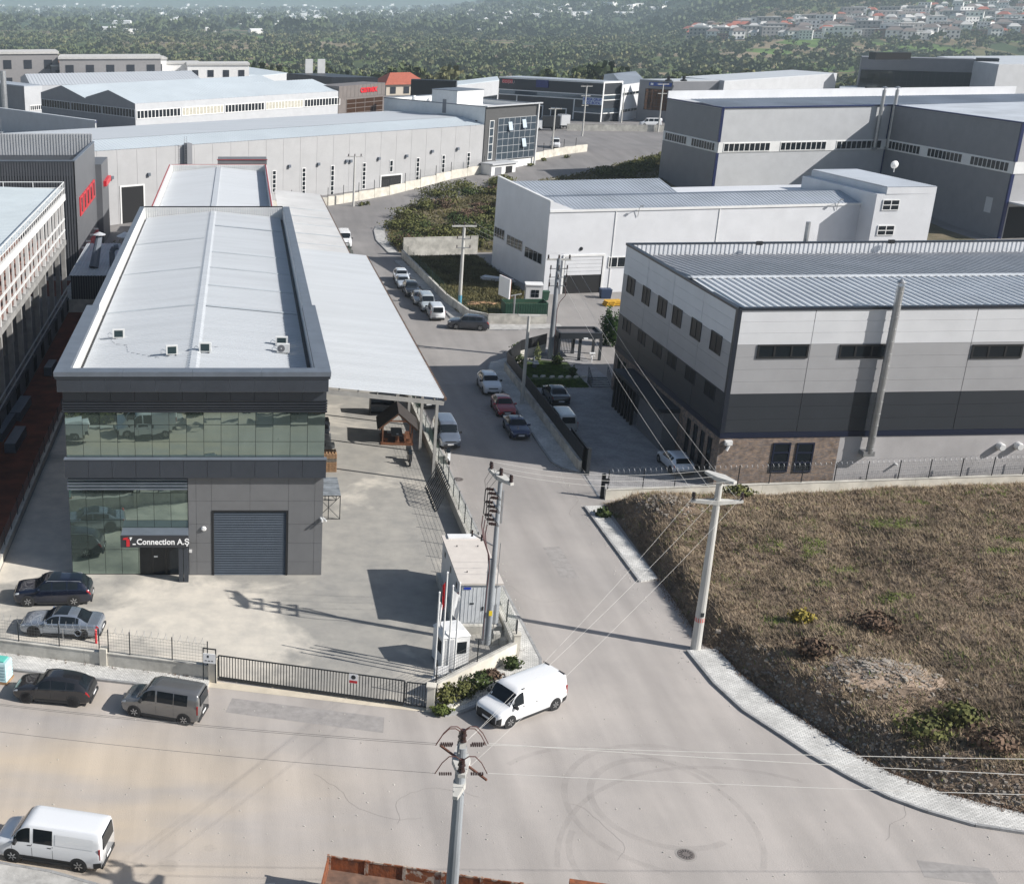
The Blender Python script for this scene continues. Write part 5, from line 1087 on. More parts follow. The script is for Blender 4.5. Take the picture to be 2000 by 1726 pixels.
mb.box(x - 1.6, x + 2.4, DY1 - .3, DY1 + .8, DZ + 1.35, DZ + 1.5); [mb.bar((x + s, DY1 - .2, DZ + 1.5), (x + s, DY1 - .2, DZ + 3.6), .06, .06) for s in (-1.5, -.6, 1.5, 2.3)]; mb.build('roof_ladder', M_steel, dk)
for i in range(5):
    y = DY0 + 3.0 + i * 3.7; mb = MB(); mb.box(DX + .06, DX + .22, y, y + 3.2, 7.7, 10.3); f = mb.build('window_surround', M_red, dk); mb = MB(); mb.box(DX + .2, DX + .24, y + 1.1, y + 2.3, 8.1, 10.0); mb.build('pane', M_glass, f)
mb = MB(); mb.box(DX + .06, DX + .5, DY0 + 1, DY1 - 2, .5, 2.6); mb.build('red_plinth', M_red, dk)
mb = MB(); mb.box(-26, DX + 1.0, DY1, DY1 + 9.5, 0, 12.2); mb.build('side_tower', MATS['slate_panel'], dk)
mb = MB(); mb.box(DX + 1.0, DX + 1.5, DY1 + 2, DY1 + 9, 8.6, 9.4); mb.build('red_beam', M_red, dk)
for i in range(4): y = DY0 + 2 + i * 5; mb = MB(); mb.box(DX + .2, DX + .9, y, y + .3, 3.4, 3.6); mb.build('wall_lamp', M_white, dk)
an = thing('low_annex', 'low dark ribbed annex with ducts on its pale roof', 'building', (-16, 147.5, 0))
mb = MB(); mb.box(-20.6, -11.6, 147.2, 166, 1.6, 4.5); mb.build('wall', M_rib, an)
wA = Wall((-20.6, 147.2), (-11.6, 147.2)); mb = MB(); ribbed_wall(wA, mb, 0, 9, 1.6, 4.5, .3, .06); mb.build('ribbed_cladding', M_anthr, an)
mb = MB(); mb.box(-22, -11.6, 147.0, 166.2, 0, 1.6); mb.build('base_wall', M_wallconc, an)
mb = MB(); corrugated(mb, (-20.8, 146.9, 4.55), (-11.4, 146.9, 4.55), (-11.4, 166, 4.9), (-20.8, 166, 4.9), .4, .05); mb.build('roof_sheet', M_roofg, an)
mb = MB(); mb.cyl((-14.4, 153, 4.7), (-14.4, 153, 8.0), .55, n=14); d = mb.build('duct', M_steel, an); mb = MB(); mb.lathe((-14.4, 153, 8.2), [(1.05, 0), (1.05, .08), (.1, .55)], 14); mb.build('duct_cowl', M_white, d)
mb = MB(); mb.cyl((-18.2, 151, 4.7), (-17.6, 153, 8.3), .6, .4, n=10); d = mb.build('duct', M_flash, an); mb = MB(); mb.lathe((-17.6, 153, 8.4), [(.8, 0), (.8, .06), (.1, .35)], 12); mb.build('duct_cowl', M_palegrey, d)
mb = MB(); mb.tube([(-16.0, 152, 4.7), (-16.0, 152, 6.5), (-15.7, 152, 7.0), (-15.2, 152, 7.1)], .35, 10); mb.build('duct', M_flash, an)
# ------------------------------------------------------------------ vehicles
def paint(name, col, metal=.0): return mat('paint_' + name, col=col, rough=.22, metal=metal, var=0, coat=1.0)
M_tyre_r = mat('tyre_rubber', col=(.018, .018, .019), rough=.85, var=0)
M_rim = mat('alloy_rim', col=(.45, .46, .47), rough=.3, metal=.8, var=0)
M_rimd = mat('dark_rim', col=(.03, .03, .033), rough=.35, metal=.6, var=0)
M_plast = mat('black_plastic', col=(.022, .023, .025), rough=.6, var=0)
M_carglass = glass_mat('car_glass', (.012, .016, .02), .0, .03, 0)
M_lamp = mat('headlamp', col=(.6, .62, .64), rough=.1, var=0); M_tail = mat('tail_lamp', col=(.30, .012, .015), rough=.2, var=0)
M_plate = mat('number_plate', col=(.7, .7, .7), rough=.5, var=0)

BODY = {  # station s (0 front .. 1 rear): top, belt (of height), top half-width (of half-width), plan half-width (of half-width)
 'hatch': dict(st=[(0, .42, .38, .82, .80), (.02, .51, .47, .84, .90), (.09, .585, .54, .85, .98), (.21, .645, .60, .84, 1), (.27, .675, .62, .82, 1), (.41, .955, .635, .71, 1), (.52, 1.0, .65, .70, 1), (.70, .975, .675, .68, 1), (.84, .905, .70, .67, .99), (.955, .67, .64, .78, .96), (1, .45, .42, .82, .88)],
     ws=(.275, .405), rw=(.845, .945), sw=[(.31, .49), (.505, .69), (.705, .80)], seams=(.285, .497, .70)),
 'suv': dict(st=[(0, .46, .42, .85, .82), (.02, .56, .52, .86, .91), (.08, .62, .57, .87, .98), (.21, .665, .62, .86, 1), (.27, .69, .635, .84, 1), (.40, .955, .65, .76, 1), (.52, 1.0, .655, .72, 1), (.72, .985, .67, .71, 1), (.87, .925, .69, .69, .99), (.965, .67, .64, .80, .97), (1, .46, .44, .85, .90)],
     ws=(.275, .395), rw=(.875, .955), sw=[(.30, .49), (.505, .685), (.70, .83)], seams=(.285, .497, .695), rails=True),
 'sedan': dict(st=[(0, .42, .38, .82, .80), (.02, .52, .48, .85, .90), (.09, .60, .55, .86, .98), (.22, .655, .61, .85, 1), (.28, .68, .63, .83, 1), (.42, .96, .645, .71, 1), (.52, 1.0, .655, .70, 1), (.66, .985, .67, .69, 1), (.74, .92, .685, .70, 1), (.86, .71, .685, .80, .99), (.97, .68, .64, .84, .95), (1, .5, .46, .85, .88)],
     ws=(.285, .415), rw=(.72, .85), sw=[(.32, .50), (.515, .70), (.705, .74)], seams=(.30, .507, .72)),
 'mpv': dict(st=[(0, .40, .36, .84, .80), (.02, .49, .45, .86, .91), (.08, .54, .50, .86, .98), (.17, .58, .54, .85, 1), (.21, .605, .56, .84, 1), (.34, .93, .58, .80, 1), (.44, 1.0, .585, .79, 1), (.72, 1.0, .59, .79, 1), (.93, .99, .60, .78, .995), (.975, .975, .60, .78, .98), (1, .84, .58, .80, .95)],
     ws=(.215, .345), rw=None, sw=[(.25, .45), (.475, .68), (.69, .86)], seams=(.235, .462, .685)),
 'van': dict(st=[(0, .40, .36, .84, .80), (.015, .47, .43, .86, .91), (.05, .52, .48, .87, .97), (.12, .565, .52, .86, 1), (.16, .60, .545, .84, 1), (.27, .93, .57, .82, 1), (.34, 1.0, .575, .81, 1), (.70, 1.0, .575, .81, 1), (.95, .995, .58, .81, .995), (.985, .98, .58, .81, .98), (1, .85, .57, .83, .95)],
     ws=(.165, .275), rw=None, sw=[(.20, .355)], seams=(.185, .37, .56)),
}
def interp(st, s):
    xs = [a[0] for a in st]
    i = max(0, min(len(xs) - 2, next((k for k in range(len(xs) - 1) if s <= xs[k + 1]), len(xs) - 2)))
    t = (s - xs[i]) / (xs[i + 1] - xs[i]); out = []
    for c in range(1, 5):
        p = [a[c] for a in st]
        def sl(k):
            if k <= 0 or k >= len(p) - 1: return 0 if k <= 0 else 0
            a, b = (p[k] - p[k - 1]) / (xs[k] - xs[k - 1]), (p[k + 1] - p[k]) / (xs[k + 1] - xs[k])
            return 0 if a * b <= 0 else 2 * a * b / (a + b)
        h = xs[i + 1] - xs[i]; m0 = sl(i) if i > 0 else (p[1] - p[0]) / (xs[1] - xs[0]); m1 = sl(i + 1) if i + 1 < len(p) - 1 else (p[-1] - p[-2]) / (xs[-1] - xs[-2])
        out.append((2 * t**3 - 3 * t**2 + 1) * p[i] + (t**3 - 2 * t**2 + t) * h * m0 + (-2 * t**3 + 3 * t**2) * p[i + 1] + (t**3 - t**2) * h * m1)
    return out
def section(spec, s, L, W, Ht, zc=.2):
    top, belt, wt, wp = interp(spec['st'], s); w = W / 2 * wp; zt, zb = top * Ht, belt * Ht; wT = W / 2 * wt * (.6 + .4 * wp)
    zc2 = zc + (.10 * max(0, (.06 - s) / .06) + .12 * max(0, (s - .93) / .07)); ze = zt - min(.07, (zt - zb) * .4)
    x = L / 2 - s * L
    pts = [(0, zc2), (.8 * w, zc2), (.955 * w, zc2 + .05), (.99 * w, zc2 + .16), (w, (zc2 + zb) / 2 + .05), (.995 * w, zb - .12 * min(1, (zb - zc2))), (.968 * w, zb),
           ((.968 * w + wT) / 2 + .012, (zb + ze) / 2), (wT, ze), (wT * .88, zt - .018), (wT * .5, zt - .002), (0, zt)]
    return [Vector((x, y, z)) for y, z in pts]
def sect_pt(sec, k):
    i = min(int(k), len(sec) - 2); return sec[i].lerp(sec[i + 1], k - i)
def make_car(name, label, body, L, W, Ht, wbase, rw, col, loc, rz, cat='car', group=None, rims=None, front=.5, sidewin=None, blackroof=False, extra=None, plate=True, clad=False, detail=True):
    spec = BODY[body]; t = thing(name, label, cat, loc, rz, group)
    N = 34; ss = sorted(set([i / N for i in range(N + 1)] + [.01, .02, .97, .985, .995])); secs = [section(spec, s, L, W, Ht) for s in ss]
    mb = MB(); K = len(secs[0]); ring = []
    for sec in secs:
        base = len(mb.v); full = sec + [Vector((p.x, -p.y, p.z)) for p in reversed(sec[1:-1])]; mb.v += [tuple(p) for p in full]; ring.append((base, len(full)))
    for (b0, n0), (b1, n1) in zip(ring[:-1], ring[1:]):
        for i in range(n0): j = (i + 1) % n0; mb.f.append((b0 + i, b0 + j, b1 + j, b1 + i))
    mb.f.append(tuple(range(ring[0][0], ring[0][0] + ring[0][1]))); mb.f.append(tuple(reversed(range(ring[-1][0], ring[-1][0] + ring[-1][1]))))
    bo = mb.build('body', col, t, local=True, smooth=True)
    def patch(nm, m, s0, s1, k0, k1, side=0, ns=8, nk=4, off=.006, par=None, taper=0.0):
        """surface patch riding just above the body; side 0 = across the top, +1 left, -1 right"""
        q = MB(); g = []
        for a in range(ns + 1):
            s = s0 + (s1 - s0) * a / ns; sec = section(spec, s, L, W, Ht); row = []
            if side == 0:
                for b in range(-nk, nk + 1):
                    k = k1 - (k1 - k0) * abs(b) / nk; p = sect_pt(sec, k); row.append(Vector((p.x, p.y if b > 0 else -p.y, p.z)) if b else Vector((p.x, 0, sec[-1].z)))
            else:
                for b in range(nk + 1):
                    p = sect_pt(sec, k0 + (k1 - k0) * b / nk); row.append(Vector((p.x - taper * (b / nk) * 0, p.y * side, p.z)))
            g.append(row)
        c = Vector((0, 0, Ht * .45)); vs = {}
        for a, row in enumerate(g):
            for b, p in enumerate(row):
                pa = g[min(a + 1, ns)][b] - g[max(a - 1, 0)][b]; pb = row[min(b + 1, len(row) - 1)] - row[max(b - 1, 0)]
                nn = pa.cross(pb); nn = nn.normalized() if nn.length > 1e-9 else Vector((0, 0, 1))
                if nn.dot(p - Vector((p.x * .6, 0, c.z))) < 0: nn = -nn
                vs[a, b] = len(q.v); q.v.append(tuple(p + nn * off))
        for a in range(ns):
            for b in range(len(g[0]) - 1): q.f.append((vs[a, b], vs[a + 1, b], vs[a + 1, b + 1], vs[a, b + 1]))
        return q.build(nm, m, par or t, local=True, smooth=True)
    a, b = spec['ws']; patch('windscreen', M_carglass, a + .008, b - .006, 8.3, 11, 0, 8, 5)
    if spec['rw']: a, b = spec['rw']; patch('rear_window', M_carglass, a, b, 8.3, 11, 0, 6, 5)
    else:
        sec = section(spec, .985, L, W, Ht); x = -L / 2 * .985; wz = sec[8].y * .86; q = MB()
        q.hexa([(x - .10, -wz, sec[6].z + .02), (x - .10, wz, sec[6].z + .02), (x - .06, wz, sec[6].z + .02), (x - .06, -wz, sec[6].z + .02), (x - .065, -wz * .93, Ht * .915), (x - .065, wz * .93, Ht * .915), (x, wz * .93, Ht * .915), (x, -wz * .93, Ht * .915)])
        q.build('rear_window', M_carglass, t, local=True)
    for sd in (1, -1):
        for a, b in (sidewin or spec['sw']): patch('side_window', M_carglass, a, b, 6.12, 7.86, sd, 7, 4, .005)
        if detail:
            for s in spec['seams']: patch('door_seam', M_plast, s, s + .0035, 2.6, 6.0, sd, 1, 5, .002)
            for s in spec['seams'][:2]:
                p = sect_pt(section(spec, s + .165, L, W, Ht), 5.25); q = MB(); q.box(p.x - .09, p.x + .09, p.y * sd - .015, p.y * sd + .015, p.z - .015, p.z + .015); q.build('door_handle', M_plast if clad else col, t, local=True)
        hl = .075 if body != 'van' else .06
        patch('headlamp', M_lamp, .008, hl, 5.0, 6.4, sd, 4, 2, .006)
        if spec['rw']: patch('tail_lamp', M_tail, .945 if body != 'sedan' else .955, .992, 4.9, 6.3, sd, 4, 2, .006)
        else:
            q = MB(); sec = section(spec, .985, L, W, Ht); x = -L * .485; y = sd * (W / 2 * .955); q.box(x - .05, x + .03, y - .07, y + .02 if sd > 0 else y + .07, Ht * .40, Ht * .66) if sd > 0 else q.box(x - .05, x + .03, y - .02, y + .07, Ht * .40, Ht * .66); q.build('tail_lamp', M_tail, t, local=True)
        # mirror
        p = sect_pt(section(spec, spec['ws'][0] + .06, L, W, Ht), 6.2); q = MB(); q.rbox((p.x, sd * (abs(p.y) + .13), p.z + .04), (.12, .22, .16)); q.build('wing_mirror', M_plast if clad or body in ('van', 'mpv') else col, t, local=True)
        # wheels
        xf = L / 2 - front * (L - wbase) ; 
        for x in (xf, xf - wbase):
            y = sd * (W / 2 - .12)
            q = MB(); q.lathe((x, sd * (W / 2 - .004), rw + .01), [(rw + .055, -.14), (rw + .06, .006), (rw * .5, .008)] if sd > 0 else [(rw + .055, .14), (rw + .06, -.006), (rw * .5, -.008)], 22, 'y'); q.build('wheel_arch', M_plast, t, local=True)
            q = MB(); o = sd * .105; q.lathe((x, y + sd * .03, rw), [(rw * .62, o), (rw * .93, o * .96), (rw, o * .6), (rw, -o * .6), (rw * .6, -o)], 22, 'y'); wl = q.build('wheel', M_tyre_r, t, local=True, smooth=False)
            q = MB(); yy = y + sd * .136; q.lathe((x, yy, rw), [(rw * .63, sd * -.012), (rw * .60, 0), (rw * .52, sd * -.02), (rw * .2, sd * -.012), (rw * .14, sd * .004)], 18, 'y'); rim = q.build('rim', M_rimd if rims != 'steel' else M_tyre_r, wl, local=True)
            q = MB()
            for k in range(6):
                an = k * math.pi / 3 + .3; c, s_ = math.cos(an), math.sin(an); h = rw * .075
                q.hexa([(x + c * rw * .14 - s_ * h, yy - .01, rw + s_ * rw * .14 + c * h), (x + c * rw * .14 + s_ * h, yy - .01, rw + s_ * rw * .14 - c * h), (x + c * rw * .6 + s_ * h, yy - .01, rw + s_ * rw * .6 - c * h), (x + c * rw * .6 - s_ * h, yy - .01, rw + s_ * rw * .6 + c * h),
                        (x + c * rw * .14 - s_ * h, yy + sd * .012, rw + s_ * rw * .14 + c * h), (x + c * rw * .14 + s_ * h, yy + sd * .012, rw + s_ * rw * .14 - c * h), (x + c * rw * .6 + s_ * h, yy + sd * .012, rw + s_ * rw * .6 - c * h), (x + c * rw * .6 - s_ * h, yy + sd * .012, rw + s_ * rw * .6 + c * h)])
            q.build('spokes', M_rimd if rims == 'dark' else M_rim, wl, local=True)
    # bumpers / grille / plates
    x = L / 2; q = MB(); q.rbox((x - .02, 0, .33), (.08, W * .62, .20)); q.build('lower_grille', M_plast, t, local=True)
    q = MB(); q.rbox((x - .015, 0, interp(spec['st'], .01)[1] * Ht - .05), (.07, W * .5, .10)); q.build('grille', M_plast, t, local=True)
    q = MB(); q.rbox((-x + .02, 0, .34), (.12, W * .86, .18)); q.build('rear_bumper', M_plast, t, local=True)
    if plate:
        zf = .47; q = MB(); q.rbox((x + .028, 0, zf), (.02, .52, .11)); q.build('number_plate', M_plate, t, local=True)
        q = MB(); q.rbox((-x - .045, 0, .55 if body in ('hatch', 'suv') else .52), (.02, .52, .11)); q.build('number_plate', M_plate, t, local=True)
    for sd in (1, -1):
        q = MB(); q.rbox((0, sd * (W / 2 - .02), .26), (wbase - rw * 2.5, .07, .12)); q.build('sill', M_plast, t, local=True)
    if spec.get('rails'):
        for sd in (1, -1):
            p0 = sect_pt(section(spec, .42, L, W, Ht), 8.4); p1 = sect_pt(section(spec, .87, L, W, Ht), 8.4); q = MB(); q.tube([(p0.x, sd * p0.y, p0.z + .0), (p0.x - .1, sd * p0.y, p0.z + .06), (p1.x + .1, sd * p1.y, p1.z + .06), (p1.x, sd * p1.y, p1.z)], .022, 6); q.build('roof_rail', M_steel if not clad else M_plast, t, local=True)
    if clad and body == 'van':
        q = MB(); q.rbox((x - .06, 0, .5), (.16, W * .74, .5)); q.build('front_bumper', M_plast, t, local=True)
        for sd in (1, -1): patch('bumper_corner', M_plast, .0, .045, 1.5, 4.7, sd, 4, 4, .012); patch('rear_corner', M_plast, .93, .998, 1.5, 3.6, sd, 4, 3, .012)
    if blackroof: patch('glass_roof', M_carglass, .425, .60, 9.0, 11, 0, 6, 4, .007)
    return t, patch
def by_wheels(f, r, W, wbase, L, side=1, front=.5):
    """f, r: photo pixels where the near front / rear wheel meets the road; side +1 if the car's left side faces us"""
    a, b = at(*f), at(*r); d = Vector((a.x - b.x, a.y - b.y)); u = d.normalized(); n = Vector((-u.y, u.x)) * side
    mid = Vector(((a.x + b.x) / 2, (a.y + b.y) / 2)) - n * (W / 2 - .06)
    off = (L / 2 - front * (L - wbase)) - wbase / 2      # wheel midpoint relative to car centre
    c = mid - u * off
    return (c.x, c.y, .012), math.atan2(u.y, u.x)
P = paint
make_car('parked_suv', 'dark navy estate SUV parked in the yard beside the glass front', 'suv', 4.88, 1.98, 1.70, 2.90, .37, P('navy', (.008, .012, .028), .3), *by_wheels((59, 1184.6), (147.4, 1183.5), 1.98, 2.9, 4.88), blackroof=True, front=.45)
make_car('parked_sedan', 'silver sedan with dark roof glass parked inside the yard fence', 'sedan', 4.94, 1.89, 1.46, 2.92, .36, P('silverblue', (.30, .34, .40), .6), *by_wheels((70.2, 1243.8), (162.5, 1248.8), 1.89, 2.92, 4.94), rims='dark', blackroof=True, front=.45)
make_car('parked_hatchback', 'dark grey hatchback parked by the kerb outside the yard wall', 'hatch', 4.37, 1.79, 1.49, 2.64, .32, P('graphite', (.035, .035, .038), .5), *by_wheels((55, 1372.5), (146, 1380.4), 1.79, 2.64, 4.37), rims='dark', front=.46)
make_car('parked_minivan', 'grey boxy minivan parked next to the sliding gate', 'mpv', 4.40, 1.85, 1.84, 2.785, .33, P('warmgrey', (.20, .20, .20), .5), *by_wheels((262.8, 1399), (359.6, 1415.3), 1.85, 2.785, 4.40), cat='minivan', front=.5)
def van_extras(o, patch, L, W, Ht):
    for s in (1, -1): patch('side_moulding', M_plast, .19, .80, 2.2, 3.4, s, 8, 2, .006)
o, pt_ = make_car('parked_van', 'white crew van with dark side window parked on the sandy road edge', 'van', 5.08, 1.95, 1.97, 3.098, .34, P('white', (.74, .75, .76)), *by_wheels((17, 1680.6), (163, 1703), 1.95, 3.098, 5.08, front=.47), cat='van', sidewin=[(.20, .355), (.385, .56)], front=.47, clad=True); van_extras(o, pt_, 5.08, 1.95, 1.97)
for s in (1, -1): pt_('panel_swage', P('white', ()), .585, .93, 6.2, 7.5, s, 6, 3, .012)
l2 = o.location.copy(); yaw = o.rotation_euler.z
o2 = copy_tree(o); o2.location = (l2.x + math.cos(yaw) * 7.6, l2.y + math.sin(yaw) * 7.6, .012); o2['label'] = 'second white van parked ahead of the crew van, mirrored in the upper glazing'
o, pt_ = make_car('delivery_van', 'white panel van stopped on the corner pavement beside the hedge', 'van', 4.98, 1.92, 1.92, 3.275, .34, P('white2', (.80, .80, .80)), *by_wheels((995, 1420), (1082, 1385.5), 1.92, 3.275, 4.98, front=.5), cat='van', front=.5, clad=True)
for s in (1, -1):
    q = MB(); q.box(-2.35, -2.28, s * .35, s * .80, 1.90, 1.93); q.build('roof_slot', M_plast, o, local=True); q = MB(); q.box(.55, .75, s * .72 - .04, s * .72 + .04, 1.9, 1.93); q.build('rack_mount', M_plast, o, local=True)
def ahead(px, py, L, heading, dx=0.0):
    """car whose near end sits at the pixel; heading -1 faces the camera, +1 faces away"""
    p = at(px, py); return (p.x + dx, p.y + L / 2 + .05, .012), (-math.pi / 2 if heading < 0 else math.pi / 2)
ST = 'vehicles parked along the street kerb'
make_car('street_van', 'silver grey passenger van parked on the street beside the scooter', 'mpv', 4.75, 1.85, 1.86, 2.97, .33, P('steelgrey', (.20, .23, .28), .5), *ahead(880, 879, 4.75, -1), cat='van')
make_car('street_suv', 'white SUV with black roof rails at the head of the red hatchback', 'suv', 4.34, 1.80, 1.66, 2.67, .35, P('white3', (.70, .72, .74)), *ahead(963, 774, 4.34, -1), clad=True, group=ST)
make_car('street_hatchback', 'red hatchback parked between white SUV and blue car', 'hatch', 4.05, 1.75, 1.44, 2.59, .32, P('red', (.30, .008, .014)), *ahead(991, 817, 4.05, -1), group=ST)
make_car('street_sedan', 'dark blue saloon parked behind the red hatchback', 'sedan', 4.35, 1.72, 1.42, 2.61, .31, P('blue', (.012, .022, .075), .3), *ahead(1018, 861, 4.3, -1), group=ST)
make_car('yard_sedan', 'black saloon in the walled yard near the lawn', 'sedan', 4.6, 1.80, 1.45, 2.7, .33, P('black', (.012, .012, .014), .3), *ahead(1096, 795, 4.6, 1))
make_car('yard_minivan', 'pale beige people carrier in the walled yard beside the fence', 'mpv', 4.6, 1.80, 1.80, 2.8, .33, P('beige', (.46, .46, .44), .3), *ahead(1108, 850, 4.6, 1), cat='minivan')
make_car('yard_hatchback', 'white hatchback in the walled yard by the brick corner', 'hatch', 4.06, 1.78, 1.45, 2.585, .32, P('white4', (.66, .69, .73)), *by_wheels((1286.9, 903), (1308.6, 924.2), 1.78, 2.585, 4.06))
ROW = 'vehicles in the row by the junction'
for px, py, body, L, W, Ht, wb, nm, c, hd, lab in (
    (787, 556, 'suv', 4.4, 1.82, 1.65, 2.65, 'white5', (.62, .66, .70), -1, 'white SUV first in the row below the overgrown plot'),
    (790, 566, 'sedan', 4.3, 1.70, 1.42, 2.6, 'silver2', (.36, .40, .45), -1, 'silver saloon second in the row after the white SUV'),
    (807, 583, 'suv', 4.6, 1.85, 1.72, 2.7, 'black2', (.02, .022, .025), -1, 'black SUV third in the row by the grass lot wall'),
    (822, 598, 'sedan', 4.2, 1.68, 1.42, 2.5, 'palegrey', (.42, .43, .43), -1, 'pale grey saloon tucked behind the black SUV'),
    (838, 611, 'mpv', 4.4, 1.80, 1.85, 2.75, 'silver3', (.38, .42, .44), -1, 'silver van behind the white boxy van'),
    (855, 628, 'mpv', 4.3, 1.78, 1.83, 2.6, 'white6', (.66, .68, .70), 1, 'white boxy van with dark rear window last in the row')):
    make_car('row_' + ('van' if body == 'mpv' else 'suv' if body == 'suv' else 'car'), lab, body, L, W, Ht, wb, .33, P(nm, c), *ahead(px, py, L, hd), cat='van' if body == 'mpv' else 'car', group=ROW, detail=False)
make_car('junction_suv', 'dark grey SUV turning at the junction by the low wall', 'suv', 4.75, 1.88, 1.68, 2.75, .36, P('gunmetal', (.05, .055, .068), .4), *by_wheels((891.6, 644), (935.8, 646.5), 1.88, 2.75, 4.75))
make_car('hidden_car', 'dark car parked on the street half under the white canopy edge', 'hatch', 4.2, 1.75, 1.45, 2.6, .32, P('black3', (.015, .015, .018)), *ahead(838, 800, 4.2, -1), detail=False)
make_car('far_cab_van', 'white van showing past the pale lean-to roof', 'van', 5.3, 2.0, 2.3, 3.3, .35, P('white7', (.72, .73, .74)), *ahead(671, 486, 5.3, -1, .3), cat='van', detail=False)
p = atg(1089, 291); o, _ = make_car('far_van', 'white panel van in the plot beside the glass office', 'van', 5.3, 2.0, 2.1, 3.3, .35, P('white8', (.72, .73, .74)), (p.x, p.y + 2.6, gz(p.y) + .012), R(-100), cat='van', detail=False)
p = atg(1272, 247.5); o, _ = make_car('minibus', 'white minibus before the blue sign office', 'van', 5.4, 2.0, 2.1, 3.4, .36, P('white9', (.74, .75, .76)), (p.x, p.y + 1, 4.812), R(176), cat='minibus', sidewin=[(.20, .355), (.38, .60), (.62, .90)], detail=False)

# ---- box trucks in the far yard
def box_truck(label, px, py, rz, boxcol, L=6.0):
    p = atg(px, py); t = thing('box_truck', label, 'truck', (p.x, p.y + 1.5, gz(p.y)), rz, 'box trucks in the far yard')
    q = MB(); q.box(-L / 2, L / 2 - 1.9, -1.15, 1.15, .95, 3.5); q.build('cargo_box', boxcol, t, local=True)
    q = MB(); q.hexa([(L / 2 - 1.7, -1.05, .5), (L / 2, -1.05, .5), (L / 2, 1.05, .5), (L / 2 - 1.7, 1.05, .5), (L / 2 - 1.7, -1.0, 2.5), (L / 2 - .5, -1.0, 2.5), (L / 2 - .5, 1.0, 2.5), (L / 2 - 1.7, 1.0, 2.5)]); cb = q.build('cab', P('white8', ()), t, local=True)
    q = MB(); q.hexa([(L / 2 - .04, -.9, 1.5), (L / 2 - .04, .9, 1.5), (L / 2 - .2, .9, 1.5), (L / 2 - .2, -.9, 1.5), (L / 2 - .42, -.85, 2.35), (L / 2 - .42, .85, 2.35), (L / 2 - .6, .85, 2.35), (L / 2 - .6, -.85, 2.35)]); q.build('windscreen', M_carglass, cb, local=True)
    q = MB(); q.box(-L / 2 + .2, L / 2 - .3, -.45, .45, .55, .95); q.build('chassis', M_plast, t, local=True)
    for x in (-L / 2 + 1.3, L / 2 - 1.0):
        for s in (-1, 1): q = MB(); q.lathe((x, s * .9, .42), [(.42, s * -.14), (.42, s * .14), (.2, s * .15)], 14, 'y'); q.build('wheel', M_tyre_r, t, local=True)
    return t
box_truck('box truck with a black cargo box beyond the glass office', 1070, 256, R(178), mat('box_black', col=(.02, .022, .025), rough=.5, var=0))
box_truck('box truck with a white cargo box behind the far signboard', 1100, 252, R(95), P('white8', ()), 5)

# ---- rusty tipper at the lower edge
M_rust = mat('rusty_steel', col=(.32, .10, .035), col2=(.10, .045, .028), rough=.85, scale=1.8, bump=.3, bscale=12, detail=10)
M_rustp = mat('rusty_flaked', col=(.42, .36, .30), col2=(.22, .075, .03), rough=.85, scale=2.6, bump=.3, bscale=14, detail=10, ramp=(.48, .56))
f0 = at(643, 1669, 1.9); f1 = at(1010, 1722, 1.9); ang = math.atan2(f1.y - f0.y, f1.x - f0.x)
tk = thing('tipper_truck', 'rusty open tipper truck body at the roadside', 'truck', (f0.x, f0.y, 0), ang)
TL = 9.6; TW = 2.4
q = MB(); q.box(0, TL, -TW, 0, 1.08, 1.2); q.build('bed_floor', mat('rusty_floor', col=(.22, .13, .09), col2=(.10, .065, .05), rough=.9, scale=1.5), tk, local=True)
for k, (y0, y1) in enumerate(((-.06, 0), (-TW, -TW + .06))):
    q = MB(); q.box(0, TL, y0, y1, 1.82, 1.9); q.build('top_rail', M_rustp, tk, local=True)
    for i in range(6):
        a, b = TL * i / 6 + .07, TL * (i + 1) / 6 - .07; q = MB(); q.box(a, b, y0 + .012, y1 - .012, 1.2, 1.82); q.build('side_board', M_rust if i != 2 else M_rustp, tk, local=True)
    for i in range(7): x = TL * i / 6; q = MB(); q.box(x - .08, x + .08, y0 - .03, y1 + .03, 1.0, 1.92); q.build('stake_post', M_rustp, tk, local=True)
q = MB(); q.box(-.06, 0, -TW + .06, -.06, 1.2, 1.86); q.build('tail_board', M_rust, tk, local=True)
q = MB(); q.box(.2, TL + 2.2, -1.7, -.7, .7, 1.0); q.build('chassis', M_plast, tk, local=True)
q = MB(); q.box(TL + .25, TL + 2.2, -TW + .05, -.05, .6, 2.5); cb = q.build('cab', M_rust, tk, local=True)
q = MB(); q.box(TL + 2.19, TL + 2.23, -TW + .25, -.25, 1.5, 2.3); q.build('windscreen', M_carglass, cb, local=True)
for x in (1.3, TL + 1.0):
    for y in (-TW + .25, -.25): q = MB(); q.lathe((x, y, .48), [(.48, -.16), (.48, .16), (.22, .17)], 16, 'y'); q.build('wheel', M_tyre_r, tk, local=True)
q = MB(); p = at(520, 1722, .5); t = thing('steel_trough', 'small grey steel trough beside the rusty tipper', 'trough', (p.x - .1, p.y - .5, 0), R(4)); q.box(-.5, .5, -.4, .4, .0, .06); q.build('base', M_steel, t, local=True)
for b in ((-.5, .5, .36, .4), (-.5, .5, -.4, -.36), (-.5, -.46, -.36, .36), (.46, .5, -.36, .36)): q = MB(); q.box(*b, .06, .5); q.build('side', M_steel, t, local=True)

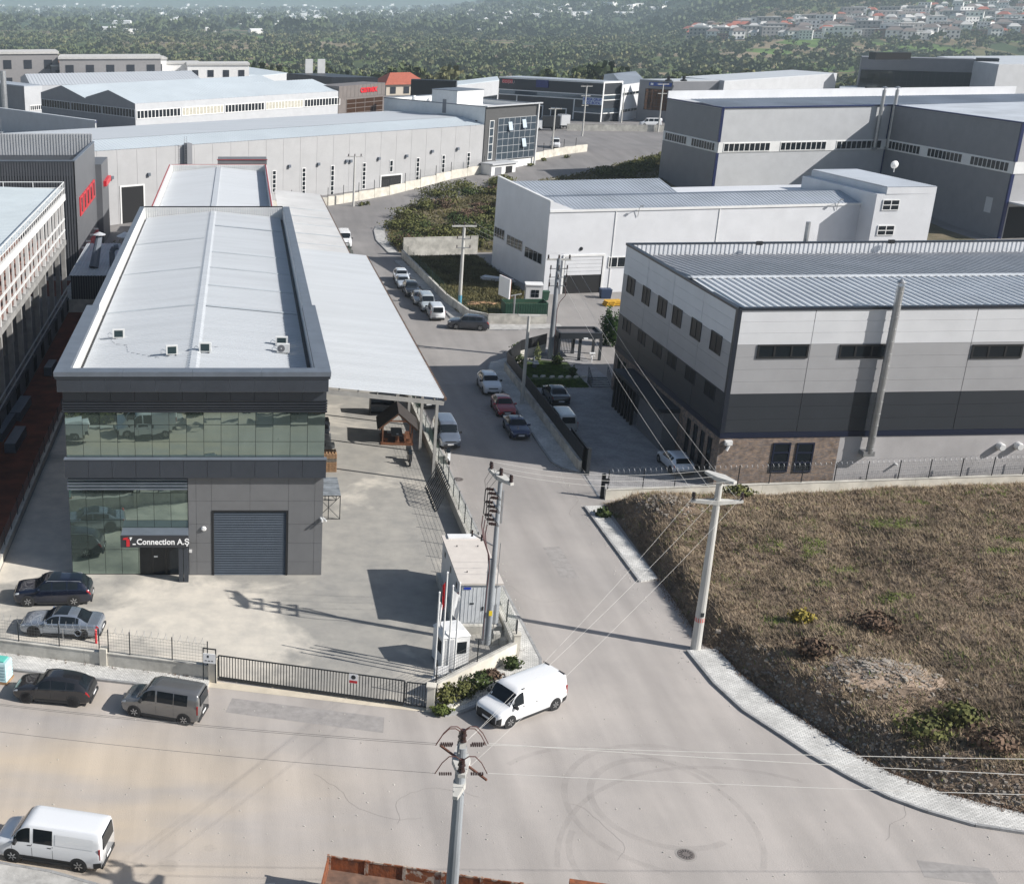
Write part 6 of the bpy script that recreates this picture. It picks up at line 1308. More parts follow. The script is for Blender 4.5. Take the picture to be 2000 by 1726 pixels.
# ---- two-wheelers
def scooter(name, label, px, py, rz, colr, big=False):
    p = at(px, py); t = thing(name, label, 'motorcycle' if big else 'scooter', (p.x, p.y, .012), rz); r = .3 if big else .26; wb = 1.38
    for x in (-wb / 2, wb / 2):
        q = MB(); q.lathe((x, 0, r), [(r * .55, -.05), (r * .9, -.06), (r, -.03), (r, .03), (r * .9, .06), (r * .55, .05)], 20, 'y'); w = q.build('wheel', M_tyre_r, t, local=True)
        q = MB(); q.lathe((x, 0, r), [(r * .5, -.03), (r * .2, -.05), (r * .2, .05), (r * .5, .03)], 14, 'y'); q.build('rim', M_rim, w, local=True)
    q = MB(); q.hexa([(-.75, -.17, .42), (.1, -.14, .30), (.1, .14, .30), (-.75, .17, .42), (-.85, -.12, .74), (.05, -.15, .70), (.05, .15, .70), (-.85, .12, .74)]); q.build('tail_fairing', colr, t, local=True)
    q = MB(); q.hexa([(-.8, -.13, .74), (.05, -.15, .70), (.05, .15, .70), (-.8, .13, .74), (-.75, -.11, .86), (.1, -.12, .78), (.1, .12, .78), (-.75, .11, .86)]); q.build('seat', M_plast, t, local=True)
    q = MB(); q.hexa([(.38, -.2, .35), (.62, -.12, .35), (.62, .12, .35), (.38, .2, .35), (.30, -.2, 1.0), (.58, -.1, .98), (.58, .1, .98), (.30, .2, 1.0)]); q.build('front_fairing', colr, t, local=True)
    q = MB(); q.box(-.05, .42, -.14, .14, .26, .36); q.build('footboard', M_plast, t, local=True)
    q = MB(); q.hexa([(.5, -.14, .98), (.56, -.1, .98), (.56, .1, .98), (.5, .14, .98), (.3, -.16, 1.32), (.33, -.12, 1.32), (.33, .12, 1.32), (.3, .16, 1.32)]); q.build('windshield', M_carglass, t, local=True)
    q = MB(); q.tube([(.28, -.36, 1.08), (.36, 0, 1.0), (.28, .36, 1.08)], .018, 6); hb = q.build('handlebar', M_plast, t, local=True)
    for s in (-1, 1): q = MB(); q.rbox((.3, s * .32, 1.22), (.03, .12, .08)); q.build('mirror', M_plast, t, local=True); q = MB(); q.cyl((.64, s * .06, r), (.42, s * .07, .85), .025); q.build('fork', M_steel, t, local=True)
    q = MB(); q.hexa([(.6, -.07, .52), (.95, -.05, .45), (.95, .05, .45), (.6, .07, .52), (.6, -.07, .57), (.92, -.05, .55), (.92, .05, .55), (.6, .07, .57)]); q.build('mudguard', colr, t, local=True)
    if big:
        q = MB(); q.rbox((-.85, 0, 1.0), (.4, .42, .34)); q.build('top_box', M_plast, t, local=True); q = MB(); q.rbox((.02, 0, .48), (.5, .34, .34)); q.build('engine', M_rimd, t, local=True)
    return t
scooter('scooter', 'white scooter parked on the street before the silver grey van', 873, 902, R(-88), P('white9', ()))
scooter('motorcycle', 'black motorcycle with top box parked in the yard by the picnic shelter', 799, 905, R(-92), P('black3', ()), True)
# ------------------------------------------------------------------ walls, fences and gates
M_wallw = mat('pale_rendered_wall', col=(.60, .565, .49), rough=.85, var=.2, scale=.7, world=True)
M_fpost = mat('fence_post', col=(.02, .024, .028), rough=.5, var=0)
M_wire = mat('fence_wire', col=(.16, .17, .17), rough=.5, metal=.5, var=0)
M_hv = mat('line_wire', col=(.62, .60, .56), rough=.5, var=0)
M_green = mat('green_mesh', col=(.02, .06, .035), rough=.6, var=0)
def low_wall(name, label, pts, h, m, thick=.24, post_step=2.6, post_h=1.35, mesh=True, coil=False, posts=None, z0=0.0, bays=True, pm=None, cap=True, seg=None, meshm=None):
    """wall in segments with coping, fence posts, wire-mesh bays and a razor coil"""
    t = thing(name, label, 'wall', (pts[0][0], pts[0][1], z0)); pm = pm or M_fpost
    for a, b in zip(pts[:-1], pts[1:]):
        A = Vector(a); B = Vector(b); L = (B - A).length; d = (B - A) / L; n = max(1, round(L / (seg or 6)))
        for i in range(n):
            p, q = A + d * L * i / n, A + d * (L * (i + 1) / n - .012)
            mb = MB(); mb.bar((*p, z0 + h / 2), (*q, z0 + h / 2), thick, h); mb.build('wall_section', m, t)
            if cap: mb = MB(); mb.bar((*p, z0 + h + .025), (*q, z0 + h + .025), thick + .06, .05); mb.build('coping', M_wallconc, t)
        if not post_h: continue
        us = [u for u in (posts or [])] if posts else [L * i / max(1, round(L / post_step)) for i in range(max(1, round(L / post_step)) + 1)]
        zt = z0 + h + (.05 if cap else 0)
        for u in us:
            c = A + d * u; mb = MB(); mb.box(c.x - .03, c.x + .03, c.y - .03, c.y + .03, zt, zt + post_h); mb.build('fence_post', pm, t)
        if mesh:
            for u0, u1 in zip(us[:-1], us[1:]):
                mb = MB(); hh = post_h - .25
                for k in range(7): c0, c1 = A + d * u0, A + d * u1; z = zt + .06 + hh * k / 6; mb.bar((*c0, z), (*c1, z), .009, .009)
                nv = max(2, int((u1 - u0) / .16))
                for k in range(1, nv): c = A + d * (u0 + (u1 - u0) * k / nv); mb.bar((*c, zt + .06), (*c, zt + .06 + hh), .006, .006)
                mb.build('mesh_panel', meshm or M_wire, t)
        if coil:
            mb = MB(); q = []; turns = int((us[-1] - us[0]) / .42); rr = .24
            for k in range(turns * 8): f = k / (turns * 8 - 1); c = A + d * (us[0] + (us[-1] - us[0]) * f); an = k * math.pi / 4; q.append((c.x - d.y * rr * math.cos(an), c.y + d.x * rr * math.cos(an), zt + post_h - .05 + rr * math.sin(an)))
            mb.tube(q, .008, 3); mb.build('razor_coil', M_steel, t)
    return t
W0, W1 = Vector((-16.2, 64.05)), Vector((-1.75, 60.58)); dW0 = (W1 - W0).normalized()
us = []
for x, y in ((40.5, 1248.8), (119, 1259), (195.8, 1270), (213.8, 1272), (255, 1278), (337, 1289), (405, 1299)):
    g = at(x, y, .9); us.append((Vector((g.x, g.y)) - W0).dot(dW0))
fw = low_wall('yard_front_wall', 'low concrete wall with wire fence between yard and front pavement', [tuple(W0), tuple(W1)], .9, M_wallconc, posts=[.3] + us, post_h=1.45, coil=True)
for px in ((203, 1300),):
    g = W0 + dW0 * ((us[2] + us[3]) / 2); mb = MB(); mb.rbox((g.x, g.y, .6), (.42, .42, 1.2), math.atan2(dW0.y, dW0.x)); mb.build('pier', M_wallw, fw)
low_wall('neighbour_front_wall', 'low concrete wall continuing beside the red soil lot', [(-40, 69.75), (-16.5, 64.1)], .9, M_wallconc, posts=[.3, 4, 8, 12, 16, 20], post_h=1.45)
gp = thing('gate_pier', 'white gate pier holding a small notice beside the sliding gate', 'gate pier', (-1.55, 60.45, 0), group='white gate piers')
mb = MB(); mb.rbox((-1.55, 60.45, .7), (.42, .42, 1.4), R(-13)); mb.build('shaft', M_wallw, gp); mb = MB(); mb.rbox((-1.55, 60.45, 1.43), (.5, .5, .06), R(-13)); mb.build('cap', M_wallw, gp)
g0 = at(403, 1268, 2.0); nb_ = thing('notice_board', 'white notice plate on a dark frame beside the gate pier', 'notice board', (-1.75, 60.2, 0), R(-13))
mb = MB(); mb.box(-.35, .35, -.02, .02, 1.25, 1.85); mb.build('plate', M_letter, nb_, local=True)
for x in (-.36, .36): mb = MB(); mb.box(x - .03, x + .03, .025, .08, 0, 2.1); mb.build('post', M_fpost, nb_, local=True)
mb = MB(); mb.box(-.39, .39, .025, .08, 2.1, 2.16); mb.build('top_bar', M_fpost, nb_, local=True)
mb = MB(); mb.box(-.12, -.02, -.026, -.021, 1.6, 1.75); mb.build('printed_mark', M_fpost, nb_, local=True)
for k in range(3): mb = MB(); mb.box(-.25 + .18 * k, -.13 + .18 * k, -.026, -.021, 1.38, 1.43); mb.build('printed_mark', M_fpost, nb_, local=True)
# sliding gate
ga, gb = at(427, 1328), at(788, 1379); ga, gb = Vector((ga.x, ga.y)), Vector((gb.x, gb.y)); dG = (gb - ga).normalized(); LG = (gb - ga).length
sg = thing('sliding_gate', 'long black barred sliding gate across the yard entrance', 'gate', (ga.x, ga.y, 0), math.atan2(dG.y, dG.x))
GH = 1.62
for z0, z1, w in ((.08, .24, .09), (GH - .06, GH, .06)): mb = MB(); mb.box(0, LG, -w / 2, w / 2, z0, z1); mb.build('rail', M_fpost, sg, local=True)
nbar = 64
for i in range(nbar + 1): x = LG * i / nbar; w = .05 if i in (0, nbar) else .02; mb = MB(); mb.box(x - w, x + w, -.02, .02, .24, GH - .06); mb.build('bar', M_fpost, sg, local=True)
for i in range(5): x = LG * (i + .5) / 5; mb = MB(); mb.lathe((x, 0, .055), [(.055, -.03), (.055, .03)], 8, 'y'); mb.build('roller', M_steel, sg, local=True)
xs = (Vector(at2(689, 1340, .9)) - ga).dot(dG)
mb = MB(); mb.box(xs - .24, xs + .24, -.045, -.03, 1.02, 1.60); pl = mb.build('warning_plate', M_letter, sg, local=True)
mb = MB(); mb.box(xs - .22, xs + .22, -.05, -.046, 1.04, 1.2); mb.build('red_strip', M_red, pl, local=True)
mb = MB(); mb.lathe((xs, -.046, 1.4), [(.13, 0), (.13, -.004), (.09, -.005)], 14, 'y'); mb.build('printed_mark', M_fpost, pl, local=True)
pg = thing('wicket_gate', 'short black barred wicket gate beside the sliding gate', 'gate', (gb.x + dG.x * .12, gb.y + dG.y * .12, 0), math.atan2(dG.y, dG.x) + .05)
for z in (.1, 1.5): mb = MB(); mb.box(0, 1.15, -.025, .025, z, z + .06); mb.build('rail', M_fpost, pg, local=True)
for i in range(9): x = 1.15 * i / 8; w = .035 if i in (0, 8) else .017; mb = MB(); mb.box(x - w, x + w, -.02, .02, .16, 1.5); mb.build('bar', M_fpost, pg, local=True)
pr_ = at(840, 1386); gp2 = thing('gate_pier', 'white gate pier with flat cap between wicket gate and hedge', 'gate pier', (pr_.x, pr_.y, 0), group='white gate piers')
mb = MB(); mb.rbox((pr_.x, pr_.y, .75), (.4, .4, 1.5), R(-13)); mb.build('shaft', M_wallw, gp2); mb = MB(); mb.rbox((pr_.x, pr_.y, 1.53), (.52, .52, .07), R(-13)); mb.build('cap', M_wallw, gp2)
sheet('gate_apron', [(-1.7, 60.4), (9.9, 57.7), (10.3, 57.1), (-1.9, 59.75)], .008, mat('apron_concrete', col=(.60, .53, .42), rough=.9, var=.15, scale=.6, world=True))
# street-side and corner walls of the yard
low_wall('yard_corner_wall', 'pale rendered corner wall behind the hedge and van', [(10.65, 58.45), (15.95, 63.0)], 1.0, M_wallw, post_h=1.4, post_step=3.4, coil=False)
mb = MB(); cp = thing('corner_pier', 'white pier at the street corner of the yard wall', 'pier', (16.0, 63.1, 0)); mb.rbox((16.0, 63.1, .75), (.4, .4, 1.5)); mb.build('shaft', M_wallw, cp); mb = MB(); mb.rbox((16.0, 63.1, 1.53), (.48, .48, .06)); mb.build('cap', M_wallw, cp)
low_wall('yard_street_wall', 'low wall with green wire fence between yard and street', [(16.0, 63.35), (15.95, 182)], .8, M_wallw, post_h=1.5, post_step=2.45, mesh=True, meshm=M_green, seg=5)
low_wall('soil_lot_fence', 'low wall with dark posts between yard and red soil', [(-16.3, 64.3), (-16.3, 146)], .55, M_wallw, post_h=1.35, post_step=2.6, mesh=True, seg=6)
# fenced edge of the vacant lot
B0, B1 = Vector((27.9, 87.15)), Vector((90, 92.85)); dB0 = (B1 - B0).normalized()
us = []
for x in (1190, 1252, 1316, 1380, 1444, 1508, 1574, 1642, 1708, 1774, 1838, 1904, 1970): g = at(x, 948 + (2000 - x) * .004, .8); us.append((Vector((g.x, g.y)) - B0).dot(dB0))
us[0] = .15; us += [us[-1] + 2.6, us[-1] + 5.2, us[-1] + 7.8]
low_wall('lot_boundary_wall', 'low pale wall with wire fence and coil between vacant lot and striped hall', [tuple(B0), tuple(B1)], .8, M_wallw, posts=us, post_h=1.55, coil=True, seg=6)
# walled yard: concrete wall with black sheet fence, sliding gate leaf and post
yw = low_wall('walled_yard_wall', 'concrete wall topped by black sheet fencing along the street', [(27.5, 93.0), (27.25, 121.8), (29.6, 126.2), (33.0, 129.0)], .95, M_wallconc, post_h=0, cap=False, seg=4)
for (ax, ay), (bx, by) in (((27.5, 93.0), (27.25, 121.8)), ((27.25, 121.8), (29.6, 126.2)), ((29.6, 126.2), (33.0, 129.0))):
    L_ = math.hypot(bx - ax, by - ay); n = max(1, round(L_ / 2.2))
    for i in range(n):
        f0, f1 = i / n, (i + 1) / n - .015 / L_ * 2; mb = MB(); mb.bar((ax + (bx - ax) * f0 + .13, ay + (by - ay) * f0, 1.35), (ax + (bx - ax) * f1 + .13, ay + (by - ay) * f1, 1.35), .04, 1.5); mb.build('sheet_panel', M_black, yw)
gl = thing('yard_gate_leaf', 'black steel gate leaf drawn back along the walled yard', 'gate', (27.95, 92.6, 0))
mb = MB(); mb.box(27.86, 28.0, 92.5, 98.0, .1, 2.1); mb.build('leaf', M_black, gl); mb = MB(); mb.box(27.8, 28.06, 92.2, 92.45, 0, 2.3); mb.build('post', M_fpost, gl)
gp3 = thing('gate_catch_post', 'black gate catch post at the end of the lot boundary wall', 'gate post', (27.75, 87.4, 0)); mb = MB(); mb.box(27.62, 27.88, 87.3, 87.5, 0, 2.0); mb.build('post', M_black, gp3); mb = MB(); mb.box(27.89, 28.2, 87.34, 87.46, 1.2, 1.6); mb.build('catch', M_black, gp3)
mb = MB(); mb.bar((27.6, 87.6, .02), (27.75, 92.3, .02), .1, .03); simple('gate_track', mb, M_steel, 'steel gate track set across the yard entrance', 'gate track')
# grass lot walls
low_wall('grass_lot_wall', 'stained concrete wall round the grass lot at the junction', [(23.9, 181), (25.9, 152), (27.3, 143.5), (29.2, 141.6), (36.0, 141.2)], 1.1, M_wallconc, post_h=1.3, post_step=4, meshm=M_green, seg=5)
low_wall('plot_dividing_wall', 'tall grey concrete wall between grass lot and overgrown plot', [(24.2, 182.4), (35.6, 184.0)], 2.6, M_wallconc, post_h=0, seg=4)
# stepped white wall along the back road
st_w = thing('stepped_road_wall', 'white retaining wall stepping up along the back road below the long hall', 'wall', (12, 224, 0))
bw = [atg(x, y) for x, y in ((497, 412), (640, 402), (700, 392), (760, 381), (820, 366), (880, 350), (944, 338), (1000, 325), (1060, 310), (1100, 302), (1146, 296))]
for a, b in zip(bw[:-1], bw[1:]):
    n = 2
    for i in range(n):
        p = a.lerp(b, i / n); q = a.lerp(b, (i + 1) / n - .01); zt = max(gz(p.y), gz(q.y)) + 1.5; mb = MB(); mb.bar((p.x, p.y, zt / 2 - .3), (q.x, q.y, zt / 2 - .3), .3, zt + .6); mb.build('wall_section', M_wallw, st_w)
        mb = MB(); mb.box(p.x - .05, p.x + .05, p.y - .05, p.y + .05, zt, zt + 1.6); mb.build('fence_post', M_fpost, st_w)
        mb = MB(); [mb.bar((p.x, p.y, zt + .1 + .2 * k), (q.x, q.y, zt + .1 + .2 * k), .012, .012) for k in range(7)]; mb.build('mesh_panel', M_wire, st_w)
low_wall('far_road_wall', 'grey wall with piers beyond the back road before the works', [(82, 318.5), (112, 314.5)], 1.6, M_wallconc, post_h=0, z0=4.8, seg=6)

# ------------------------------------------------------------------ transformer kiosk, hut, flagpoles
kb = atY(898, 1140, 66.1); kr = atY(983, 1138, 66.1); KZ0, KZ1 = .55, atY(940, 1137, 66.1).z
kback = at(861, 1046, KZ1)
kk = thing('transformer_kiosk', 'pale metal transformer kiosk with flat beige roof by the street wall', 'kiosk', ((kb.x + kr.x) / 2, 66.1, 0))
M_kiosk = mat('kiosk_steel', col=(.58, .60, .62), rough=.5, var=.05, world=True); M_kroof = mat('kiosk_roof', col=(.60, .55, .50), rough=.7, var=.06, world=True)
kx0, kx1, ky1 = kb.x + .06, kr.x - .12, kback.y
mb = MB(); mb.box(kx0 - .25, kx1 + .2, 65.8, ky1 + .3, 0, KZ0); mb.build('plinth', M_wallconc, kk)
mb = MB(); mb.box(kx0, kx1, 66.1, ky1, KZ0, KZ1 - .12); mb.build('cabin', M_kiosk, kk)
mb = MB(); mb.box(kx0 - .1, kx1 + .12, 65.95, ky1 + .1, KZ1 - .12, KZ1); rf = mb.build('roof', M_kroof, kk)
mb = MB(); mb.box(kx0 + .25, kx1 - .35, ky1 - .55, ky1 + .08, KZ1 + .004, KZ1 + .1); mb.build('roof_cover', M_white, rf)
for x, y in ((.25, .2), (.8, .2), (.25, .75), (.8, .75)): mb = MB(); mb.cyl((kx0 + (kx1 - kx0) * x, 66.1 + (ky1 - 66.1) * y, KZ1), (kx0 + (kx1 - kx0) * x, 66.1 + (ky1 - 66.1) * y, KZ1 + .1), .035); mb.build('lifting_eye', M_fpost, rf)
xm = kx0 + (kx1 - kx0) * .52
for a, b in ((kx0 + .1, xm - .01), (xm + .01, kx1 - .35)):
    mb = MB(); mb.box(a, b, 66.06, 66.098, KZ0 + .12, KZ1 - .25); d = mb.build('door', M_kiosk, kk)
    for i in range(1, 5): x = a + (b - a) * i / 5; mb = MB(); mb.box(x - .01, x + .01, 66.045, 66.06, KZ0 + .14, KZ1 - .27); mb.build('door_rib', M_kiosk, d)
mb = MB(); mb.box(xm + .1, xm + .2, 66.02, 66.06, KZ0 + .95, KZ0 + 1.2); mb.build('lock', M_fpost, kk)
mb = MB(); mb.box(kx0 + .2, kx0 + .62, 66.03, 66.058, KZ1 - .45, KZ1 - .3); mb.build('blue_plate', mat('plate_blue', col=(.02, .05, .35), rough=.5, var=0), kk)
mb = MB(); mb.box(kx0 + .62, kx0 + .85, 66.03, 66.058, KZ0 + 1.35, KZ0 + 1.45); mb.build('type_plate', M_fpost, kk)
for y in (67.2, 69.4, 71.6): mb = MB(); mb.box(kx0 - .02, kx0 - .001, y, y + .35, KZ1 - 1.0, KZ1 - .65); mb.build('vent', M_fpost, kk)
hp = at(892, 1310); hut = thing('guard_hut', 'small white guard hut with sliding window behind the flagpoles', 'hut', (hp.x - .25, hp.y + .95, 0), R(12))
mb = MB(); mb.box(-.8, .8, -.8, .8, .1, 2.1); cbn = mb.build('cabin', M_white, hut, local=True)
mb = MB(); mb.hexa([(-.85, -.85, 2.1), (.85, -.85, 2.1), (.85, .85, 2.1), (-.85, .85, 2.1), (-.6, -.62, 2.4), (.6, -.62, 2.4), (.6, .62, 2.4), (-.6, .62, 2.4)]); mb.build('roof', M_white, hut, local=True)
mb = MB(); mb.box(-.82, .82, -.82, .82, 0, .1); mb.build('base', M_flash, hut, local=True)
for b, nm in (((.05, .62, -.815, -.80, 1.0, 1.75), 'window'), ((-.815, -.80, -.55, .2, .95, 1.75), 'window'), ((.80, .815, -.4, .5, 1.0, 1.75), 'window')): mb = MB(); mb.box(*b); w = mb.build(nm, M_glass, hut, local=True)
mb = MB(); mb.box(-.66, -.16, -.815, -.80, .15, 1.95); mb.build('door', M_palegrey, hut, local=True)
mb = MB(); mb.box(.0, .68, -.83, -.816, .92, .99); mb.box(.0, .68, -.83, -.816, 1.76, 1.83); mb.build('window_frame', M_white, hut, local=True)
M_flagr = mat('flag_red', col=(.50, .015, .02), rough=.8, var=.15); M_flagw = mat('flag_white', col=(.70, .70, .70), rough=.8, var=.12); M_flagd = mat('flag_maroon', col=(.20, .02, .025), rough=.8, var=.2)
for k, (bx, by, tx, ty, fm, lab) in enumerate(((848, 1324, 857, 1158, M_flagw, 'white flagpole with limp white flag nearest the gate pier'), (861, 1319, 871.6, 1119, M_flagr, 'tallest white flagpole with limp red flag'), (873.6, 1315.5, 884, 1145, M_flagw, 'white flagpole with spread white flag next to the red one'), (886.6, 1311.5, 896, 1139, M_flagd, 'white flagpole with dark red flag beside the guard hut'))):
    b = at(bx, by); zt = atY(tx, ty, b.y).z; t = thing('flagpole', lab, 'flagpole', (b.x, b.y, 0), 0, 'flagpoles by the guard hut')
    mb = MB(); mb.cyl((0, 0, 0), (0, 0, zt), .06, .045, 8); mb.build('pole', M_white, t, local=True)
    mb = MB(); mb.lathe((0, 0, zt), [(.05, 0), (.07, .04), (.02, .1)], 8); mb.build('finial', M_white, t, local=True)
    mb = MB(); mb.box(-.14, .14, -.14, .14, 0, .04); mb.build('base_plate', M_white, t, local=True)
    q = MB(); nz_, nx_ = 9, 5; f0 = zt - (.5 if k != 2 else .25); wd = .16 if k != 2 else .42; base = 0
    for i in range(nz_):
        for j in range(nx_):
            f = i / (nz_ - 1); s = j / (nx_ - 1); x = (.055 + wd * s * (1 - .3 * f)) * (-1 if k in (1, 3) else 1); q.v.append((x, .07 * math.sin(s * 7 + f * 3 + k) * s, f0 - 1.5 * f - .25 * s * (1 if k != 2 else 1.5)))
    for i in range(nz_ - 1):
        for j in range(nx_ - 1): q.f.append((i * nx_ + j, i * nx_ + j + 1, (i + 1) * nx_ + j + 1, (i + 1) * nx_ + j))
    q.build('flag', fm, t, local=True, smooth=True)
b = at(857, 1322); t = thing('white_sign_board', 'blank white board on short legs in front of the flagpoles', 'sign', (b.x + .1, b.y - .25, 0), R(10))
mb = MB(); mb.box(-.38, .38, -.02, .02, .35, .85); mb.build('board', M_letter, t, local=True)
for x in (-.3, .3): mb = MB(); mb.box(x - .025, x + .025, .021, .06, 0, .85); mb.build('leg', M_fpost, t, local=True)

# ------------------------------------------------------------------ poles and lines
M_pole = mat('spun_concrete', col=(.50, .49, .46), rough=.8, var=.16, scale=1.2, stretch=(1, 1, .25)); M_ins = mat('brown_insulator', col=(.035, .018, .015), rough=.25, var=0)
M_poleg = mat('pole_greyish', col=(.29, .31, .33), rough=.8, var=.25, scale=1.4, stretch=(1, 1, .2))
def pole(name, label, x, y, h, r0=.23, r1=.15, m=None, z0=0.0, group=None, cat='utility pole'):
    t = thing(name, label, cat, (x, y, z0), 0, group); mb = MB(); mb.cyl((0, 0, -.1), (0, 0, h), r0, r1, 14); mb.build('shaft', m or M_pole, t, local=True, smooth=False); return t
def insulator(t, p, h=.34, r=.1, d=(0, 0, 1)):
    p = Vector(p); d = Vector(d).normalized(); mb = MB()
    for i in range(4): mb.cyl(p + d * h * (i / 4), p + d * h * ((i + .8) / 4), r * (.8 if i % 2 else 1), r * .7, 10)
    mb.build('insulator', M_ins, t, local=True)
def arm(t, a, b, w=.16, h=.16, m=None, name='crossarm'):
    mb = MB(); mb.bar(a, b, w, h); return mb.build(name, m or M_pole, t, local=True)
def taper_arm(t, c, d, L, z, w=.2):
    """precast arm: thick in the middle, tapering to both ends"""
    d = Vector((*d, 0)).normalized(); n = Vector((-d.y, d.x, 0)) * w
    for s in (-1, 1):
        a, b = Vector((c[0], c[1], z)), Vector((c[0], c[1], z)) + d * s * L; mb = MB()
        mb.hexa([a - n * 1.3 - Vector((0, 0, .16)), b - n * .5 - Vector((0, 0, .06)), b + n * .5 - Vector((0, 0, .06)), a + n * 1.3 - Vector((0, 0, .16)), a - n * 1.3 + Vector((0, 0, .1)), b - n * .5 + Vector((0, 0, .08)), b + n * .5 + Vector((0, 0, .08)), a + n * 1.3 + Vector((0, 0, .1))]); mb.build('crossarm', M_pole, t, local=True)
def wire(a, b, sag, label, r=.016, m=None, n=18, group=None):
    a, b = Vector(a), Vector(b); q = []
    for i in range(n + 1): f = i / n; p = a.lerp(b, f); q.append((p.x, p.y, p.z - sag * 4 * f * (1 - f)))
    mb = MB(); mb.tube(q, r, 4); return simple('power_line', mb, m or M_hv, label, 'power line', group)
# pole with switchgear by the kiosk
pb = at(952, 1258); hB = 10.75
tB = pole('switch_pole', 'grey concrete pole with black switchgear and cables beside the kiosk', pb.x, pb.y, hB, .175, .12, M_poleg)
eA, eB = at(957, 930, hB) - Vector((pb.x, pb.y, 0)), at(996, 957, hB) - Vector((pb.x, pb.y, 0)); cA = (eA + eB) / 2; dd = (eB - eA).to_2d().normalized()
taper_arm(tB, (0, 0), dd, 1.25, hB - .05, .22)
insB = []
for s in (-1.1, 0, 1.1): p = Vector((dd.x * s, dd.y * s, hB + .06)); insulator(tB, p, .42, .13); insB.append(p + Vector((pb.x, pb.y, .42)))
side = Vector((-dd.y, dd.x)) ; side = side if side.x < 0 else -side
for row, z in enumerate((hB - 1.1, hB - 1.9, hB - 2.7)):
    arm(tB, (-.2, .2, z), (-.1, -.9, z), .06, .1, M_steel, 'bracket'); arm(tB, (-.15, .75, z), (-.15, -.85, z), .07, .1, M_steel, 'bracket')
    for s in (-.65, 0, .65):
        insulator(tB, (-.22, s, z), .42, .11, (-1, 0, .15))
        if row < 2: mb = MB(); mb.cyl((-.66, s, z + .05), (-.68, s, z - .72), .03); mb.build('switch_rod', M_fpost, tB, local=True)
mb = MB(); mb.box(.17, .26, -.06, .06, hB - 2.9, hB - .9); mb.build('mounting_rail', M_steel, tB, local=True)
for s in (-.65, 0, .65):
    mb = MB(); mb.tube([(-.7, s, hB - 2.7), (-.75, s * .9, hB - 3.3), (-.62, s * .7, hB - 4.1), (-.34, s * .3, hB - 4.9), (-.26, s * .2, hB - 5.8), (-.3, s * .15, 3.6), (-.32, s * .12, .3)], .03, 5); mb.build('cable', mat('cable_reddish', col=(.16, .08, .08), rough=.6, var=.2), tB, local=True)
    mb = MB(); mb.tube([(-.66, s, hB - 1.1), (-.75, s, hB - .5), (-.4, s * 1.2, hB + .1), (dd.x * s * 1.6, dd.y * s * 1.6, hB + .45)], .012, 4); mb.build('jumper', M_fpost, tB, local=True)
arm(tB, (-.1, .2, hB - 4.4), (-1.25, .9, hB - 3.9), .06, .08, M_steel, 'bracket')
for x, y in ((-1.2, .87), (-.7, .55)): insulator(tB, (x, y, hB - 4.1 + (x + 1.2) * -.3), .4, .07)
mb = MB(); mb.cyl((.27, 0, .4), (.3, 0, 6.6), .025, n=6); mb.build('conduit', M_steel, tB, local=True)
mb = MB(); mb.hexa([(-.36, -.1, .05), (-.17, -.1, .05), (-.17, .1, .05), (-.36, .1, .05), (-.32, -.08, 5.6), (-.14, -.08, 5.6), (-.14, .08, 5.6), (-.32, .08, 5.6)]); mb.build('cable_guard', M_poleg, tB, local=True)
mb = MB(); mb.box(-.1, .1, -.2, -.176, 2.0, 2.32); mb.build('yellow_plate', mat('plate_yellow', col=(.75, .55, .03), rough=.5, var=0), tB, local=True)
cb = at(985, 1272); mbx = thing('concrete_block_pile', 'grey concrete blocks stacked at the foot of the switch pole', 'concrete blocks', (cb.x, cb.y + .6, 0))
for x, y, z in ((-.6, .2, 0), (-.15, .1, 0), (.3, .25, 0), (-.5, .2, .36)): mb = MB(); mb.box(x, x + .4, y, y + .4, z + .012, z + .36); mb.build('block', M_wallconc, mbx, local=True)

# tall pole at the lot kerb
pc = at(1358, 1268); hC = 10.9
tC = pole('concrete_line_pole', 'pale concrete line pole standing at the end of the curved pavement', pc.x, pc.y, hC, .30, .17, M_pole)
e0, e1 = at(1378, 921, hC), at(1432, 942, hC); dC = (e1 - e0).to_2d().normalized(); taper_arm(tC, (0, 0), dC, 1.0, hC, .26)
e2, e3 = at(1363, 971, hC - 1.5), at(1440, 972, hC - 1.5); dC2 = (e3 - e2).to_2d().normalized(); taper_arm(tC, (0, 0), dC2, 1.45, hC - 1.45, .16)
insC = []
for s in (-1.35, 0.0, 1.35): p = Vector((dC2.x * s, dC2.y * s, hC - 1.3)); insulator(tC, p + Vector((.2 if s == 0 else 0, -.2 if s == 0 else 0, 0)), .4, .12) if s > 1 or s < -1 else None; insC.append(Vector((pc.x, pc.y, 0)) + p)
insC2 = [Vector((pc.x + dC.x * s, pc.y + dC.y * s, hC + .1)) for s in (-.95, 0, .9)]
mb = MB(); mb.lathe((0, 0, 1.9), [(.278, 0), (.272, .28)], 14); mb.build('red_label', mat('label_pinkred', col=(.55, .12, .10), rough=.6, var=.2), tC, local=True)
mb = MB(); mb.box(-.1, .1, -.30, -.275, 2.3, 2.55); mb.build('dark_plate', M_fpost, tC, local=True)
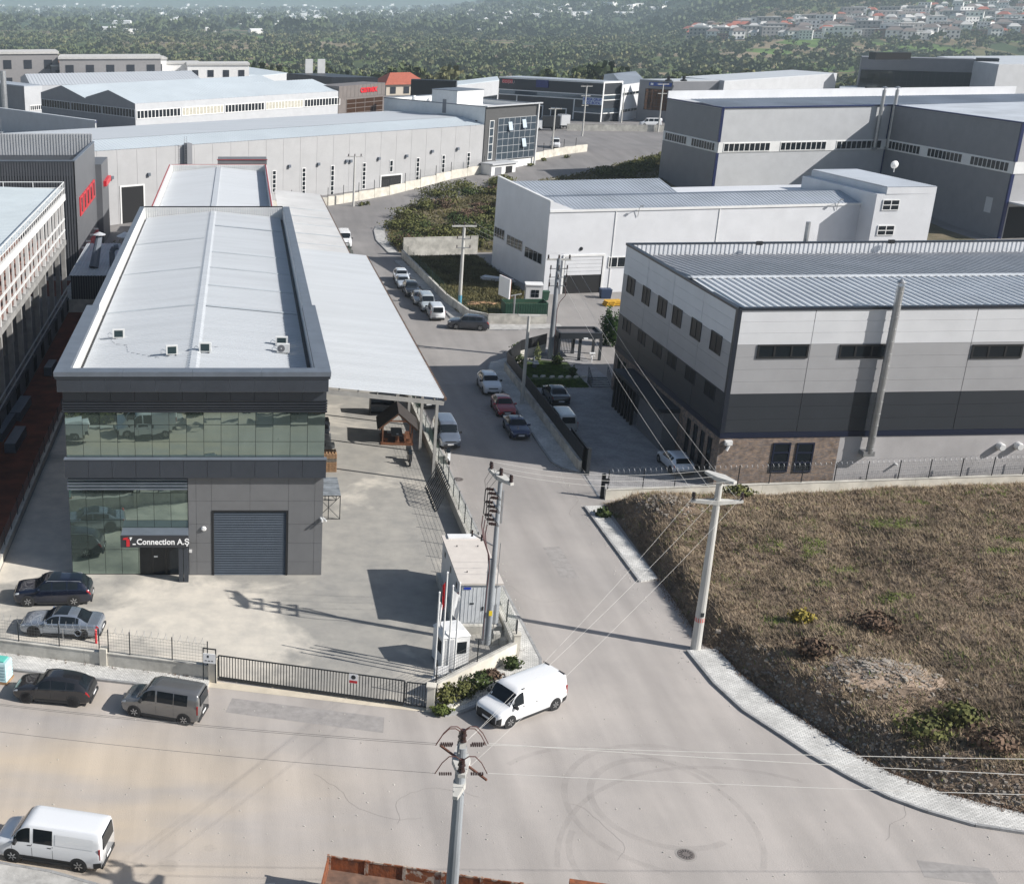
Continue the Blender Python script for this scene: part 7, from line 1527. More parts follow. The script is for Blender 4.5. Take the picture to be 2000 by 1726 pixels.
# foreground pole
hA = 10.6; zA = 45.0; xA = (903 - PX) / F * zA; v = (1455 - PY) / F * zA; yA = zA * CP - v * SP
tA = pole('foreground_line_pole', 'grey concrete line pole with brown insulators in the foreground', xA, yA, hA - .3, .27, .18, M_poleg)
taper_arm(tA, (0, 0), (.15, 1), 1.0, hA - .9, .26); taper_arm(tA, (0, 0), (-.35, -1), .95, hA - 1.9, .18)
mb = MB(); mb.hexa([(-.15, -.15, hA - .5), (.15, -.15, hA - .5), (.15, .15, hA - .5), (-.15, .15, hA - .5), (-.1, -.1, hA - .05), (.1, -.1, hA - .05), (.1, .1, hA - .05), (-.1, .1, hA - .05)]); mb.build('pole_head', M_pole, tA, local=True)
tops = [Vector((.15, .95, hA - .75)), Vector((.0, .0, hA - .05)), Vector((-.15, -.85, hA - .75))]
for p in tops: insulator(tA, p, .5, .15)
arm(tA, (-.65, .75, hA - .75), (.75, -1.05, hA - 1.0), .07, .07, mat('rust_arm', col=(.16, .07, .045), rough=.8, var=.2), 'steel_arm')
NK = ('rear', 'topmost', 'front')
for k, p in enumerate(tops):
    w = Vector((xA, yA, 0)) + p + Vector((0, 0, -.1))
    for s in (-1, 1):
        a = p + Vector((s * .35, .0, -.12)); mb = MB()
        for j in range(6): mb.cyl(a + Vector((s * .08 * j, 0, 0)), a + Vector((s * (.08 * j + .05), 0, 0)), .06, n=8)
        mb.build('strain_insulator', M_ins, tA, local=True)
        mb = MB(); q = [p + Vector((s * .95 * f, 0, -.12 + .75 * math.sin(f * math.pi) * .6 + (.55 * (1 - f)))) for f in (0, .25, .5, .75, 1)]; mb.tube(q, .02, 4); mb.build('jumper', mat('cable_reddish2', col=(.13, .06, .05), rough=.6, var=.2), tA, local=True)
    ends = [at(2000, yy, 9.6) for yy in (1461, 1492, 1530)]
    e = ends[k]; d = (e - w); e2_ = w + d * 2.6
    wire(w + Vector((.9, 0, 0)), e2_, .5, 'pale power line from the %s insulator of the foreground pole over the lot' % NK[k], r=.012, group='lines over the lot')
    wire(w - Vector((.9, 0, 0)), w + Vector((-46, 10.5, .2)), .9, 'thin power line from the %s insulator of the foreground pole along the front road' % NK[k], m=mat('wire_dark', col=(.2, .19, .18), rough=.6, var=0), r=.008, group='lines over the front road')
    wire(insC[k] + Vector((0, 0, .15)), Vector((xA, yA, 0)) + p + Vector((.25, .3, -.15)), .35, 'pale power line slanting from the kerb pole to the %s insulator of the foreground pole' % NK[k], r=.0055, group='lines between kerb pole and foreground pole')
for k in range(3): wire(insB[k], insC2[k], .55, 'pale power line from the %s insulator of the switch pole to the kerb pole' % ('far', 'middle', 'near')[k], r=.012, group='lines between switch pole and kerb pole')
# poles along the street
pd = at(897, 598); tD = pole('street_line_pole', 'concrete line pole with blue painted foot in the grass lot', pd.x, pd.y, atY(910, 445, pd.y).z, .24, .17)
hD = atY(910, 440, pd.y).z; arm(tD, (-1.5, 0, hD - .1), (1.5, 0, hD - .1), .2, .18)
for s in (-1.3, 0, 1.3): insulator(tD, (s, 0, hD), .4, .11)
for z in (hD - 1.6, hD - 2.7): arm(tD, (-.9, -.2, z), (.9, -.2, z), .06, .08, M_steel, 'bracket'); [insulator(tD, (s, -.25, z), .35, .08) for s in (-.8, .8)]
mb = MB(); mb.lathe((0, 0, 0), [(.262, 0), (.258, 1.4)], 14); mb.build('painted_foot', mat('paint_skyblue', col=(.10, .35, .50), rough=.7, var=.2), tD, local=True)
pe = at(1074, 701); hE = atY(1092, 505, pe.y).z
tE = pole('garden_line_pole', 'grey concrete line pole with switch brackets by the garden fence', pe.x, pe.y, hE, .30, .2, M_poleg)
arm(tE, (-1.25, 0, hE - .1), (1.25, 0, hE - .1), .2, .18)
for s in (-1.1, 0, 1.1): insulator(tE, (s, 0, hE), .4, .12)
for z in (hE - 1.0, hE - 1.9, hE - 2.8):
    arm(tE, (-.95, -.3, z), (.95, -.3, z), .06, .08, M_steel, 'bracket'); [insulator(tE, (s, -.35, z), .4, .09) for s in (-.85, 0, .85)]
for s in (-.85, .85): mb = MB(); mb.box(s - .03, s + .03, -.33, -.27, hE - 2.9, hE - .9); mb.build('mounting_rail', M_steel, tE, local=True)
mb = MB(); mb.tube([(.8, -.3, hE - 2.9), (.95, -.3, hE - 3.8), (.4, -.2, hE - 4.6), (.24, -.2, hE - 5.4), (.3, -.2, .6)], .035, 5); mb.build('cable', MATS['cable_reddish'], tE, local=True)
pf = at(1019, 790); hF = atY(1036, 617, pf.y).z
tF = pole('street_lamp', 'slim pale concrete lamp pole with flat crossarm behind the white SUV', pf.x, pf.y, hF, .19, .13, M_pole, cat='street lamp'); arm(tF, (-.95, 0, hF), (1.0, 0, hF), .18, .14)
arm(tF, (.0, 0, hF - 4.2), (.8, -.25, hF - 4.4), .1, .1); mb = MB(); mb.rbox((.95, -.3, hF - 4.45), (.5, .22, .14)); mb.build('lamp_head', M_palegrey, tF, local=True)
for s in (-1.1, 0, 1.1):
    wire((pe.x + s, pe.y, hE + .4), (pc.x + dC2.x * s, pc.y + dC2.y * s, hC - 1.3), .8, 'thin power line from the garden pole across the walled yard', r=.008, group='lines over the walled yard')
    wire((pd.x + s, pd.y, hD + .4), (pe.x + s, pe.y, hE + .4), .7, 'thin power line between the two street poles', r=.008, group='lines between street poles')
# far poles
for (bx, by, tx, ty, lab, arms) in ((690, 403, 690, 305, 'slim pole in front of the long grey hall', 1), (265, 432, 262, 345, 'pole with cable brackets before the dark gate', 1), (1077, 303, 1083, 212, 'far pole beside the white panel van', 1), (1137, 266, 1148, 168, 'far pole with three arms before the black framed works', 3), (1285, 258, 1298, 164, 'pale pole with two arms beside the minibus', 2), (1213, 240, 1216, 172, 'pale post at the corner of the black framed works', 0)):
    b = atg(bx, by) if by < 420 else at(bx, by); h = atY(tx, ty, b.y).z - b.z; t = pole('far_line_pole', lab, b.x, b.y, h, .2, .14, M_pole, b.z)
    for k in range(arms): arm(t, (-1.4 + .3 * k, 0, h - .1 - 2.2 * k), (1.4 - .3 * k, 0, h - .1 - 2.2 * k), .16, .16); [insulator(t, (s, 0, h - 2.2 * k), .4, .12) for s in (-1.1, 0, 1.1)] if k == 0 else None

# ------------------------------------------------------------------ objects in the yards
def manhole(px, py, r, label):
    p = at(px, py); t = thing('manhole_cover', label, 'manhole cover', (p.x, p.y, 0)); M_iron = mat('cast_iron', col=(.16, .14, .13), rough=.7, var=.2, scale=8, bump=.3)
    mb = MB(); mb.lathe((0, 0, 0), [(r * 1.25, .0045), (r * 1.25, .008), (r, .008)], 26); mb.build('ring', mat('manhole_collar', col=(.30, .28, .26), rough=.9, var=.15), t, local=True)
    mb = MB(); mb.lathe((0, 0, .008), [(r, 0), (r, .008), (r * .9, .012)], 26); mb.build('lid', M_iron, t, local=True)
    for k in range(14):
        a = k * .449; mb = MB(); mb.rbox((math.cos(a) * r * .62, math.sin(a) * r * .62, .024), (r * .36, .025, .012), a); mb.build('stud', M_tyre_r, t, local=True)
manhole(1340, 1668, .38, 'round cast iron manhole cover in the front road near the curved kerb'); manhole(895, 936, .42, 'worn manhole cover in the side street by the scooter'); manhole(713, 437, .4, 'manhole cover at the bend of the back road')
for px, py, r in ((330, 1690, .45), (410, 1655, .28), (250, 1695, .3)):
    p = at(px, py); mb = MB(); n = 14; mb.quad(*[(p.x + r * (1 + .25 * math.sin(3 * k + px)) * math.cos(2 * math.pi * k / n), p.y + r * .9 * math.sin(2 * math.pi * k / n), .005) for k in range(n)]); mb.build('oil_stain', M_tyre, road)
M_timber = mat('stained_timber', col=(.16, .065, .03), rough=.7, var=.3, scale=4, stretch=(1, 6, 1)); M_pallet = mat('pallet_wood', col=(.36, .22, .12), rough=.85, var=.3, scale=5)
# picnic shelter
p = at(768, 868); ps = thing('picnic_shelter', 'timber picnic shelter with dark pitched roof and table in the yard', 'shelter', (p.x + .4, p.y + 1.2, 0), R(-4))
sx, sy = 1.25, 1.3
for a, b in ((-sx, -sy), (sx, -sy), (-sx, sy), (sx, sy)): mb = MB(); mb.box(a - .06, a + .06, b - .06, b + .06, 0, 1.75); mb.build('post', M_timber, ps, local=True)
for s in (-1, 1):
    mb = MB(); mb.hexa([(s * 1.75, -1.7, 1.45), (0, -1.7, 2.95), (0, 1.7, 2.95), (s * 1.75, 1.7, 1.45), (s * 1.75, -1.7, 1.52), (0, -1.7, 3.03), (0, 1.7, 3.03), (s * 1.75, 1.7, 1.52)]); mb.build('roof_slope', mat('dark_shingle', col=(.035, .028, .024), rough=.8, var=.2, scale=6), ps, local=True)
    mb = MB(); mb.bar((s * 1.6, -1.62, 1.5), (0, -1.62, 2.88), .07, .12); mb.build('rafter', M_timber, ps, local=True)
    mb = MB(); mb.box(s * .95 - .18, s * .95 + .18, -1.0, 1.0, .42, .48); bn = mb.build('bench', M_timber, ps, local=True)
    for y in (-.8, .8): mb = MB(); mb.box(s * .95 - .15, s * .95 + .15, y - .05, y + .05, .1, .42); mb.build('leg', M_timber, bn, local=True)
mb = MB(); mb.box(-.75, .75, -1.62 - .05, -1.62 + .05, 2.2, 2.3); mb.build('tie_beam', M_timber, ps, local=True)
mb = MB(); mb.box(-1.4, 1.4, -1.45, 1.45, 0, .1); mb.build('deck', M_timber, ps, local=True)
mb = MB(); mb.box(-.48, .48, -1.05, 1.05, .72, .78); tb_ = mb.build('table_top', mat('dark_board', col=(.10, .09, .085), rough=.6, var=.2), ps, local=True); mb = MB(); mb.box(-.1, .1, -.7, .7, .1, .72); mb.build('trestle', M_timber, tb_, local=True)
mb = MB(); mb.box(-.05, .12, -.8, -.66, .785, .83); mb.build('white_dish', M_letter, tb_, local=True)
# pallets, cage, frames, skip
p = at(648, 920); pt2 = thing('pallet_stack', 'stack of wooden pallets against the factory side wall', 'pallet stack', (7.2, p.y + .3, 0), R(1))
for k in range(11):
    z = k * .145; pal = MB()
    for i in range(5): x = -.5 + i * .25; pal.box(x - .06, x + .06, -.6, .6, z + .115, z + .14)
    for y in (-.5, 0, .5): pal.box(-.56, .56, y - .07, y + .07, z + .03, z + .114)
    pal.build('pallet', M_pallet if k not in (6, 7) else mat('pallet_grey', col=(.2, .18, .15), rough=.9, var=.3, scale=5), pt2, local=True)
p0 = at(632, 1014); p1 = at(671, 1014); cg = thing('steel_rack', 'low steel framed rack with grey slatted top beside the factory wall', 'rack', (5.55, p1.y, 0)); cw, cl, ch = 1.75, 3.6, 1.9
for x in (.05, .9, cw):
    for y in (0, cl): mb = MB(); mb.box(x - .03, x + .03, y - .03, y + .03, 0, ch); mb.build('upright', M_fpost, cg, local=True)
for y in (0, cl):
    for z in (.03, ch - .04): mb = MB(); mb.bar((.05, y, z), (cw, y, z), .045, .045); mb.build('rail', M_fpost, cg, local=True)
    mb = MB(); mb.bar((.05, y, .05), (cw, y, ch - .06), .035, .035); mb.bar((.05, y, ch - .06), (cw, y, .05), .035, .034); mb.build('brace', M_fpost, cg, local=True)
for i in range(14): y = cl * i / 14; mb = MB(); mb.box(0, cw + .03, y, y + cl / 14 - .03, ch, ch + .03 + .012 * (i % 2)); mb.build('top_slat', mat('worn_sheet', col=(.30, .33, .36), rough=.5, metal=.3, var=.35, scale=1.5), cg, local=True)
p = at(845, 975)
for k in range(5):
    y = 85.2 + k * .95; t = thing('leaning_frame', 'black steel frame leaning on the street wall below the canopy', 'steel frame', (14.55, y, 0), R(6), 'black frames leaning on the wall')
    for z in (0, 1): mb = MB(); mb.bar((0 + .95 * z, -.55, .04 + 2.0 * z), (0 + .95 * z, .55, .04 + 2.0 * z), .06, .06); mb.build('rail', M_fpost, t, local=True)
    for yy in (-.55, -.18, .18, .55): mb = MB(); mb.bar((0, yy, .07), (.95, yy, 2.01), .06, .06); mb.build('stile', M_fpost, t, local=True)
p = at(742, 812); sk = thing('steel_cabinet', 'large black open cabinet standing under the canopy', 'cabinet', (p.x + .2, p.y + .6, 0))
mb = MB(); mb.box(-1.1, -1.04, -.6, .6, 0, 1.9); mb.build('side', M_black, sk, local=True); mb = MB(); mb.box(1.04, 1.1, -.6, .6, 0, 1.9); mb.build('side', M_black, sk, local=True)
mb = MB(); mb.box(-1.04, 1.04, .55, .6, 0, 1.9); mb.build('back', mat('pale_panel_dull', col=(.2, .22, .24), rough=.5, var=.2), sk, local=True)
for z in (0, .9, 1.86): mb = MB(); mb.box(-1.04, 1.04, -.6, .55, z, z + .04); mb.build('shelf', M_black, sk, local=True)
for k in range(9):
    y = 92.5 + k * 1.1; t = thing('scrap_bundle', 'bundle of steel offcuts stored along the factory side wall', 'scrap', (7.35, y + 2, 0), R(random.uniform(-9, 9)), 'offcuts along the wall')
    for j in range(3): mb = MB(); mb.rbox((random.uniform(-.15, .15), 0, .2 + j * .38), (random.uniform(.5, .8), random.uniform(.5, .9), .3)); mb.build('offcut', random.choice([M_steel, M_flash, M_plast]), t, local=True)
# cloth sacks on a pallet by the kerb
p = at(2, 1335); sp_ = thing('sack_pallet', 'pallet of wrapped pale blue sacks by the front kerb', 'sack pallet', (p.x - .1, p.y + .45, 0), R(-14)); M_sack = mat('sack_blue', col=(.42, .60, .62), rough=.7, var=.2, scale=3)
mb = MB(); mb.box(-.6, .6, -.5, .5, 0, .14); mb.build('pallet', M_pallet, sp_, local=True)
for k in range(6):
    for s in (-1, 1):
        mb = MB(); z = .15 + k * .19; mb.hexa([(s * .3 - .27, -.48, z + .02), (s * .3 + .27, -.48, z + .02), (s * .3 + .27, .48, z + .02), (s * .3 - .27, .48, z + .02), (s * .3 - .22, -.42, z + .19), (s * .3 + .22, -.42, z + .19), (s * .3 + .22, .42, z + .19), (s * .3 - .22, .42, z + .19)]); mb.build('sack', M_sack, sp_, local=True)
mb = MB(); mb.box(-.35, .4, -.3, .35, 1.31, 1.36); mb.build('wrap_sheet', mat('wrap_teal', col=(.12, .5, .42), rough=.5, var=.1), sp_, local=True)
# gatehouse pergola, steps, planters of the walled yard
q0, q1, q2 = at(1094.7, 650, 3.0), at(1174, 648.7, 3.0), at(1082.5, 638, 3.0); pw, pdp = (q1 - q0).length, (q2 - q0).y
pv = thing('entrance_pergola', 'dark steel gatehouse with flat framed roof at the garden entrance', 'gatehouse', (q0.x, q0.y, 0)); M_dsteel = mat('dark_steel', col=(.028, .032, .038), rough=.5, var=0)
for b in ((0, pw, -.12, .12), (0, pw, pdp - .12, pdp + .12), (-.12, .12, .12, pdp - .12), (pw - .12, pw + .12, .12, pdp - .12)): mb = MB(); mb.box(*b, 2.35, 3.0); mb.build('fascia', M_dsteel, pv, local=True)
mb = MB(); mb.box(.12, pw - .12, .12, pdp - .12, 2.7, 2.78); mb.build('roof', mat('felt_roof', col=(.10, .095, .10), rough=.9, var=.15), pv, local=True)
for x in (.0, pw * .5, pw): 
    for y in (0, pdp): mb = MB(); mb.box(x - .13, x + .13, y - .13, y + .13, 0, 2.35); mb.build('post', M_dsteel, pv, local=True)
for i in range(12): x = .3 + (pw * .42) * i / 11; mb = MB(); mb.box(x - .025, x + .025, pdp - .03, pdp + .03, .1, 2.3); mb.build('bar', M_dsteel, pv, local=True)
for i in range(8): y = .3 + (pdp - .6) * i / 7; mb = MB(); mb.box(-.03, .03, y - .025, y + .025, .1, 2.3); mb.build('bar', M_dsteel, pv, local=True)
mb = MB(); mb.box(pw * .56, pw * .66, -.35, -.15, 2.35, 2.5); mb.build('floodlight', M_letter, pv, local=True)
ts = thing('turnstile', 'white turnstile stand inside the dark gatehouse', 'turnstile', (q0.x + pw * .78, q0.y - .6, 0)); mb = MB(); mb.cyl((0, 0, 0), (0, 0, .9), .06); mb.build('column', M_letter, ts, local=True); mb = MB(); mb.rbox((0, 0, .95), (.6, .3, .1)); mb.build('head', M_letter, ts, local=True)
for k in range(3): mb = MB(); a = k * 2.1; mb.cyl((0, 0, .8), (.35 * math.cos(a), .35 * math.sin(a), .55), .02); mb.build('arm', M_letter, ts, local=True)
s0 = at(1168, 757); stp = thing('garden_steps', 'dark steps with handrails down to the walled yard', 'steps', (s0.x + .3, s0.y, 0))
for k in range(5): mb = MB(); mb.box(-.9, .9, k * .32, k * .32 + .33, 0, .14 * (k + 1)); mb.build('step', M_kerb, stp, local=True)
for s in (-1, 1):
    mb = MB(); mb.bar((s * .95, 0, 1.0), (s * .95, 1.6, 1.7), .05, .05); mb.build('handrail', M_dsteel, stp, local=True)
    for k in range(5): mb = MB(); mb.box(s * .95 - .02, s * .95 + .02, k * .38, k * .38 + .04, 0, 1.0 + k * .17); mb.build('baluster', M_dsteel, stp, local=True)
bpos = at(1045, 716); bq = thing('garden_bench', 'small dark bench on the lawn beside the clipped conifer', 'bench', (bpos.x, bpos.y, .05), R(70))
mb = MB(); mb.box(-.7, .7, -.2, .2, .4, .45); mb.build('seat', M_flash, bq, local=True); mb = MB(); mb.box(-.7, .7, .18, .22, .5, .85); mb.build('backrest', M_flash, bq, local=True)
for x in (-.6, .6): mb = MB(); mb.box(x - .04, x + .04, -.18, .2, 0, .4); mb.build('leg', M_flash, bq, local=True)
for i, (px, py) in enumerate(((1078, 738), (1060, 737), (1095, 738), (1110, 738), (1125, 738), (1140, 738), (1045, 737))):
    p = at(px, py); t = thing('edging_stone', 'pale stone in the edging row between the two lawns', 'stone', (p.x, p.y, .05), random.random(), 'edging stones of the lawn')
    mb = MB(); mb.hexa([(-.3, -.12, 0), (.3, -.14, 0), (.32, .12, 0), (-.28, .14, 0), (-.24, -.08, .18), (.22, -.1, .2), (.24, .08, .16), (-.2, .1, .2)]); mb.build('stone_body', M_wallconc, t, local=True)
# white-hall forecourt clutter
c0 = at(985, 618); ct = thing('green_container', 'green corrugated skip container behind the junction wall', 'container', (c0.x, c0.y, 0)); M_cgreen = mat('container_green', col=(.02, .075, .045), rough=.6, var=.2, scale=1.5)
for b in ((0, 5.2, 0, .1), (0, 5.2, 2.3, 2.4), (0, .1, .1, 2.3), (5.1, 5.2, .1, 2.3)): mb = MB(); mb.box(*b, .1, 1.6); mb.build('side', M_cgreen, ct, local=True)
mb = MB(); mb.box(0, 5.2, 0, 2.4, .02, .1); mb.build('floor', M_cgreen, ct, local=True); mb = MB(); mb.box(.12, 5.08, .12, 2.28, .1, 1.1); mb.build('load', M_timber, ct, local=True)
for i in range(17): x = .15 + i * .3; mb = MB(); mb.box(x, x + .12, -.06, -.001, .15, 1.55); mb.build('rib', M_cgreen, ct, local=True)
h0 = at(1041, 598); ch_ = thing('site_cabin', 'white site cabin with four-pane window by the white hall corner', 'cabin', (h0.x, h0.y + .4, 0), R(-8))
mb = MB(); mb.box(-1.0, 1.0, -.9, .9, .35, 2.7); mb.build('cabin', M_white, ch_, local=True); mb = MB(); mb.box(-1.08, 1.08, -.98, .98, 2.7, 2.8); mb.build('roof', M_white, ch_, local=True)
for x in (-.8, .8): mb = MB(); mb.box(x - .15, x + .15, -.8, .8, 0, .35); mb.build('support', M_timber, ch_, local=True)
for i in (0, 1):
    for j in (0, 1): mb = MB(); mb.box(-.35 + .5 * i, .1 + .5 * i, -.93, -.905, 1.25 + .48 * j, 1.68 + .48 * j); mb.build('window_pane', M_glass, ch_, local=True)
mb = MB(); mb.box(-1.03, -1.005, -.45, .35, .45, 2.3); mb.build('door', M_palegrey, ch_, local=True)
b0 = at(996, 618); bb = thing('billboard_frame', 'tilted white and rusty signboard on a post behind the container', 'signboard', (b0.x + .4, b0.y, 0), R(15))
mb = MB(); mb.cyl((0, 0, 0), (0, 0, 2.6), .12); mb.build('post', M_steel, bb, local=True); mb = MB(); mb.box(-.9, -.75, -.2, 2.6, 2.2, 4.6); mb.build('panel', M_letter, bb, local=True); mb = MB(); mb.box(-.74, -.68, -.2, 2.6, 2.2, 4.6); mb.build('back_frame', M_rust, bb, local=True); mb = MB(); mb.bar((-.7, .1, 2.5), (.9, .1, 2.7), .12, .12); mb.build('bracket', M_steel, bb, local=True)
d0 = at(1065, 588); bn_ = thing('wheeled_bin', 'dark green wheeled bin beside the white hall door', 'bin', (d0.x, d0.y + .3, 0)); mb = MB(); mb.hexa([(-.35, -.3, .1), (.35, -.3, .1), (.35, .3, .1), (-.35, .3, .1), (-.45, -.4, 1.15), (.45, -.4, 1.15), (.45, .4, 1.15), (-.45, .4, 1.15)]); mb.build('tub', M_cgreen, bn_, local=True); mb = MB(); mb.box(-.48, .48, -.44, .44, 1.15, 1.25); mb.build('lid', M_cgreen, bn_, local=True)
for s in (-1, 1): mb = MB(); mb.lathe((s * .3, .3, .1), [(.1, -.04), (.1, .04)], 10, 'x'); mb.build('wheel', M_tyre_r, bn_, local=True)
y0 = at(1196, 598); yp = thing('yellow_pallets', 'yellow pallets heaped by the white hall wall', 'pallet stack', (y0.x, y0.y + .4, 0), R(10)); M_yel = mat('yellow_paint', col=(.62, .36, .03), rough=.6, var=.2)
for k in range(3):
    z = k * .22
    for i in range(5): mb = MB(); mb.box(-1.0 + k * .1, 1.0 + k * .1, -.6 + i * .28, -.48 + i * .28, z + .12, z + .2); mb.build('board', M_yel, yp, local=True)
    for x in (-.9, 0, .9): mb = MB(); mb.box(x - .06 + k * .1, x + .06 + k * .1, -.6, .62, z, z + .12); mb.build('bearer', M_yel, yp, local=True)
bx_ = at(1184, 584); bt = thing('blue_crate', 'dark blue plastic crate behind the yellow pallets', 'crate', (bx_.x, bx_.y + .6, 0)); mb = MB(); mb.hexa([(-.6, -.5, .1), (.6, -.5, .1), (.6, .5, .1), (-.6, .5, .1), (-.7, -.6, 1.2), (.7, -.6, 1.2), (.7, .6, 1.2), (-.7, .6, 1.2)]); mb.build('tub', mat('crate_blue', col=(.02, .04, .09), rough=.6, var=.1), bt, local=True); mb = MB(); mb.box(-.6, .6, -.5, .5, 0, .1); mb.build('feet', M_plast, bt, local=True)
w0 = at(952, 600); wp = thing('timber_heap', 'heap of loose timber offcuts in the grass lot', 'timber heap', (w0.x, w0.y + .8, .03))
for k in range(26): a = random.uniform(0, 3.1); c = Vector((random.uniform(-2, 2), random.uniform(-.9, .9), .06 + random.random() * .4)); d = Vector((math.cos(a), math.sin(a) * .6, random.uniform(-.1, .1))) * random.uniform(.5, 1.1); mb = MB(); mb.bar(c - d, c + d, .12, .09); mb.build('board', M_pallet, wp, local=True)
w1 = at(972, 552); sp2 = thing('sheet_heap', 'heap of pale sheet panels by the white hall side wall', 'panel heap', (w1.x, w1.y + .4, .03), R(-32))
for k in range(6): mb = MB(); mb.rbox((random.uniform(-.3, .3), random.uniform(-.2, .2), .1 + .1 * k), (4.2, 1.3, .06), random.uniform(-.12, .12)); mb.build('sheet', M_kiosk, sp2, local=True)
d1 = at(1968, 940); db = thing('refuse_bin', 'black refuse container against the striped hall wall', 'bin', (d1.x, d1.y + .6, 0)); mb = MB(); mb.hexa([(-.6, -.45, .12), (.6, -.45, .12), (.6, .45, .12), (-.6, .45, .12), (-.7, -.55, 1.1), (.7, -.55, 1.1), (.7, .55, 1.1), (-.7, .55, 1.1)]); mb.build('tub', M_black, db, local=True); mb = MB(); mb.hexa([(-.72, -.57, 1.1), (.72, -.57, 1.1), (.72, .57, 1.1), (-.72, .57, 1.1), (-.6, -.4, 1.3), (.6, -.4, 1.3), (.6, .4, 1.3), (-.6, .4, 1.3)]); mb.build('lid', M_plast, db, local=True)
for x in (-.5, .5): mb = MB(); mb.lathe((x, 0, .09), [(.09, -.05), (.09, .05)], 10, 'y'); mb.build('wheel', M_tyre_r, db, local=True)
# red hydrant and hose reel by the front wall
hy = at(186, 1264); hd = thing('fire_hydrant', 'thin red hydrant post inside the front wall', 'hydrant', (hy.x, hy.y + .5, 0)); mb = MB(); mb.cyl((0, 0, 0), (0, 0, .85), .07, n=10); mb.build('post', M_red, hd, local=True); mb = MB(); mb.lathe((0, 0, .85), [(.08, 0), (.08, .05), (.04, .1)], 10); mb.build('cap', M_red, hd, local=True)
hr = at(150, 1262); hh_ = thing('hose_coil', 'pale hose coil hanging on a rail inside the front wall', 'hose', (hr.x, hr.y + .6, 0)); mb = MB(); [mb.tube([(.2 * math.cos(a + k), .05 * k, .55 + .2 * math.sin(a + k)) for a in np.linspace(0, 6.28, 17)], .016, 5) for k in range(3)]; mb.build('hose', M_flash, hh_, local=True); mb = MB(); mb.tube([(-.9, .1, 0), (-.9, .1, .8), (1.2, .1, .8), (1.2, .1, 0)], .025, 6); mb.build('stand', M_steel, hh_, local=True)
# ------------------------------------------------------------------ vegetation
def raw_mesh(name, V, Fc, m, parent=None):
    V = np.asarray(V, np.float32); Fc = np.asarray(Fc, np.int32); k = Fc.shape[1]; me = bpy.data.meshes.new(name)
    me.vertices.add(len(V)); me.vertices.foreach_set('co', V.ravel()); me.loops.add(Fc.size); me.loops.foreach_set('vertex_index', Fc.ravel())
    me.polygons.add(len(Fc)); me.polygons.foreach_set('loop_start', np.arange(0, Fc.size, k, dtype=np.int32)); me.polygons.foreach_set('loop_total', np.full(len(Fc), k, np.int32))
    me.materials.append(m); me.update(calc_edges=True); return me
rng = np.random.default_rng(11)
def blades(P, h, n=5, spread=.5, w=.05):
    """tufts of thin triangular blades at points P with heights h"""
    N = len(P); a = rng.uniform(0, 6.283, (N, n)); hh = h[:, None] * rng.uniform(.6, 1.15, (N, n)); ln = spread * hh * rng.uniform(.3, 1.1, (N, n))
    bx = P[:, 0, None] + rng.normal(0, .12, (N, n)); by = P[:, 1, None] + rng.normal(0, .12, (N, n)); bz = np.repeat(P[:, 2, None] - .03, n, 1)
    ww = w * (.6 + hh); px, py = -np.sin(a) * ww, np.cos(a) * ww
    V = np.stack([np.stack([bx - px, by - py, bz], -1), np.stack([bx + px, by + py, bz], -1), np.stack([bx + np.cos(a) * ln, by + np.sin(a) * ln, bz + hh], -1)], 2).reshape(-1, 3)
    return V, np.arange(len(V)).reshape(-1, 3)
def leafcloud(c, r, n, size, flat=.0, shell=.55):
    """leaf-sized quads spread through an uneven ellipsoid crown"""
    c = np.asarray(c, float); r = np.asarray(r, float)
    d = rng.normal(size=(n, 3)); d /= np.linalg.norm(d, axis=1)[:, None]; rad = rng.uniform(shell, 1.0, n) ** .6
    lump = 1 + .28 * np.sin(d[:, 0] * 5 + c[0]) * np.sin(d[:, 1] * 4 + c[1] * 1.7) + .22 * np.sin(d[:, 2] * 7 + c[0] * .7)
    p = c + d * r * (rad * lump)[:, None]; p[:, 2] = np.maximum(p[:, 2], c[2] - r[2] * .95)
    nn = d + rng.normal(0, .5, (n, 3)); nn /= np.linalg.norm(nn, axis=1)[:, None]
    u = np.cross(nn, rng.normal(size=(n, 3))); u /= np.linalg.norm(u, axis=1)[:, None] + 1e-9; v = np.cross(nn, u); s = (size * rng.uniform(.6, 1.4, n))[:, None]
    V = np.stack([p - u * s - v * s * .6, p + u * s - v * s * .6, p + u * s * .7 + v * s * .7, p - u * s * .7 + v * s * .7], 1).reshape(-1, 3)
    return V, np.arange(len(V)).reshape(-1, 4)
def merge(parts):
    V = []; Fs = []; o = 0
    for v, f in parts: V.append(v); Fs.append(f + o); o += len(v)
    return np.concatenate(V), np.concatenate(Fs)
def leafmat(name, c1, c2, scale=1.5): return mat(name, col=c1, col2=c2, rough=.8, scale=scale, world=True, detail=4, spec=.2)
M_brush = leafmat('dry_brush', (.36, .28, .19), (.15, .115, .078), .5); M_straw = leafmat('straw_grass', (.40, .31, .21), (.22, .165, .11), 1.2)
M_weed = leafmat('green_weed', (.20, .24, .06), (.10, .125, .035), 1.0); M_leafd = leafmat('dark_leaf', (.075, .10, .03), (.025, .042, .014), 1.4)
M_leafo = leafmat('olive_leaf', (.15, .15, .05), (.06, .07, .024), 1.2); M_leafr = leafmat('russet_twig', (.19, .125, .085), (.08, .055, .04), 1.2)

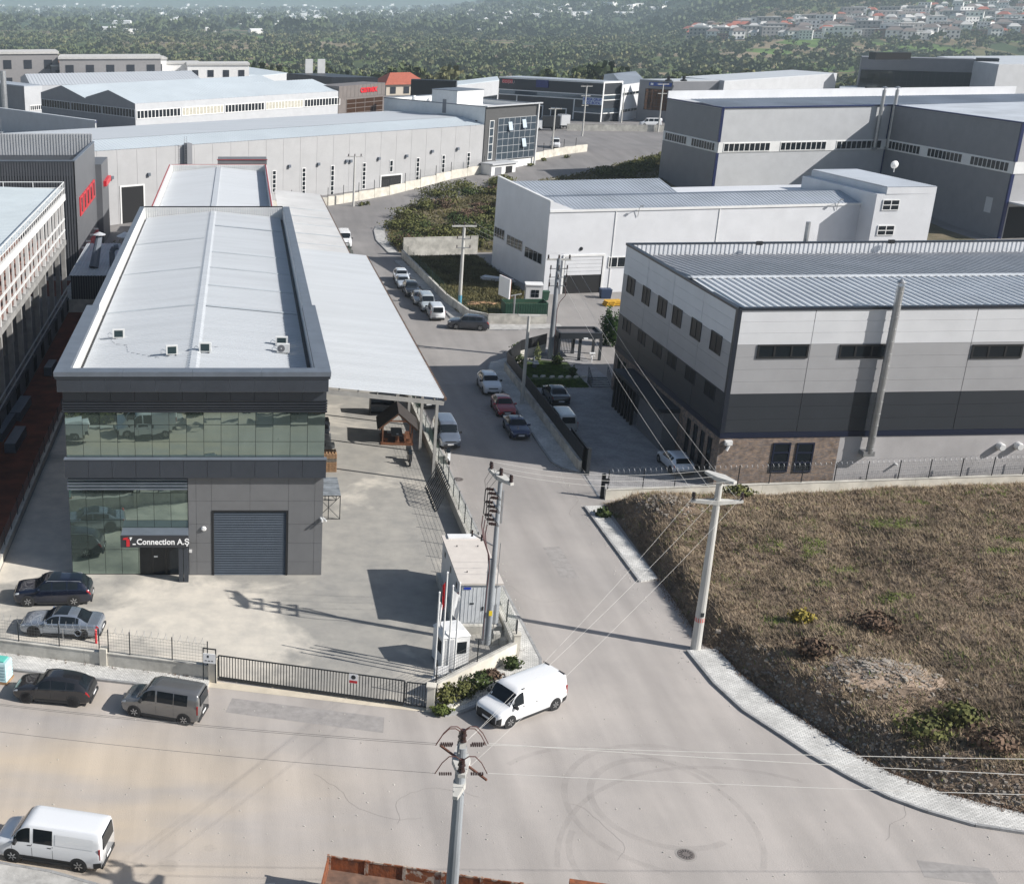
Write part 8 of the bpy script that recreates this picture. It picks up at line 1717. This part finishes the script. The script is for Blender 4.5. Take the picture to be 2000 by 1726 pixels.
N = 105000; X = rng.uniform(27.6, 72, N); Y = rng.uniform(44, 91, N); sd = poly_sd(X, Y, lot_poly); ok = sd > .25; X, Y, sd = X[ok], Y[ok], sd[ok]; Z = lot_z(X, Y)
g = fbm(X, Y, .16, 4, 21); green = (g > .74).astype(float)
for px, py, rx, ry in ((1740, 1048, 2.4, 1.3), (1980, 1075, 2.0, .8), (1580, 1080, 1.2, .7), (1640, 1130, 1.2, .6), (1500, 1090, 1.1, .6), (1250, 1140, .6, .5), (1190, 995, .8, 1.2), (1340, 1250, .7, .9), (1510, 1235, .9, .8), (1950, 1110, 1.5, .8), (1600, 1160, 1, .6)):
    c = at(px, py, .6); green = np.maximum(green, (np.hypot((X - c.x) / rx, (Y - c.y) / ry) < rng.uniform(.5, 1.15, len(X))) * 1.0)
rub = np.zeros(len(X))
for cx, cy, rx, ry, h in MOUNDS[:2]: rub = np.maximum(rub, (np.hypot((X - cx) / rx, (Y - cy) / ry) < .95) * 1.0)
strawy = ((Y > 82) & (rng.random(len(X)) < .6)) | (fbm(X, Y, .3, 3, 31) > .62)
keep = rng.random(len(X)) > rub * .5; green = np.where(rng.random(len(X)) < .05 + .25 * (fbm(X, Y, .35, 3, 77) > .58), 1, green)
for nm, sel, m, hh, w in (('dry_brush_cover', keep & (green < .5) & ~strawy, M_brush, .24, .03), ('straw_grass_cover', keep & (green < .5) & strawy, M_straw, .2, .028), ('green_weed_cover', keep & (green >= .5), M_weed, .17, .035)):
    P3 = np.stack([X[sel], Y[sel], Z[sel]], 1); V, Fc = blades(P3, hh * rng.uniform(.4, 1.5, len(P3)), 5, 1.5, w); lab = {'d': 'dry brown brush covering the vacant lot', 's': 'pale straw grass on the vacant lot', 'g': 'patches of green weeds on the vacant lot'}[nm[0]]
    props(link(nm, raw_mesh(nm, V, Fc, m)), lab, 'ground cover', kind='stuff')
# rubble on the mounds and along the lot edge
q = MB()
for k in range(2200):
    if k < 1300: cx, cy, rx, ry, h = MOUNDS[0 if k < 950 else 1]; x, y = rng.normal(cx, rx * .5), rng.normal(cy, ry * .5)
    else: i = rng.integers(0, len(cv_in) - 3); f = rng.random(); x = cv_in[i][0] + (cv_in[i + 1][0] - cv_in[i][0]) * f + abs(rng.normal(.2, .8)); y = cv_in[i][1] + (cv_in[i + 1][1] - cv_in[i][1]) * f + abs(rng.normal(.2, .6))
    z = float(lot_z(np.array([x]), np.array([y]))[0]); s = abs(rng.normal(.035, .035)) + .02
    if z > -.05: q.rbox((x, y, z + s * .3), (s * rng.uniform(1, 2), s * rng.uniform(1, 2), s), rng.uniform(0, 3))
props(q.build('rubble', mat('rubble_stone', col=(.42, .38, .33), col2=(.20, .17, .145), rough=.9, scale=1.5, world=True)), 'loose stones and rubble on the mounds of the vacant lot', 'rubble', kind='stuff')

def shrub(name, label, x, y, z, rx, ry, rz_, m, n=260, size=.16, group=None, cat='shrub', stem=True):
    t = thing(name, label, cat, (x, y, z), 0, group)
    V, Fc = leafcloud((0, 0, rz_ * .95), (rx, ry, rz_), n, size, shell=.35); me = raw_mesh('foliage', V, Fc, m); link('foliage', me, t)
    if stem: mb = MB(); [mb.cyl((0, 0, -.05), (rng.uniform(-.5, .5) * rx, rng.uniform(-.5, .5) * ry, rz_ * 1.1), .04, .015, 5) for _ in range(3)]; mb.build('stems', mat('bark', col=(.10, .07, .05), rough=.9, var=.2), t, local=True)
    return t
# lot shrubs
for px, py, r, h, m, lab in ((1800, 1460, 1.5, .75, M_leafo, 'large green bramble bush at the lower edge of the vacant lot'), (1870, 1430, 1.1, .6, M_leafo, 'second bramble bush beside the larger one on the lot'), (1930, 1490, 1.3, .55, M_leafr, 'russet bush near the curved pavement of the lot'), (1560, 1240, .7, .45, mat('yellow_bloom', col=(.34, .26, .03), col2=(.14, .12, .03), rough=.8, scale=2, world=True), 'yellow flowering bush on the bank of the lot'), (1180, 995, .6, .45, M_leafd, 'dark green weed clump by the gate catch post'), (1440, 975, 1.2, .4, M_leafo, 'olive bush under the boundary wall behind the kerb pole'), (1580, 1310, 1.0, .6, M_leafr, 'russet brush clump on the slope above the pavement'), (1700, 1250, 1.4, .5, M_leafr, 'broad russet brush in the middle of the lot')):
    p = at(px, py, .6); z = float(lot_z(np.array([p.x]), np.array([p.y]))[0]); shrub('lot_shrub', lab, p.x, p.y, z, r, r * .8, h, m, 420, .10, 'shrubs of the vacant lot')
# hedge and weeds at the yard corner
for x, y, r, h, m, lab in ((11.1, 57.75, .75, .65, M_leafo, 'hedge bush next to the white gate pier'), (12.2, 58.55, .75, .5, M_leafo, 'middle hedge bush below the guard hut'), (13.2, 59.4, .8, .55, M_leafd, 'hedge bush with dark leaves behind the delivery van'), (14.2, 60.5, .5, .3, M_leafr, 'low dry hedge plant beside the corner wall'), (15.5, 61.6, .5, .4, M_leafd, 'small leafy plant at the corner pier'), (10.75, 56.9, .5, .22, M_weed, 'bright green weed clump at the pavement tip')):
    shrub('hedge_bush', lab, x, y, .1, r, r * .75, h, m, 520, .07, 'plants of the corner hedge')
for k in range(34):
    f = k / 33; x, y = 10.95 + 4.6 * f, 57.05 + 3.9 * f - .25 * math.sin(f * 3); t = thing('border_stone', 'pale rough stone edging the corner hedge', 'stone', (x, y, .12), rng.uniform(0, 3), 'border stones of the hedge'); mb = MB(); s = rng.uniform(.06, .11); mb.hexa([(-s, -s, 0), (s * 1.2, -s * .9, 0), (s, s, 0), (-s * 1.1, s * .8, 0), (-s * .6, -s * .5, s * 1.3), (s * .7, -s * .6, s * 1.1), (s * .5, s * .6, s * 1.4), (-s * .6, s * .5, s)]); mb.build('stone_body', M_wallw, t, local=True)
# overgrown plot
plot = [(23.8, 184.8), (23.6, 194), (24.3, 204), (26.4, 214), (29.5, 222), (34.5, 231), (50, 246), (53, 238), (40, 188), (36, 184.6)]; kk = 0
while kk < 84:
    x, y = rng.uniform(23, 53), rng.uniform(184, 247)
    if poly_sd(np.array([x]), np.array([y]), plot)[0] < .8: continue
    kk += 1; big_ = rng.random(); m = [M_leafd, M_leafo, M_leafo, M_leafo, M_leafr][rng.integers(0, 5)]
    nm = {M_leafd.name: 'dark green', M_leafo.name: 'olive', M_leafr.name: 'russet'}[m.name]
    shrub('wild_shrub', nm + ' shrub in the overgrown plot at the bend', x, y, gz(y) + .1, 1.4 + big_ * 1.2, 1.3 + big_ * 1.1, .45 + big_ * .65, m, 420, .13, 'wild shrubs of the overgrown plot')
for k in range(16):
    f = k / 15; p0 = atg(1128, 338).lerp(atg(1288, 305), f); y = p0.y - rng.uniform(1, 7); shrub('verge_shrub', 'olive verge shrub below the back road beside the blue trimmed hall', p0.x + rng.uniform(1, 5), y, gz(y) - .1, 2.6, 2.2, rng.uniform(.6, 1.1), M_leafo, 420, .16, 'verge shrubs below the back road')
# garden planting, conifers, annex shrub
for px, py, r, h, lab in ((1183, 672, .75, 2.2, 'tall dark clipped conifer by the corner of the striped hall'), (1197, 676, .7, 1.9, 'shorter dark conifer touching the striped hall corner')):
    p = at(px, py); shrub('conifer', lab, p.x, p.y, 0, r, r, h, leafmat('conifer_leaf', (.05, .10, .025), (.018, .04, .012)), 1500, .09, 'conifers by the striped hall')
p = at(1048, 706); t = thing('clipped_conifer', 'pale clipped conical conifer on the upper lawn', 'conifer', (p.x, p.y, .05)); V, Fc = leafcloud((0, 0, 1.0), (.5, .5, 1.1), 420, .07, shell=.7); sc = np.clip((2.3 - V[:, 2]) / 1.9, .3, 1.05); V[:, 0] *= sc; V[:, 1] *= sc; link('foliage', raw_mesh('foliage', V, Fc, leafmat('pale_conifer', (.20, .22, .09), (.10, .12, .05))), t)
for k, (px, py, r, m) in enumerate(((1005, 700, .8, M_leafd), (1015, 712, .9, M_leafd), (1003, 728, .7, M_leafd), (1040, 690, .8, M_leafr), (1088, 712, .6, M_leafd), (1118, 735, .35, M_leafd), (1010, 690, .7, M_leafd))):
    p = at(px, py); shrub('garden_shrub', ('dark green', 'russet')[m is M_leafr] + ' garden shrub along the black sheet fence', p.x, p.y, .03, r, r, .55, m, 240, .1, 'garden shrubs by the sheet fence')
shrub('wall_shrub', 'dark shrub growing beside the low annex roof', -17.6, 176, 0, 2.0, 1.8, 1.7, M_leafd, 420, .24)
for px, py in ((603, 412), (705, 399), (716, 397), (835, 352), (838, 350), (1035, 322), (1000, 328), (1105, 306), (985, 318), (1060, 312)):
    p = atg(px, py + 2); shrub('road_weed', 'small dry weed clump along the back road wall', p.x, p.y - .6, gz(p.y), .7, .5, .35, M_leafo, 70, .14, 'weed clumps along the back road', stem=False)
# grass: lawn blades, grass lot, verge weeds along kerbs (uncountable)
Pn = []
for poly, n, zz in (([(27.6, 116), (34.4, 116), (34.4, 118.6), (27.5, 118.8)], 1500, .05), ([(27.6, 119.4), (34, 119.4), (33.6, 124.8), (31, 125), (28, 121.5)], 2200, .05), ([(26.6, 146), (30.5, 144.2), (37.2, 153), (35.2, 182), (24.4, 181)], 9000, .03), (VERGE[:-3] + [(84, 243), (60, 200), (37, 185)], 14000, None)):
    q_ = np.array(poly); xx = rng.uniform(q_[:, 0].min(), q_[:, 0].max(), n * 2); yy = rng.uniform(q_[:, 1].min(), q_[:, 1].max(), n * 2); s = poly_sd(xx, yy, poly) > .1
    xx, yy = xx[s], yy[s]; Pn.append(np.stack([xx, yy, np.full(len(xx), zz) if zz is not None else np.clip(.065 * (yy - 205), 0, 4.8) + .25], 1))
V, Fc = blades(np.concatenate(Pn[:2]), rng.uniform(.05, .14, len(Pn[0]) + len(Pn[1])), 6, .6, .05); props(link('lawn_blades', raw_mesh('lawn_blades', V, Fc, leafmat('lawn_blade', (.10, .17, .03), (.05, .09, .018)))), 'short lawn grass in the walled garden', 'grass', kind='stuff')
V, Fc = blades(np.concatenate(Pn[2:]), rng.uniform(.12, .5, len(Pn[2]) + len(Pn[3])), 5, 1.0, .09); props(link('rough_grass', raw_mesh('rough_grass', V, Fc, leafmat('rough_grass_blade', (.17, .15, .065), (.075, .07, .03), .3))), 'rough green and brown grass on the grass lot and verge', 'grass', kind='stuff')
vp = []
for line, n in ((cv_in, 700), ([(27.4, 64), (27.5, 73)], 120), ([(-14, 63.4), (-1.9, 60.5)], 90), ([(16.25, 63), (16.25, 100)], 120), ([(26.5, 147.5), (23.7, 178.6)], 90)):
    for k in range(n):
        i = rng.integers(0, len(line) - 1); f = rng.random(); x = line[i][0] + (line[i + 1][0] - line[i][0]) * f; y = line[i][1] + (line[i + 1][1] - line[i][1]) * f; vp.append((x + rng.normal(0, .12), y + rng.normal(0, .12), .12))
vp = np.array(vp); V, Fc = blades(vp, rng.uniform(.04, .2, len(vp)), 5, .9, .03); props(link('kerb_weeds', raw_mesh('kerb_weeds', V, Fc, M_leafr)), 'dry weeds creeping along the pavement edges', 'weeds', kind='stuff')
# scrub behind the near pavement (seen mirrored in the upper glazing)
pts = []
for k in range(150):
    x = rng.uniform(-48, 30); o = rng.uniform(0, 1) ** 1.4 * 16; y = 38.9 - .25 * x - o; hh = .35 + min(o * .35, 2.0); pts.append(leafcloud((x, y, hh * .8), (1.5, 1.2, hh), 170, .2, shell=.35))
V, Fc = merge(pts); props(link('roadside_scrub', raw_mesh('roadside_scrub', V, Fc, leafmat('scrub_leaf', (.13, .13, .04), (.04, .055, .02), .5))), 'dense roadside scrub across the front road', 'scrub', kind='stuff')

# ------------------------------------------------------------------ valley: trees, sheds, houses, town
M_tr = [leafmat('tree_a', (.125, .145, .06), (.055, .072, .033), .2), leafmat('tree_b', (.18, .175, .08), (.085, .092, .043), .2), leafmat('tree_c', (.095, .12, .055), (.042, .058, .03), .2), leafmat('tree_gold', (.30, .22, .05), (.15, .12, .04), .3)]
M_bark = mat('bark', ())
def crown(kind, n, size):
    if kind == 'poplar': return leafcloud((0, 0, 6.5), (1.3, 1.3, 6.0), n, size * .8, shell=.4)
    return merge([leafcloud((0, 0, 4.6), (3.6, 3.6, 2.6), n // 2, size, shell=.5)] + [leafcloud((rng.normal(0, 1.6), rng.normal(0, 1.6), rng.uniform(3.2, 6)), (1.8, 1.8, 1.5), n // 6, size, shell=.5) for _ in range(3)])
var = []
for k in range(10):
    kind = 'poplar' if k == 4 else 'round'; cm = raw_mesh('crown', *crown(kind, 190, .62), M_tr[3] if k == 7 else M_tr[k % 3]); mb = MB(); mb.cyl((0, 0, -1), (0, 0, 5), .32, .12, 6); [mb.cyl((0, 0, 2.4), (rng.normal(0, 1.4), rng.normal(0, 1.4), 5), .14, .05, 5) for _ in range(4)]; var.append((kind, cm, mb.mesh('trunk', M_bark)))
def on_ray(x, y):
    """photo pixel -> first hit with the falling and rising land beyond the estate"""
    d = ray(x, y); Ys = np.concatenate([np.linspace(446, 3200, 1000), np.linspace(3210, 14500, 700)]); t = Ys / d[1]; z = H + d[2] * t; g = terrain_z(d[0] * t, Ys); i = np.argmax(z <= g)
    return (d[0] * t[i], Ys[i], float(g[i])) if (z <= g).any() else None
LAB = {'round0': 'dark green broad tree in the valley behind the halls', 'round1': 'olive toned broad tree in the valley behind the halls', 'round2': 'deep green broad tree in the valley behind the halls', 'gold': 'golden autumn tree in the valley behind the halls', 'poplar': 'slender poplar in the valley behind the halls'}
def field_mask(X, Y):
    """open fields stay free of trees"""
    return fbm(X, Y, .0075, 3, 44) + .25 * vnoise(X, Y, .03, 6)
cand = []
while len(cand) < 300:
    a = rng.uniform(-.24, .74); y = 500 + 380 * rng.random() ** .8; x = a * y
    if field_mask(np.array([x]), np.array([y]))[0] > (.44 if x / y < .4 else .52): cand.append((x, y))
for x, y in cand:
    k = int(rng.integers(0, 10)); kind, cm, tm = var[k]; key = 'poplar' if kind == 'poplar' else 'gold' if k == 7 else 'round%d' % (k % 3)
    t = thing('valley_tree', LAB[key], 'tree', (x, y, float(terrain_z(x, y)) - .2), rng.uniform(0, 6), 'trees of the valley'); s = rng.choice([.5, .65, .8, 1.0]) * rng.uniform(.85, 1.15); t.scale = (s, s, s * rng.uniform(.85, 1.15)); link('crown', cm, t); link('trunk', tm, t)
low = [crown('round', 26, 1.25) for k in range(5)]
low2 = [crown('round', 90, .8) for k in range(5)]
def wood(name, label, n, y0, y1, pw, thr, m, sc=1.0, a0=-.3, a1=.8, lows=low):
    a = rng.uniform(a0, a1, n); y = y0 + (y1 - y0) * rng.random(n) ** pw; x = a * y; ok = field_mask(x, y) > thr + .09 * ((a > .30) & (y < 1650)); x, y = x[ok], y[ok]; z = terrain_z(x, y); parts = []
    kk = rng.integers(0, 5, len(x)); ss = rng.choice([.6, .8, 1.0, 1.2, 1.6], len(x)) * rng.uniform(.85, 1.15, len(x)) * sc
    for v in range(5):
        s = kk == v; V, Fc = lows[v]; c = np.stack([x[s], y[s], z[s] - .3], 1); VV = (V[None] * ss[s][:, None, None] + c[:, None, :]).reshape(-1, 3); parts.append((VV, (Fc[None] + (np.arange(len(c)) * len(V))[:, None, None]).reshape(-1, 4)))
    V, Fc = merge(parts); props(link(name, raw_mesh(name, V, Fc, m)), label, 'woodland', kind='stuff')
for nm_, lb_, n_, mi in (('near_woodland', 'dark woodland on the slope just behind the halls', 1500, 0), ('near_grove', 'olive grove on the slope just behind the halls', 800, 1), ('near_orchard', 'deep green orchard on the slope just behind the halls', 900, 2)): wood(nm_, lb_, n_, 500, 1050, .9, .44, M_tr[mi], .8, lows=low2)
wood('valley_woodland', 'dark mixed woodland across the valley floor', 7500, 1000, 3100, 1.2, .40, M_tr[0], .95)
wood('valley_grove', 'olive toned groves across the valley floor', 3400, 1000, 3000, 1.2, .41, M_tr[1], .95)
wood('valley_orchards', 'deep green orchard trees across the valley floor', 3400, 1000, 2600, 1.2, .42, M_tr[2], .95)
wood('distant_woodland', 'distant hazy woodland filling the far valley', 3200, 2600, 8200, 1.3, .40, M_tr[2], 2.6, -.3, .45)
wood('hill_forest', 'forest covering the hill above the village', 5200, 2450, 5200, 1.1, .24, M_tr[2], 1.9, .14, .85)

M_hw = [mat('house_white', col=(.78, .77, .75), rough=.8, var=.06), mat('house_cream', col=(.52, .46, .38), rough=.8, var=.06), mat('house_grey', col=(.26, .25, .25), rough=.8, var=.06), mat('house_brown', col=(.22, .12, .09), rough=.8, var=.1)]
M_hr = [mat('roof_tile_red', col=(.36, .10, .06), rough=.8, var=.15), mat('roof_tile_brown', col=(.16, .13, .12), rough=.8, var=.15), mat('roof_flat_pale', col=(.50, .49, .47), rough=.8, var=.1)]
M_hwin = mat('house_window', col=(.03, .035, .045), rough=.2, var=0)
def house_parts(w, d, h, wi, ri, pitched):
    mb = MB(); mb.box(-w / 2, w / 2, -d / 2, d / 2, -4, h); W_ = mb.mesh('wall', M_hw[wi]); mb = MB()
    if pitched: mb.hexa([(-w / 2 - .5, -d / 2 - .5, h), (w / 2 + .5, -d / 2 - .5, h), (w / 2 + .5, d / 2 + .5, h), (-w / 2 - .5, d / 2 + .5, h), (-w / 4, -.2, h + 2.4), (w / 4, -.2, h + 2.4), (w / 4, .2, h + 2.4), (-w / 4, .2, h + 2.4)])
    else: mb.box(-w / 2 - .2, w / 2 + .2, -d / 2 - .2, d / 2 + .2, h, h + .4)
    R_ = mb.mesh('roof', M_hr[ri]); wins = []
    nf = max(1, int(h / 3)); nw = max(2, int(w / 3.2))
    for f in range(nf):
        for k in range(nw): mb = MB(); x = -w / 2 + w * (k + .5) / nw; mb.box(x - .7, x + .7, -d / 2 - .06, -d / 2 + .05, f * 3 + 1.0, f * 3 + 2.5); wins.append(mb.mesh('window', M_hwin))
    return W_, R_, wins, (w, d, h, wi, ri, pitched)
hv = [house_parts(*a) for a in ((10, 9, 6.5, 0, 1, 1), (12, 9, 6.5, 0, 1, 1), (14, 10, 9.5, 0, 2, 0), (10, 8, 6, 1, 0, 1), (16, 9, 7, 3, 1, 0), (11, 9, 7, 0, 2, 0), (18, 10, 9.5, 2, 2, 0), (9, 9, 6.5, 0, 2, 1))]
def place_house(v, p, rz, label, group, cat='house', s=1.0):
    W_, R_, wins, _ = hv[v]; t = thing('village_house', label, cat, p, rz, group); t.scale = (s, s, s); link('wall', W_, t); link('roof', R_, t)
    for w in wins: link('window', w, t)
    return t
WN, RN = ('white', 'cream', 'dark grey', 'red brown'), ('red tiled', 'brown tiled', 'flat pale')
cnt = 0; seen = []
while cnt < 290:
    x = 1345 + 700 * rng.random() ** .85; yl = 78 - (x > 1880) * 6; yu = max(6, 56 - max(0, x - 1450) * .11); y = rng.uniform(yu, yl)
    if any(abs(x - a) < 11 and abs(y - b) < 2.6 for a, b in seen): seen.append((-99, -99)); cnt += (len(seen) > 4000) * 999; continue
    p = on_ray(x, y)
    if p is None or p[1] > 3000: continue
    seen.append((x, y)); cnt += 1; v = int(rng.integers(0, 8)); q = hv[v][3]
    place_house(v, p, rng.normal(-.4, .25), '%s house with %s roof in the hillside village' % (WN[q[3]], RN[q[4]]), 'houses of the hillside village', s=rng.uniform(1.2, 1.9))
for x, yt, v, rz, s, lab in ((12, 104, 6, .2, 1.9, 'tall grey apartment house with brown roof at the estate edge'), (58, 121, 3, .3, 1.1, 'white house with red hipped roof beside the apartment house'), (118, 124, 3, .25, 1.2, 'cream house with red roof behind the brown block'), (110, 130, 4, .2, 1.2, 'dark brown flat block near the red roofed houses'), (160, 128, 6, .2, 1.2, 'long grey flat roofed block with square windows'), (262, 115, 2, .15, 1.5, 'white flat roofed block in the valley settlement'), (285, 118, 5, .2, 1.3, 'bright white stepped house in the valley settlement'), (215, 113, 6, .1, 1.9, 'long white roofed college block in the valley settlement'), (345, 124, 5, .1, 1.4, 'white house beyond the pale blue roof'), (425, 126, 2, .05, 1.5, 'long white villa beyond the pale blue roof'), (78, 134, 7, .3, 1.0, 'small white house among the red roofs'), (180, 136, 1, .3, 1.0, 'small brown roofed house in the valley settlement'), (235, 138, 1, .4, 1.0, 'brown roofed house below the white block'), (300, 138, 0, .2, 1.0, 'red roofed house below the stepped white house'), (385, 140, 1, .3, .9, 'brown roofed cottage near the pale blue roof'), (780, 163, 3, .3, 1.5, 'orange tiled house beside the brown office front')):
    h = hv[v][3][2] * s; d = ray(x, yt); Ys = np.linspace(446, 1500, 1100); t_ = Ys / d[1]; z = H + d[2] * t_ - h; g = terrain_z(d[0] * t_, Ys); i = int(np.argmax(z <= g)); place_house(v, (d[0] * t_[i], Ys[i], float(min(z[i], g[i]))), rz, lab, None, 'house', s)
# white sheds out on the plain, and the far town
for k in range(46):
    x = rng.uniform(0, 1330); y = 30 + 46 * rng.random() ** 1.8; p = on_ray(x, y)
    if p is None: continue
    L_ = rng.uniform(20, 70) * (p[1] / 2500) ** .6; W_ = L_ * .45; t = thing('valley_shed', 'white industrial shed far out on the valley plain', 'shed', p, rng.normal(.1, .2), 'sheds on the valley plain')
    mb = MB(); mb.box(-L_ / 2, L_ / 2, -W_ / 2, W_ / 2, -2, 8); mb.build('wall', M_hw[0], t, local=True); mb = MB(); mb.hexa([(-L_ / 2, -W_ / 2, 8), (L_ / 2, -W_ / 2, 8), (L_ / 2, W_ / 2, 8), (-L_ / 2, W_ / 2, 8), (-L_ / 2, -.3, 10.5), (L_ / 2, -.3, 10.5), (L_ / 2, .3, 10.5), (-L_ / 2, .3, 10.5)]); mb.build('roof', M_white, t, local=True)
q = MB()
for k in range(900):
    x = rng.uniform(-60, 1500); y = rng.normal(24, 6) if k < 900 else rng.uniform(10, 40); p = on_ray(x, min(max(y, 8), 46))
    if p is None or p[1] < 3500: continue
    s = rng.uniform(6, 17); q.rbox((p[0], p[1], p[2] + s * .2), (s * rng.uniform(1, 2.5), s, s * .8), rng.uniform(0, 1.5))
props(q.build('far_town', M_hw[0]), 'pale far-off town spread along the foot of the mountains', 'town', kind='stuff')

# ------------------------------------------------------------------ air
mb = MB(); mb.box(-16000, 26000, -400, 15400, -75, 420)
hz = mb.build('haze', bpy.data.materials.new('haze_air')); props(hz, 'thin blue haze over the valley', 'haze', kind='stuff'); hm = hz.data.materials[0]; hm.use_nodes = True; nt = hm.node_tree
nt.nodes.remove(nt.nodes['Principled BSDF']); pv_ = nt.nodes.new('ShaderNodeVolumePrincipled'); pv_.inputs['Color'].default_value = (.74, .88, 1.0, 1); pv_.inputs['Density'].default_value = 1.1e-4; pv_.inputs['Anisotropy'].default_value = .1
nt.links.new(pv_.outputs[0], nt.nodes['Material Output'].inputs['Volume'])
